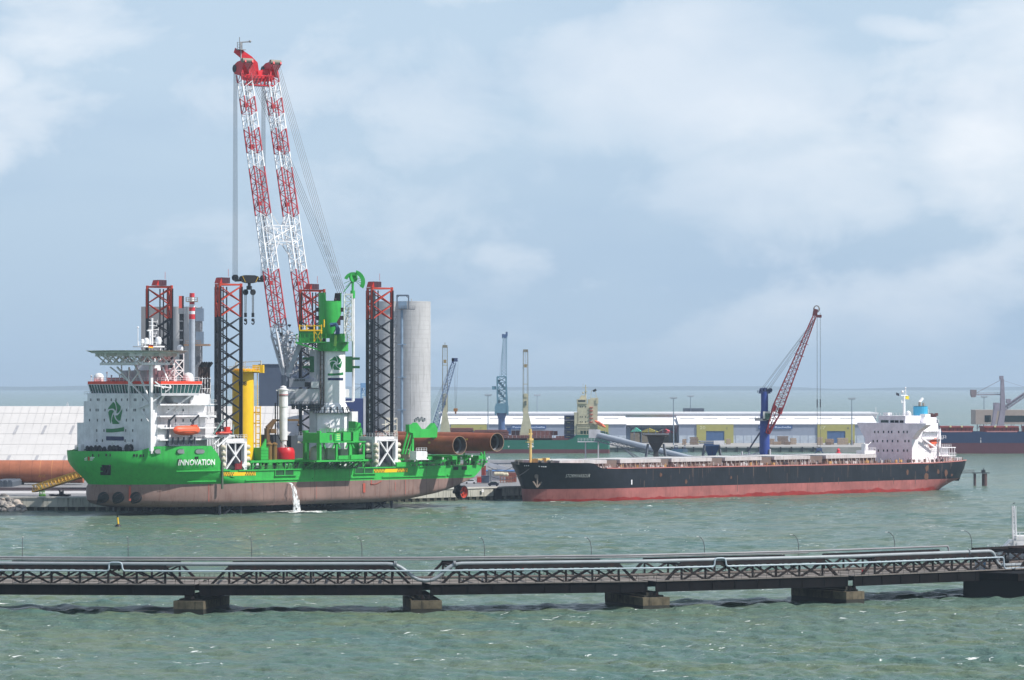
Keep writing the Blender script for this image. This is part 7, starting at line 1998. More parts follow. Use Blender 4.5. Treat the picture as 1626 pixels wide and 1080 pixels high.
def other_cranes():
    # light blue portal crane
    D = 1990; X = lambda p: wx(p, D); Z = lambda p: wz(p, D); lb = M('crane_light_blue', (138, 166, 186), .5, var=.08); db = M('crane_steel_blue', (68, 92, 132), .5); tq = M('crane_teal', (92, 130, 150), .5)
    L = Root('harbour_crane', 'light blue slewing harbour crane on a round blue pillar left of the right tan crane', 'crane', (X(796), D, 3), 'W')
    mb = MB(); mb.tube((X(796.5), D, 3), (X(796.5), D, Z(665)), 2.0, 16, m=0); mb.box(X(789), X(805), D-3, D+3, 3, Z(690), 0); mb.rev([(1.9, 0), (2.7, 2.5), (3.0, 4)], (X(796.5), D, Z(666)), 16); part('pillar', mb, db, L)
    mb = MB(); mb.prism([(X(787), Z(641)), (X(806), Z(641)), (X(807), Z(650)), (X(804), Z(656)), (X(789), Z(656)), (X(786), Z(650))], D-3, D+3, 'y'); mb.box(X(785.5), X(788.5), D-3.2, D+3.2, Z(659), Z(645)); mb.box(X(804.5), X(807.5), D-3.2, D+3.2, Z(659), Z(645)); part('machine_house', mb, tq, L)
    mb = MB(); mb.lattice((X(797), D, Z(641)), (X(796.5), D, Z(599)), (1, 0, 0), (0, 1, 0), 5.2, 4, 5, .45, .22, wa2=5.2); mb.box(X(789), X(804), D-2, D+2, Z(599.5), Z(597.5))
    for k in range(9): mb.rbox((X(792+k % 4*3), D, Z(605+k*4)), 1.5, 1.5, 1.6)
    mb.rbox((X(784.5), D-1, Z(616)), 2.4, 2, 2); mb.bar((X(806), D, Z(650)), (X(804), D, Z(612)), .8); part('frame_tower', mb, tq, L)
    mb = MB(); mb.lattice((X(800), D, Z(599)), (X(801.5), D, Z(536)), (1, 0, 0), (0, 1, 0), 3.2, 2.6, 13, .26, .14, wa2=1.8); mb.bar((X(793.5), D, Z(597)), (X(799), D, Z(536)), .18); mb.bar((X(796), D, Z(597)), (X(799.5), D, Z(536)), .14); mb.bar((X(804.5), D, Z(597)), (X(805), D, Z(532)), .35); part('jib', mb, lb, L)
    mb = MB(); mb.rbox((X(801), D, Z(534)), 3.0, 2, 2.4); mb.rbox((X(804.5), D, Z(530.5)), 1.2, 1, 2.6); mb.rbox((X(798.5), D, Z(532)), .8, .8, 1.2); part('jib_head', mb, db, L)
    # blue-grey lattice crane leaning right
    D = 1480; X = lambda p: wx(p, D); Z = lambda p: wz(p, D); sg = M('crane_slate_blue', (92, 110, 144), .5)
    L = Root('crawler_crane', 'slate blue lattice boom crane leaning right, with a hanging orange hook block', 'crane', (X(686), D, 4), 'W')
    a, b = (X(686), D, Z(694)), (X(721), D, Z(575)); ax = (Vector(b)-Vector(a)).normalized(); B = Vector((ax.z, 0, -ax.x))
    mb = MB(); mb.lattice(a, b, (0, 1, 0), B, 2.0, 2.6, 22, .16, .09, 1.4, 1.7); part('boom', mb, sg, L)
    mb = MB(); mb.rbox((X(722), D, Z(571.5)), 2.6, 1.4, 1.6); mb.rbox((X(719), D, Z(573)), 1.0, 1.4, 2.2); part('boom_head', mb, M('head_navy', (58, 72, 108), .5), L)
    mb = MB(); mb.box(X(676), X(690), D-2, D+2, 5.2, 8.4); mb.box(X(672), X(694), D-3, D-1.4, 4, 5.2); mb.box(X(672), X(694), D+1.4, D+3, 4, 5.2); part('machine_deck', mb, sg, L)
    mb = MB()
    for e in ((668, 688), (672, 690), (676, 692)): mb.bar((X(e[0]), D, Z(690)), (X(718), D, Z(574)), .07)
    for p in (720.5, 724, 727.5): mb.bar((X(p), D, Z(573)), (X(723.5)+(p-724)*.06, D, Z(648)), .07)
    part('rope', mb, rope, L)
    mb = MB(); mb.rbox((X(723.5), D, Z(651)), 1.7, 1.0, 1.4); mb.rbox((X(723.5), D, Z(654.5)), .7, .5, 1.6); part('hook_block', mb, M('block_brown', (150, 104, 60), .6), L)
    # small blue crane top between the mast and the aft leg
    D = 1450; X = lambda p: wx(p, D); Z = lambda p: wz(p, D); L = Root('gantry_crane', 'blue crane head peeping out left of the aft leg', 'crane', (X(577), D, 4), 'W')
    mb = MB(); mb.rbox((X(577), D, Z(612)), 2.4, 2, 2.0); mb.lattice((X(577), D, 4), (X(577), D, Z(616)), (1, 0, 0), (0, 1, 0), 3.2, 3, 10, .22, .12, wa2=1.8); mb.bar((X(573), D, Z(630)), (X(576), D, Z(616)), .3); part('tower', mb, M('crane_pale_blue', (120, 160, 200), .5), L)
    mb = MB(); mb.bar((X(560), D, Z(609.5)), (X(576), D, Z(610.5)), .12); mb.bar((X(562), D, Z(621)), (X(576), D, Z(612)), .1); part('rope', mb, rope, L)
other_cranes()
def blue_mast_crane():
    Y = 32.0; X = sx(1214, Y); bz = 4.0; Z = lambda py: sz(py, X, Y)
    L = Root('mobile_crane', 'tall royal blue mast harbour crane with dark red lattice jib behind the bulk carrier', 'crane', (X, Y, bz), 'S')
    blu = M('royal_blue', (48, 70, 140), .5, var=.08, streak=.2, dirt=(40, 60, 130)); nav = M('crane_navy', (46, 58, 92), .5)
    tocam = Vector((-st, -ct, 0)); right = Vector((ct, -st, 0)); m0 = Vector((X, Y, 0))
    mb = MB(); mb.rev([(1.85, 4), (1.85, Z(700)), (1.65, Z(660)), (1.3, Z(650)), (1.3, Z(622))], (X, Y, 0), 16)
    part('mast', mb, blu, L, smooth=True)
    mb = MB()
    for o, r in ((-1.0, .8), (.2, .9), (2.0, .7)): q = m0+right*o; mb.rev([(r, -.5), (r, .5)], (q.x, q.y, Z(619.5)), 14, axis='y')
    q = m0; mb.rbox((q.x, q.y, Z(623)), 4.2, 2.2, .9, -TH); mb.rail([tuple(m0-right*2.6+Vector((0, 0, Z(624)))), tuple(m0+right*2.6+Vector((0, 0, Z(624))))], .9, .06, 1); part('mast_head', mb, nav, L)
    mb = MB(); q = m0+right*.6+tocam*1.6; mb.rbox((q.x, q.y, Z(660)), 2.6, 2.2, 3.0, -TH); part('cab', mb, [M('cab_pale', (206, 206, 200), .5)], L); 
    mb = MB(); q = m0+right*.9+tocam*2.75; mb.rbox((q.x, q.y, Z(661)), 1.8, .1, 2.2, -TH); part('cab_window', mb, M('cab_green_glass', (60, 96, 80), .2), L)
    mb = MB(); q = m0-right*1.5+tocam*1.5; mb.rbox((q.x, q.y, Z(666.5)), 4.2, 2.4, .8, -TH); mb.rail([tuple(q-right*2+Vector((0, 0, Z(666)))), tuple(q+right*2+Vector((0, 0, Z(666))))], 1, .06, 1); part('balcony', mb, grey, L)
    # jib
    f = m0+right*.9+tocam*2.2; f.z = Z(688); tip = m0+right*((1293-1214)/F*sdp(X, Y))+tocam*4; tip.z = Z(500)
    ax = (tip-f).normalized(); A = tocam.cross(ax).normalized(); B = ax.cross(A).normalized()
    rj = M('jib_maroon', (142, 48, 56), .5)
    mb = MB(); k1 = f.lerp(tip, .24); mb.lattice(f, k1, A, B, 1.4, 2.2, 4, .16, .09, 3.6, 3.0); mb.lattice(k1, tip, A, B, 3.6, 3.0, 20, .15, .085, 1.1, 1.1); mb.bar(f, f.lerp(tip, .95), .25, m=1)
    q = f.lerp(tip, .17)-A*1.6; mb.bar(tuple(f), tuple(q), 1.0, .6); mb.rbox(tuple(f.lerp(tip, .2)-A*1.3), 1.3, 1, 2.2, 0, 0, 0, .4); mb.rbox(tuple(f.lerp(tip, .2)+A*1.2), 1.3, 1, 2.2, 0, 0, 0, .4)
    for t in (.3, .42, .55, .66, .76): mb.bar(tuple(f.lerp(tip, t)-A*1.8), tuple(f.lerp(tip, t)+A*1.8), .2); 
    part('jib', mb, [rj, M('jib_ladder', (92, 92, 110), .6)], L)
    mb = MB(); mb.rbox(tuple(tip+Vector((0, 0, .8))), 1.6, 1.4, 2.4, -TH, 0, 0, .2); mb.rbox(tuple(tip-A*1.6), 1.6, 1, 1.0, -TH)
    for k in range(14):
        t0, t1 = 2*pi*k/14, 2*pi*(k+1)/14; c = tip+right*.5+Vector((0, 0, 2.0)); mb.bar(tuple(c+right*1.0*cos(t0)+Vector((0, 0, sin(t0)*1.2))), tuple(c+right*1.0*cos(t1)+Vector((0, 0, 1.2*sin(t1)))), .35, m=1)
    part('jib_head', mb, [M('head_maroon', (92, 40, 46), .6), M('sheave_grey', (120, 112, 108), .6)], L)
    mb = MB()
    for o, t in ((-1.2, 1.0), (-.6, .99), (.6, .98), (1.4, .97), (1.9, .9)):
        a = m0+right*o; a.z = Z(618); b = f.lerp(tip, t)-A*.8; mb.bar(tuple(a), tuple(b), .09)
    part('pendant_rope', mb, rope, L)
    xr = [(1296, 0), (1301, 1)]
    mb = MB()
    for px, _ in xr:
        s_ = (px-1214)/F*sdp(X, Y)*1.0; q = m0+right*s_+tocam*4
        for o in (-.12, .12): mb.bar((q.x+o, q.y, Z(497)), (q.x+o, q.y, Z(712)), .05)
        mb.bar((q.x, q.y, Z(634)), (q.x, q.y, Z(647)), .3)
    part('hoist_rope', mb, rope, L)
    q = m0+right*((1299-1214)/F*sdp(X, Y))+tocam*4; th = Root('grab_bucket', 'blue clamshell grab hanging over the bulk carrier hatch', 'grab', (q.x, q.y, Z(733)), 'S')
    mb = MB(); zg = Z(733)
    for s_ in (-1, 1):
        for k in range(3): c = tocam*(k-1)*1.2; a = q+right*(.4*s_)+c; b = q+right*(3.0*s_)+c; mb.bar((a.x, a.y, zg+4.4), (b.x, b.y, zg+1.2), .22)
        sh = [(0, 0), (2.4, .3), (3.2, 1.2), (1.2, 2.6), (0, 2.8)]
        v1 = [tuple(q+right*(s_*a)+tocam*1.7+Vector((0, 0, zg+b))) for a, b in sh]; v2 = [tuple(q+right*(s_*a)-tocam*1.7+Vector((0, 0, zg+b))) for a, b in sh]; v1 = [(x, y, z-q.z) for x, y, z in v1]; v2 = [(x, y, z-q.z) for x, y, z in v2]; n = 5
        mb.add(v1+v2, [tuple(range(n)), tuple(range(2*n-1, n-1, -1))]+[(k, (k+1) % n, n+(k+1) % n, n+k) for k in range(n)], 1 if s_ > 0 else 0)
    mb.rbox((q.x, q.y, zg+4.5), 2.0, 1.4, 1.0, -TH); part('clamshell', mb, [M('grab_slate', (64, 84, 118), .5), M('grab_blue', (70, 130, 190), .5)], th)
    # counter stay and base plant
    mb = MB(); a = m0-right*1.5; b = m0-right*6.2; mb.bar((a.x, a.y, Z(686)), (b.x, b.y, Z(717)), .55); part('stay', mb, M('stay_slate', (70, 74, 92), .6), L)
    mb = MB()
    for o in (-8.2, -5.6): p = m0-right*(-o); mb.bar((p.x, p.y, 4), (p.x, p.y, Z(717)), .5)
    a = m0-right*8.2; b = m0-right*2; mb.bar((a.x, a.y, Z(722)), (b.x, b.y, Z(722)), .35); mb.bar((a.x, a.y, Z(727)), (b.x, b.y, Z(718)), .4)
    for o, w, h in ((1.4, 2.2, 727-5), (4.4, 3, 728), (-3, 2.5, 729)): p = m0+right*o; mb.rbox((p.x, p.y, (Z(h)+4)/2), w, 3, Z(h)-4, -TH)
    mb.rbox((X, Y, 6.2), 12, 7, 3.2, -TH); p = m0+right*1.8+tocam*1.5; mb.tube((p.x, p.y, 8), (p.x, p.y, Z(713)), .4, 8)
    part('undercarriage', mb, lgrey, L)
    for k in range(6):
        mb = MB(); p = m0+right*(-5+k*2)+tocam*3.6; mb.rev([(.8, -.4), (.8, .4)], (p.x, p.y, 4.8), 14, axis='y'); part('wheel', mb, black, L)
blue_mast_crane()
def hoppers():
    # dark hopper on legs
    tocam = Vector((-st, -ct, 0)); right = Vector((ct, -st, 0))
    for px0, px1, ptop, pneck, pb, lab, col, Y in ((1020.5, 1062, 689.5, 716, 735, 'dark grey funnel shaped hopper on splayed legs behind the bulk carrier', (72, 72, 74), 32), (1111, 1149, 701, 731, 736, 'blue funnel shaped hopper with a pale rim left of the blue mast crane', (56, 86, 132), 32)):
        pc = (px0+px1)/2; X = sx(pc, Y); s_ = sdp(X, Y)/F; w = (px1-px0)*s_/2; Z = lambda py: sz(py, X, Y); m0 = Vector((X, Y, 0))
        th = Root('hopper', lab, 'hopper', (X, Y, 4), 'S', 'cargo hoppers on the quay')
        hm = M('hopper_%d' % col[0], col, .7, var=.12, streak=.3)
        dark = col[0] == 72
        def ring(wr, z): return [(X+(right.x*a+tocam.x*b)*wr, Y+(right.y*a+tocam.y*b)*wr, z) for a, b in ((-1, 1), (1, 1), (1, -1), (-1, -1), (-1, 1))]
        mb = MB()
        if dark: mb.grid([ring(w*.66, Z(693)), ring(w*.6, Z(698)), ring(w*.54, Z(703)), ring(w*.18, pneck and Z(716)), ring(w*.18, Z(733))]); mb.grid([ring(w, Z(689.5)), ring(w, Z(691)), ring(w*.66, Z(693))]); mb.grid([ring(w, Z(689.5)), ring(w*.1, Z(690))])
        else: mb.grid([ring(w*.62, Z(703)), ring(w*.62, Z(708)), ring(w*.16, Z(731)), ring(w*.16, Z(735))])
        part('funnel', mb, hm, th)
        mb = MB(); c4 = ring(w*(.95 if dark else 1.0), Z(ptop)); 
        for a, b in zip(c4, c4[1:]): mb.bar(a, b, .5 if not dark else .3, m=0)
        if not dark: 
            for a, b in zip(ring(w, Z(704)), ring(w, Z(704))[1:]): mb.bar(a, b, .25)
            q = m0+right*w*.55+tocam*w*1.05; mb.rbox((q.x, q.y, Z(702.5)), 3.8, .2, 1.4, -TH, 1)
        part('rim', mb, [M('rim_grey', (150, 154, 160), .6), white], th)
        tp = ring(w*.6, Z(705 if dark else 707)); bt = ring(w*1.05, 4.0)
        for k in range(4):
            mb = MB(); mb.bar(tp[k], bt[k], .45); j = (k+1) % 4; mb.bar(tuple(Vector(tp[k]).lerp(Vector(bt[k]), .5)), bt[j], .18); part('leg', mb, M('leg_slate', (92, 98, 108), .6), th)
        mb = MB(); q = m0-right*w*.9; mb.rbox((q.x, q.y, 8.6), 3.4, 3, 7, -TH); q = m0+right*w*.2; mb.rbox((q.x+.5, q.y, 6), 4.4, 4, 4, -TH); part('drive_house', mb, M('drive_grey', (96, 92, 92), .7), th)
    # sloping tube conveyors
    for a, b, r, lab, sup in ((WP(946, 690, 1330), WP(1108, 731, 1290), 1.15, 'long grey sloping tube conveyor dropping behind the dark hopper', [(976, 990, 1050)]), (WP(1140, 727, 1290), WP(1196, 733.5, 1300), .9, 'short grey sloping conveyor tube between the blue hopper and blue mast', [])):
        th = Root('conveyor', lab, 'conveyor', (b[0], b[1], 4), 'W'); mb = MB(); mb.tube(a, b, r, 14); part('tube', mb, M('conveyor_tube', (158, 166, 176), .45, var=.05), th, smooth=True)
        if sup:
            mb = MB(); A_, B_ = Vector(a), Vector(b); dv = (B_-A_).normalized(); up = Vector((-dv.z, 0, dv.x))
            mb.lattice(A_-up*2.6, A_.lerp(B_, .9)-up*2.0, (0, 1, 0), up, 2.6, 2.0, 20, .14, .08)
            for t in (.28, .62):
                p = A_.lerp(B_, t)-up*3.4
                for s_ in (-1, 1): mb.bar(tuple(p), (p.x+s_*2+14*(1 if t < .5 else 0), p.y+s_*2, 4), .4)
            part('support_truss', mb, M('truss_slate', (104, 112, 122), .6), th)
            mb = MB(); mb.rbox((a[0]-.5, a[1], a[2]+.3), 4.5, 4, 3.2); mb.rbox((a[0]-2.6, a[1], a[2]-2.8), 9, 4, .4); mb.rail([(a[0]-7, a[1]-2, a[2]-2.6), (a[0]+2, a[1]-2, a[2]-2.6)], 1.2, .07, 1.2); mb.bar((a[0]-4, a[1], a[2]-3), (a[0]-4, a[1], 4), .5); mb.bar((a[0]+1, a[1], a[2]-3), (a[0]+1, a[1], 4), .5); part('head_house', mb, lgrey, th)
    # low horizontal gallery behind the bows
    th = Root('conveyor_gallery', 'long level grey conveyor gallery behind the bulk carrier bow', 'conveyor', (wx(860, 1270), 1270, 4), 'W')
    mb = MB(); D = 1270; mb.box(wx(776, D), wx(1050, D), D, D+3, wz(735, D), wz(730.5, D), 0); mb.box(wx(776, D), wx(1050, D), D-.2, D+3.2, wz(737.2, D), wz(735.2, D), 1); part('gallery', mb, [M('gallery_pale', (168, 168, 172), .6), M('gallery_dark', (100, 108, 118), .6)], th)
    for p in (790, 815, 850, 890, 930): mb = MB(); mb.bar((wx(p, D), D+1.5, 4), (wx(p, D), D+1.5, wz(737, D)), .6); part('support_leg', mb, grey, th)
    th = Root('conveyor', 'pale sloping conveyor between the green ship stern and the bulk carrier bow', 'conveyor', (wx(790, 1230), 1230, 4), 'W')
    mb = MB(); mb.bar(WP(774, 737, 1230), WP(822, 749, 1230), 1.3); mb.box(wx(774, 1230), wx(815, 1230), 1231, 1234, wz(751, 1230), wz(745, 1230)); part('tube', mb, M('conveyor_pale', (178, 180, 186), .6), th)
hoppers()
def mid_quay():
    """things on the quay seen in the gap between the two ships"""
    mb = MB(); D = 1215; th = Root('blue_roof_hall', 'low pale hall with a blue edged roof in the gap between the ships', 'building', (wx(790, D), D, 4), 'W')
    mb.box(wx(772, D), wx(818, D), D, D+10, 4, wz(748.5, D)); part('wall', mb, lgrey, th); mb = MB(); mb.box(wx(771, D), wx(820, D), D-1, D+11, wz(748.5, D), wz(747.3, D)); part('roof', mb, M('edge_blue', (70, 110, 160), .6), th)
    rr = random.Random(41)
    items = [('shipping_box', 'square dark blue steel box on the quay between the ships', wx(770.5, 1180), 1180, 2.7, 2.7, (66, 76, 96)), ('shipping_box', 'small red machine on the quay below the green ship stern', wx(761, 1185), 1185, 1.6, 2.2, (190, 60, 54)), ('shipping_box', 'tall narrow grey frame cabinet between the ships', wx(778, 1200), 1200, 1.4, 4.4, (130, 134, 140)), ('shipping_box', 'red brown stack of cargo beside the bulk carrier bow', wx(812, 1192), 1192, 3.6, 3.4, (140, 84, 72)), ('shipping_box', 'upper rusty red container in the gap between the ships', wx(768, 1210), 1210, 1.6, 5.4, (150, 66, 60))]
    for nm, lab, x, y, w, h, c in items:
        mb = MB(); mb.rbox((x, y, 4+h/2), w, 3, h-.4, m=0); mb.rbox((x, y, 4+h-.15), w*1.04, 3.1, .3, m=0)
        for k in range(int(w/.7)): mb.bar((x-w/2+.35+k*.7, y-1.55, 4.3), (x-w/2+.35+k*.7, y-1.55, 4+h-.5), .12)
        solo('cargo_box', lab, 'cargo box', mb, M('box_%d_%d' % (c[0], c[1]), c, .7), (x, y, 4))
    mb = MB()
    for k in range(5): x = wx(795+k*4.2, 1192); mb.bar((x, 1188, 4), (x, 1188, wz(757, 1188)), .3)
    for py in (757, 763, 769): mb.bar((wx(793, 1188), 1188, wz(py, 1188)), (wx(813, 1188), 1188, wz(py, 1188)), .25)
    solo('scaffold_rack', 'brown scaffold rack with pale bags on top beside the bulk carrier bow', 'rack', mb, M('rack_brown', (150, 104, 88), .7), (wx(804, 1188), 1188, 4))
    for k in range(9):
        mb = MB(); x = wx(786+k*2.4, 1190); mb.sphere((x, 1190, wz(752.5+(k > 5), 1190)), .62, 10, sq=(.85, 1, 1.1)); mb.rbox((x, 1190, wz(752.5, 1190)+.6), .3, .3, .3)
        solo('bulk_bag', 'pale cream bulk bag between the ships, '+('leftmost', 'second', 'third', 'fourth', 'fifth', 'sixth', 'seventh', 'eighth', 'rightmost')[k]+' of the row'+('' if k in (0, 8) else ' from the left'), 'bag', mb, M('bag_cream', (200, 192, 168), .8), (x, 1190, wz(755, 1190)), group='row of pale bulk bags')
    # cars and figures are tiny here
    def car(px, D, lab, c, L=4.3):
        x = wx(px, D); th = Root('parked_car', lab, 'car', (x, D, 4), 'W'); mb = MB()
        mb.prism([(x-L/2, 4.35), (x+L/2, 4.35), (x+L/2, 4.95), (x+L*.40, 5.05), (x+L*.24, 5.5), (x-L*.2, 5.55), (x-L*.36, 5.05), (x-L/2, 4.95)], D-.85, D+.85, 'y'); part('body', mb, M('car_%d' % c[0], c, .3), th)
        mb = MB(); mb.prism([(x+L*.36, 5.05), (x+L*.22, 5.42), (x-L*.18, 5.46), (x-L*.32, 5.05)], D-.88, D-.86, 'y'); part('side_window', mb, glass, th)
        for s_ in (-.32, .32): mb = MB(); mb.rev([(.33, -.1), (.33, .1)], (x+L*s_, D-.8, 4.33), 12, axis='y'); part('wheel', mb, black, th)
    car(783.5, 1148, 'dark blue car parked on the quay edge between the two ships', (30, 36, 54), 3.6)
    car(747, 1175, 'white van parked on the quay right under the green ship stern', (205, 205, 208), 4.0)
    mb = MB(); rr = random.Random(5)
    # dark openings and stairs in the quay wall, fender frames
    for px in (788, 793): 
        p = SP(px, 788, 22.6); mb = MB(); mb.box(p[0]-.9, p[0]+.9, 22.3, 23.2, .2, 3.7); solo('wall_recess', 'dark recess in the quay wall below the dark blue car' if px == 788 else 'second dark recess in the quay wall, nearer the bulk carrier', 'recess', mb, black, (p[0], 22.8, 0), 'S')
    mb = MB(); p = SP(766, 779, 22.5); mb.box(p[0]-.45, p[0]+.45, 22.3, 22.5, p[2]-.5, p[2]+.5); solo('berth_sign', 'small white square number plate on the quay wall between the ships', 'sign', mb, white, (p[0], 22.5, p[2]), 'S')
    # dolphins and walkway off the bulk carrier stern
    D = 1290; th = Root('mooring_dolphin', 'two dark round piles with a light walkway off the bulk carrier stern', 'dolphin', (wx(1560, D), D, 0), 'W')
    for px, r in ((1547.5, .5), (1563, 1.0)):
        mb = MB(); mb.tube((wx(px, D), D, -4), (wx(px, D), D, wz(752, D)), r, 16); part('pile', mb, M('dolphin_pile', (84, 68, 70), .8, var=.25, streak=.5), th, smooth=True)
    mb = MB(); mb.box(wx(1543, D), wx(1571, D), D-1, D+1, wz(751.5, D), wz(750.3, D)); mb.rbox((wx(1561, D), D, wz(748, D)), 1.4, 1.2, 1.0); mb.tube((wx(1561.5, D), D, wz(748, D)), (wx(1561.5, D), D, wz(743, D)), .15, 6); part('deck', mb, dgrey, th)
    mb = MB(); mb.lattice((wx(1526, D), D, wz(748.5, D)), (wx(1548, D), D, wz(748.5, D)), (0, 1, 0), (0, 0, 1), 1.2, 1.1, 9, .07, .05); mb.bar((wx(1526, D), D, wz(751, D)), (wx(1548, D), D, wz(751, D)), .3); part('walkway', mb, M('walkway_pale', (150, 156, 156), .6), th)
    # red lighthouse on the mole head
    D = 1640; mb = MB(); mb.prism([(wx(1180, D), D-6), (wx(1400, D), D-6), (wx(1420, D), D+10), (wx(1180, D), D+10)], -3, 1.2, 'z'); 
    th = Root('beacon', 'small red lighthouse beyond the bulk carrier hatches', 'lighthouse', (wx(1331, D), D, 0), 'W'); X = wx(1331, D); Z = lambda p: wz(p, D)
    mb = MB(); mb.rev([(1.25, -1), (1.15, Z(720)), (1.4, Z(720)), (1.4, Z(719)), (.8, Z(718.5)), (.75, Z(714.5)), (.9, Z(714.3)), (.1, Z(711.5))], (X, D, 0), 16, m=0); part('tower', mb, M('beacon_red', (206, 58, 74), .5), th, smooth=True)
    mb = MB(); mb.rev([(2.3, -2), (2.3, Z(727.5)), (2.1, Z(726.5))], (X, D, 0), 16); part('base', mb, white, th)
    # small boats by the far quay
    for px, w, c, lab in ((1075, 18, (60, 92, 120), 'grey blue workboat moored at the far quay beside the dark hopper'), (1088, 8, (90, 110, 130), 'small boat moored right of the workboat at the far quay'),):
        D = 1932; x = wx(px, D); L = w*D/F; th = Root('workboat', lab, 'boat', (x, D, 0), 'W'); mb = MB(); mb.prism([(x-L/2, -.3), (x+L*.46, -.3), (x+L/2, 1.9), (x-L/2, 1.6)], D-1.6, D+1.6, 'y'); part('hull', mb, M('boat_%d' % c[0], c, .6), th)
        mb = MB(); mb.prism([(x-L*.3, 1.7), (x+L*.1, 1.7), (x+L*.05, 3.9), (x-L*.25, 3.9)], D-1.1, D+1.1, 'y'); mb.bar((x-L*.1, D, 3.9), (x-L*.1, D, 6.4), .15); part('wheelhouse', mb, M('boat_navy', (44, 56, 92), .6), th); mb = MB(); mb.box(x-L*.22, x+L*.03, D-1.15, D-1.1, 2.9, 3.5); part('window', mb, white, th)
    # sailing boat far out at the left
    D = 5600; x = wx(107, D); th = Root('sailing_boat', 'tiny white sailing boat far out at the left', 'sailing boat', (x, D, 0), 'W'); mb = MB(); mb.prism([(x-2, .1), (x+9, .1), (x+9.5, 1.1), (x-2.2, 1.1)], D-1.2, D+1.2, 'y'); part('hull', mb, white, th)
    mb = MB(); mb.prism([(x, 1.6), (x+4.2, 1.6), (x+.4, 12)], D-.05, D+.05, 'y'); mb.prism([(x-3, 1.8), (x-.3, 1.8), (x-.1, 11)], D-.05, D+.05, 'y'); part('sail', mb, white, th); mb = MB(); mb.tube((x, D, 1), (x, D, 12.4), .12, 6); part('mast', mb, grey, th)
    # yellow spar buoy
    D = 915; x = wx(188, D); th = Root('buoy', 'yellow and black post buoy floating before the green ship bow', 'buoy', (x, D, 0), 'W')
    mb = MB(); mb.rev([(.85, -.6), (.9, .1), (.7, .45), (.3, .7)], (x, D, 0), 14); part('float', mb, black, th, smooth=True); mb = MB(); mb.tube((x+.05, D, .6), (x-.15, D, 2.5), .24, 10, .2); part('post', mb, yellow, th, smooth=True); mb = MB(); mb.tube((x-.15, D, 2.5), (x-.2, D, 3.0), .2, 8); mb.tube((x-.2, D, 3), (x-.2, D, 3.2), .08, 6); part('lantern', mb, black, th)
    # water pouring from the ship's side
    a = SP(457, 767, -21.2); mb = MB(); rr = random.Random(6); n = 14
    rows = []
    for k in range(n+1):
        t = k/n; q = Vector((a[0]+t*.9+.2, a[1]-3.1*sqrt(t)-.1, a[2]*(1-t*t)+.1*t)); w = .35+1.0*t**1.4; rows.append([(q.x+w*cos(2*pi*j/12)*rr.uniform(.75, 1.2), q.y+w*.7*sin(2*pi*j/12)*rr.uniform(.75, 1.2), q.z+rr.uniform(-.1, .1)) for j in range(12)])
    rows = [r+[r[0]] for r in rows]; mb.grid(rows)
    wm = bpy.data.materials.new('falling_water'); wm.use_nodes = True; t_ = wm.node_tree; b_ = t_.nodes['Principled BSDF']; b_.inputs['Base Color'].default_value = (.82, .85, .86, 1); b_.inputs['Roughness'].default_value = .6
    co = t_.nodes.new('ShaderNodeTexCoord').outputs['Object']; t_.links.new(ramp(t_, noise(t_, mapping(t_, co, (3, 3, .5)), 1, 4, .6), [(.42, .0), (.60, .9)]), b_.inputs['Alpha'])
    solo('discharge_water', 'white water jet pouring from the green ship side into the sea', 'water jet', mb, wm, a, 'S', smooth=True)
    mb = MB()
    fm_ = bpy.data.materials.new('sea_foam'); fm_.use_nodes = True; t_ = fm_.node_tree; b_ = t_.nodes['Principled BSDF']; b_.inputs['Base Color'].default_value = (.8, .82, .8, 1); b_.inputs['Roughness'].default_value = .7
    co = t_.nodes.new('ShaderNodeTexCoord').outputs['Object']
    le = t_.nodes.new('ShaderNodeVectorMath'); le.operation = 'LENGTH'; t_.links.new(mapping(t_, co, (1/17, 1/8, 1)), le.inputs[0])
    nn = mathn(t_, 'SUBTRACT', noise(t_, mapping(t_, co, (.5, .9, 1)), 1, 6, .7), mathn(t_, 'MULTIPLY', le.outputs['Value'], .32)); t_.links.new(ramp(t_, nn, [(.24, 0.0), (.38, .95)]), b_.inputs['Alpha'])
    c = to_world((a[0]+1, a[1]-3, 0)); m2 = 20
    mb.grid([[(c[0]-17+34*i/m2, c[1]-9+18*j/8, .42+.25*sin(i*1.3+j)*cos(j*1.7)) for i in range(m2+1)] for j in range(9)])
    solo('sea_foam', None, None, mb, fm_, (c[0], c[1], 0), kind='stuff')
mid_quay()
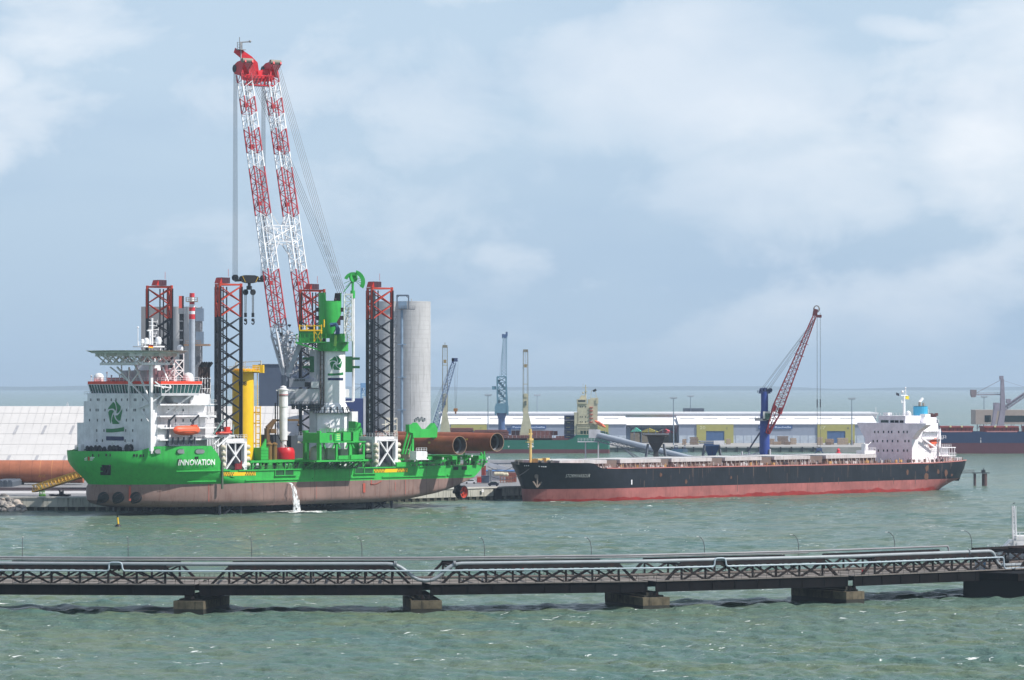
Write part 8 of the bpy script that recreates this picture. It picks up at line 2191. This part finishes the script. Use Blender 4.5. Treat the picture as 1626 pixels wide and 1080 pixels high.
# ================================================================ pipe jetty in front
def jetty():
    steel = M('jetty_steel', (38, 35, 36), .8, var=.3, streak=.5, dirt=(70, 46, 40), spec=.15); girder = M('girder_dark', (13, 13, 16), .8, var=.3, streak=.3, dirt=(38, 28, 26), spec=.15)
    dk = M('jetty_deck', (116, 110, 106), .85); pierm = M('pier_concrete', (92, 84, 68), .9, var=.4, scale=.6, streak=1.0, dirt=(38, 36, 30)); pierw = M('pier_wet', (44, 44, 38), .7, var=.3)
    J = Root('pipe_jetty', 'dark steel lattice bridge on concrete piers crossing the whole foreground', 'bridge', (0, 573, 0), 'W')
    ND = [(-127, 577.5), (-91, 577), (-52.3, 574), (-15.2, 575), (21.4, 583.2), (55.5, 599), (86, 620), (112, 643)]
    zg0, zg1, zd, zt = 3.1, 4.7, 4.78, 7.75; HW = 7.0
    def fr(i, j):
        a, b = Vector((*ND[i], 0)), Vector((*ND[j], 0)); d = (b-a).normalized(); n = Vector((d.y, -d.x, 0)); return a, b, d, n       # n points at the camera
    for i in range(len(ND)-1):
        a, b, d, n = fr(i, i+1); L = (b-a).length
        mb = MB()
        for s_ in (-1, 1):
            o = n*HW*s_
            mb.bar(tuple(a+o+Vector((0, 0, (zg0+zg1)/2))), tuple(b+o+Vector((0, 0, (zg0+zg1)/2))), .3, zg1-zg0, m=0)
            mb.bar(tuple(a+o+Vector((0, 0, zg0-.05))), tuple(b+o+Vector((0, 0, zg0-.05))), .7, .1, m=0)
            k = 2.0
            while k < L: p = a+d*k+o+n*.2*s_; mb.bar(tuple(p+Vector((0, 0, zg0))), tuple(p+Vector((0, 0, zg1))), .12, .12, m=0); k += 4.4
        for q in (-2, 0, 2): mb.bar(tuple(a+n*q+Vector((0, 0, 4.2))), tuple(b+n*q+Vector((0, 0, 4.2))), .25, .7, m=0)
        g = part('girder_span', mb, girder, J)
        mb = MB(); mb.bar(tuple(a+Vector((0, 0, zg1+.06))), tuple(b+Vector((0, 0, zg1+.06))), HW*2+.5, .11); mb.bar(tuple(a+n*(HW+.3)+Vector((0, 0, zg1+.16))), tuple(b+n*(HW+.3)+Vector((0, 0, zg1+.16))), .12, .2); part('deck', mb, dk, J)
        # two lattice trusses with sloping end posts
        g0, g1 = (2.0, L-2.0)
        for s_ in (-1, 1):
            mb = MB(); o = n*(HW-.1)*s_
            P = lambda k, z: tuple(a+d*k+o+Vector((0, 0, z)))
            e = 3.0; mb.bar(P(g0, zd), P(g0+e, zt), .45, .4); mb.bar(P(g1, zd), P(g1-e, zt), .45, .4)
            mb.bar(P(g0+e-.2, zt-.1), P(g1-e+.2, zt-.1), .5, .7)
            nb = max(4, int((g1-g0-2*e)/4.3)); w = (g1-g0-2*e)/nb
            for k in range(nb+1):
                x = g0+e+w*k; mb.bar(P(x, zd), P(x, zt-.5), .38, .36)
                if k < nb: mb.bar(P(x, zd), P(x+w, zt-.5), .38, .3); mb.bar(P(x+w, zd), P(x, zt-.5), .36, .28)
            for k in range(int((g1-g0-2*e)/2.1)): x = g0+e+k*2.1; mb.bar(P(x, zt-.7), P(x, zt-.1), .1, .3)
            part('lattice_truss', mb, steel, J)
        mb = MB()
        for k in range(nb+1):
            x = g0+3+((g1-g0-6)/nb)*k; p, q = a+d*x+n*HW, a+d*x-n*HW; mb.bar(tuple(p+Vector((0, 0, zt-.2))), tuple(q+Vector((0, 0, zt-.2))), .3, .35)
        part('pipe_rack', mb, steel, J)
        mb = MB(); mb.rail([tuple(a+n*(HW+.35)+Vector((0, 0, zd))), tuple(b+n*(HW+.35)+Vector((0, 0, zd)))], 1.05, .025, 1.6, bars=2); mb.rail([tuple(a-n*(HW+.35)+Vector((0, 0, zd))), tuple(b-n*(HW+.35)+Vector((0, 0, zd)))], 1.05, .03, 1.6, bars=2); part('handrail', mb, M('rail_dull', (60, 56, 54), .7), J)
        mb = MB()     # pipes laid low on the deck
        for q, r in ((-1.6, .16), (-.7, .12), (.4, .18)): mb.tube(tuple(a+n*q+Vector((0, 0, 5.5))), tuple(b+n*q+Vector((0, 0, 5.5))), r, 8)
        k = 1
        while k < L: p = a+d*k; mb.bar(tuple(p+n*-2+Vector((0, 0, zd))), tuple(p+n*-2+Vector((0, 0, 5.5))), .12); mb.bar(tuple(p-n*2+Vector((0, 0, 5.3))), tuple(p+n*1+Vector((0, 0, 5.3))), .14); k += 3.3
        part('low_pipe_run', mb, M('low_pipe', (82, 74, 70), .7), J)
    angs = [0, .03, -.06, .13, .36, .52, .62]
    for i, (x, y) in enumerate(ND[1:-1]):
        j = i+1; a, b, d, n = fr(j-1, j+1); ang = atan2(n.x, -n.y)
        ang = [0, -.2, .12, .40, .58, .8][i]; ax = Vector((sin(ang), -cos(ang), 0)); sd2 = Vector((cos(ang), sin(ang), 0))
        hw = [2.2, 2.6, 2.6, 2.5, 2.0, 6.5][i]; c = Vector((x, y, 0)); hl = 7.8 if i < 5 else 10
        def poly(h, l): return [tuple((c+sd2*h+ax*l)[:2]), tuple((c+sd2*h-ax*l)[:2]), tuple((c-sd2*h-ax*l)[:2]), tuple((c-sd2*h+ax*l)[:2])]
        mb = MB(); zp = 2.1
        mb.prism(poly(hw, hl), .75, zp, 'z', 0); mb.prism(poly(hw-.03, hl-.03), -5, .75, 'z', 1); mb.prism(poly(hw*.75, hl*.85), zp, zp+.3, 'z', 1); mb.prism(poly(hw*.45, hl*.8), zp+.3, zg0-.1, 'z', 1)
        if i == 5: continue
        pr = part('pier', mb, [pierm, pierw], J)
        mb = MB()
        for s_ in (-1, 1):
            for e in (-.5, .5): p = c+ax*(HW*s_)+sd2*e; mb.mark().prism([(p.x-.3, zp+.3), (p.x+.3, zp+.3), (p.x+.12, zg0-.1), (p.x-.12, zg0-.1)], p.y-.3, p.y+.3, 'y')
        parts('bearing', mb, steel, (pr, J))
    # end platform at the right
    mb = MB(); mb.prism([(81, 611), (92, 606.5), (130, 634), (130, 660), (92, 650)], -5, 3.2, 'z', 1); mb.prism([(81.4, 611.6), (90, 605.2), (130.6, 633.6), (130.6, 660.6), (95.6, 660.6)], 3.2, 4.5, 'z', 0); part('end_platform', mb, [girder, M('platform_black', (20, 20, 22), .8)], J)
    def pos(x, side, z):
        for i in range(len(ND)-1):
            if ND[i][0] <= x <= ND[i+1][0]:
                a, b, d, n = fr(i, i+1); t = (x-a.x)/(b.x-a.x); p = a.lerp(b, t)+n*side; return (p.x, p.y, z)
        return (x, 640, z)
    def X(px, side=4.2):
        lo, hi = -127, 112
        for _ in range(40):
            m = (lo+hi)/2; p = pos(m, side, 0)
            if CX+F*p[0]/p[1] < px: lo = m
            else: hi = m
        return lo
    pale = M('pipe_silver', (138, 145, 150), .5, metal=.1, var=.1); paleb = M('pipe_pale_blue', (158, 172, 182), .5, var=.04)
    zc = 8.2; r = .32
    def rounded(pts, rad=.6):
        out = [pts[0]]
        for k in range(1, len(pts)-1):
            p = Vector(pts[k]); a = (Vector(pts[k-1])-p); b = (Vector(pts[k+1])-p); ra = min(rad, a.length*.45, b.length*.45); a.normalize(); b.normalize()
            for q in range(5):
                t = q/4; s0 = p+a*ra; s1 = p+b*ra; out.append(tuple((s0*(1-t)+p*t)*(1-t)+(p*(1-t)+s1*t)*t))
        out.append(pts[-1]); return out
    ln = [pos(x, 6.9, zc) for x in (-120, -91, -70, -52.3, -35)]+[pos(X(630, 6.9), 6.9, zc), pos(X(664, 6.9), 6.9, 5.4), pos(X(689, 6.9), 6.9, 5.4), pos(X(719, 6.9), 6.9, zc)]+[pos(x, 6.9, zc) for x in (0, 21.4, 40, 55.5, 70)]+[pos(X(1577, 6.9), 6.9, zc), pos(X(1583, 6.9), 6.9, 5.6), pos(X(1626, 6.3), 6.3, 5.5), (112, 634, 5.5)]
    T = Root('thick_pipeline', 'thick silver pipeline on top of the jetty, dipping in a V near the middle', 'pipeline', ln[0], 'W')
    mb = MB(); mb.path(rounded(ln, 1.6), r, 14); part('pipe', mb, pale, T, smooth=True)
    for px in (626, 628.5, 720, 722, 1537): mb = MB(); p = Vector(pos(X(px, 6.9), 6.9, zc)); q = Vector(pos(X(px, 6.9)+.16, 6.9, zc)); mb.tube(tuple(p), tuple(q), r+.16, 14); part('flange', mb, grey, T)
    ln = [pos(x, 7.3, 7.05) for x in (-120, -91)]+[pos(X(173.5, 7.3), 7.3, 7.05), pos(X(173.5, 7.3), 7.3, 8.45), pos(X(193.5, 7.3), 7.3, 8.45), pos(X(195.5, 7.3), 7.3, 7.05)]+[pos(x, 7.3, 7.05) for x in (-52.3, -30, -15.2, 5, 21.4)]+[pos(X(1134, 7.3), 7.3, 7.05), pos(X(1135, 7.3), 7.3, 8.45), pos(X(1151.5, 7.3), 7.3, 8.45), pos(X(1153, 7.3), 7.3, 7.05)]+[pos(x, 7.3, 7.05) for x in (55.5, 70)]+[pos(X(1593, 7.3), 7.3, 7.05), pos(X(1594, 7.3), 7.3, 5.0), pos(108, 7.3, 5.0)]
    T = Root('thin_pipeline', 'thin pale blue pipeline along the jetty side with two raised loops', 'pipeline', ln[0], 'W')
    mb = MB(); mb.path(rounded(ln, .5), .15, 10); part('pipe', mb, paleb, T, smooth=True)
    ln = [pos(x, -6.5, 8.55) for x in (-120, -91, -52.3, -15.2, 21.4, 55.5)]+[pos(X(1505, -6.5), -6.5, 8.55), pos(X(1506, -6.5), -6.5, 7.6)]
    T = Root('rear_pipeline', 'thin grey pipeline along the far top edge of the jetty', 'pipeline', ln[0], 'W')
    mb = MB(); mb.path(rounded(ln, .4), .17, 8); ln2 = [(x, y+.6, z-.35) for x, y, z in ln[:6]]; mb.path(ln2, .1, 6); part('pipe', mb, M('pipe_dull', (132, 132, 136), .5), T, smooth=True)
    # bent lamp posts along the far side
    labs = ['leftmost thin lamp post on the jetty, cut close to the left edge', 'second lamp post from the left, above the first raised pipe loop', 'third lamp post from the left on the jetty', 'fourth lamp post from the left on the jetty', 'fifth lamp post from the left, past the V dip in the pipe', 'sixth lamp post from the left on the jetty', 'seventh lamp post from the left, before the second raised pipe loop', 'eighth lamp post from the left on the jetty', 'ninth lamp post from the left on the jetty', 'rightmost lamp post, nearest the white boat']
    for k, (px, pt) in enumerate(((36, 853), (204, 853), (400, 853), (575, 855), (769.5, 854), (939, 854), (1118.5, 852), (1268, 849), (1420.5, 845), (1542.5, 842.5))):
        x = X(px, -7.5); p = pos(x, -7.5, zd); D = p[1]; zt_ = wz(pt+.0, D); bf = .08+.1*k; th = Root('lamp_post', labs[k], 'lamp post', p, 'W', 'lamp posts along the jetty')
        mb = MB(); mb.path([p, (p[0], D, zt_-3), (p[0]-.06*bf, D, zt_-1.6), (p[0]-.35*bf, D+.5-.5*bf, zt_-.7), (p[0]-.9*bf, D+1-bf, zt_-.15), (p[0]-1.6*bf, D+1.6-1.6*bf, zt_)], .055, 6); part('pole', mb, M('post_grey', (74, 74, 80), .6), th)
        mb = MB(); mb.rbox((p[0]-1.7*bf, D+1.7-1.7*bf, zt_), .2+.3*bf, .3, .12); part('lamp', mb, M('lamp_pale', (210, 210, 206), .5), th)
    # small things on the deck
    for px, c, lab in ((1369, (206, 60, 66), 'small red box on the jetty deck near the right sloping post'), (830.5, (190, 40, 40), 'small red lamp on the jetty truss'), (853.5, (214, 214, 214), 'small white post on the jetty deck'), (408, (214, 214, 214), 'white post on the jetty deck in the second span'), (498, (206, 206, 206), 'white post on the jetty deck at mid span'), (766, (206, 206, 206), 'white bollard on the jetty deck right of the V dip')):
        x = X(px, 5.8); p = pos(x, 5.8, zd+ (1.9 if px == 830.5 else 0)); mb = MB(); mb.rbox((p[0], p[1], p[2]+.45), .32, .3, .8); mb.rbox((p[0], p[1], p[2]+.9), .4, .36, .12); solo('deck_post', lab, 'post', mb, M('small_%d_%d' % (c[0], c[1]), c, .6), p)
    # people-free machinery at the right end: valve wheel, white cabin, blue pump
    p = (wx(1597, 617), 617, zd); th = Root('valve', 'dark valve wheel standing at the right end of the jetty pipes', 'valve', p, 'W')
    mb = MB(); mb.rev([(.9, -.2), (.9, .2), (.5, .5)], (p[0], 616.5, wz(888, 616.5)), 14, axis='x'); 
    for k in range(6): t = 2*pi*k/6; mb.bar((p[0]-.2, 616.5, wz(888, 616.5)), (p[0]-.2, 616.5+cos(t)*1.1, wz(888, 616.5)+sin(t)*1.1), .25)
    part('wheel', mb, black, th); mb = MB(); mb.bar((p[0]-1.6, 616.5, zd), (p[0]-1.6, 616.5, wz(877, 616.5)), .14); mb.bar((p[0]-1.6, 616.5, wz(877, 616.5)), (p[0]-.6, 616.5, wz(876, 616.5)), .12); mb.tube((p[0]-1.6, 616.5, wz(890, 616.5)), (p[0]-1.6, 616.5, wz(884, 616.5)), .35, 10); part('stand', mb, grey, th)
    D = 612; mb = MB(); mb.box(wx(1549, D), wx(1565, D), D, D+1.4, zd, wz(891, D), 0); mb.box(wx(1561, D), wx(1564.5, D), D-.05, D, wz(912, D), wz(893, D), 1); solo('white_cabinet', 'white cabinet behind the truss at the right end of the jetty', 'cabinet', mb, [M('cabinet_white', (206, 208, 210), .5), M('cabinet_blue', (96, 140, 180), .5)], (wx(1557, D), D, zd))
    mb = MB(); D = 611; mb.tube((wx(1548, D), D, wz(912, D)), (wx(1560, D), D, wz(910, D)), .5, 12); mb.tube((wx(1551, D), D, wz(909, D)), (wx(1551, D), D, wz(903, D)), .3, 10); solo('pump', 'blue pump on the jetty deck under the pipes near the right end', 'pump', mb, M('pump_blue', (40, 74, 120), .5), (wx(1553, D), D, zd))
    D = 619; mb = MB(); mb.tube((wx(1598, D), D, wz(901.5, D)), (wx(1614, D), D, wz(901.5, D)), .7, 14, m=0)
    for q in (1600, 1605, 1608.5, 1612): mb.tube((wx(q, D), D, wz(901.5, D)), (wx(q+.9, D), D, wz(901.5, D)), .8, 14, m=1)
    solo('pipe_coupling', 'ringed cream pipe coupling at the far right end of the jetty', 'pipe fitting', mb, [cream, M('ring_rust', (150, 110, 70), .6)], (wx(1606, D), D, wz(905, D)))
jetty()
def white_boat():
    D = 655; X = lambda p: wx(p, D); Z = lambda p: wz(p, D)
    R = Root('white_tug', 'white ship bow and mast cut off by the right edge behind the jetty', 'ship', (X(1610), D+5, 0), 'W')
    hw = M('boat_white', (214, 214, 212), .5, var=.03, streak=.1, dirt=(190, 180, 160)); mb = MB()
    st_ = [(1564, .02), (1572, 1.2), (1585, 2.6), (1605, 4.0), (1640, 5.0), (1700, 5.4)]
    def row(zf, f): return [(X(p)+(1-f)*(5 if i < 2 else 3.5 if i < 4 else 0), D+5-w*f, zf(p)) for i, (p, w) in enumerate(st_)]
    zt = lambda p: Z(lerpt([(1564, 871.5), (1600, 873), (1700, 876)], p))
    for s_ in (1, -1):
        r3 = row(zt, 1); r2 = row(lambda p: Z(881), .93); r1 = row(lambda p: 3.5, .8); r0 = row(lambda p: -1, .6)
        if s_ < 0: r3, r2, r1, r0 = [[(x, 2*(D+5)-y, z) for x, y, z in r] for r in (r3, r2, r1, r0)]
        mb.grid([r0, r1, r2, r3], mfun=lambda i, k: 1 if i == 2 else 0)
    mb.grid([[(X(p), D+5-s*w, zt(p)-.4) for p, w in st_] for s in (1, -1)])
    part('hull', mb, [hw, M('shear_white', (226, 226, 228), .5)], R, smooth=True)
    mb = MB(); mb.prism([(X(1596), Z(871)), (X(1609), Z(858)), (X(1611), Z(858)), (X(1611), Z(872))], D+2, D+6, 'y'); mb.box(X(1611), X(1680), D+1.5, D+8, Z(873), Z(859)); mb.box(X(1616), X(1680), D+2, D+8, Z(859), Z(852)); part('superstructure', mb, hw, R)
    mb = MB(); mb.rail([(X(1572), D+3.2, zt(1572)-.2), (X(1600), D+1.6, zt(1600)-.2)], .9, .04, 1.0); mb.rail([(X(1611), D+1.5, Z(859)), (X(1640), D+1.5, Z(859))], 1.6, .05, 1.0, bars=3); mb.rbox((X(1621), D+1.4, Z(864)), 1.2, .1, .6); part('railing', mb, white, R)
    mb = MB(); mb.lattice((X(1616), D+4, Z(868)), (X(1613.5), D+4, Z(804.5)), (1, 0, 0), (0, 1, 0), .8, .8, 14, .1, .05, .4, .5); mb.bar((X(1612.3), D+3.8, Z(866)), (X(1611.5), D+3.8, Z(805)), .14, m=1); mb.bar((X(1613), D+4, Z(801)), (X(1616), D+4, Z(799.5)), .14, m=2); mb.bar((X(1618.5), D+4, Z(852)), (X(1618), D+4, Z(805)), .06)
    part('mast', mb, [white, M('mast_rusty', (150, 112, 96), .6), dgrey], R)
white_boat()
# ---------------------------------------------------------------- far coast
def build_coast():
    rows = []; n = 420
    rr = random.Random(5)
    ph = [(rr.uniform(.0005, .012), rr.uniform(0, 6.28), rr.uniform(.3, 1)) for _ in range(26)]
    top = []; 
    for i in range(n):
        x = -5200+10400*i/(n-1)
        h = 27+4*sum(a*sin(k*x*.6+p)/(1+k*180) for k, p, a in ph)*1.1+(5 if x < -1500 else 0)+rr.uniform(-1.3, 1.3)
        top.append((x, h))
    mb = MB()
    mb.grid([[(x, 25600, -1) for x, h in top], [(x, 26000, h*.5) for x, h in top], [(x, 26500, h*.85) for x, h in top], [(x, 27000, h) for x, h in top], [(x, 28000, h*.7) for x, h in top]])
    solo('coast_hills', None, None, mb, M('far_woodland', (46, 60, 54), .9), (0, 25600, 0), kind='structure')
build_coast()
# ---------------------------------------------------------------- air
def build_haze():
    mb = MB(); mb.box(-16000, 16000, -60, 46000, -2, 152)
    m = bpy.data.materials.new('sea_air'); m.use_nodes = True
    t = m.node_tree; t.nodes.clear()
    o = t.nodes.new('ShaderNodeOutputMaterial'); v = t.nodes.new('ShaderNodeVolumePrincipled')
    v.inputs['Density'].default_value = HAZE
    v.inputs['Color'].default_value = (.66, .83, 1.0, 1)
    v.inputs['Anisotropy'].default_value = 0.1
    t.links.new(v.outputs[0], o.inputs['Volume'])
    solo('haze', None, None, mb, m, (0, 0, 0), kind='stuff')
HAZE = 5.8e-5
build_haze()
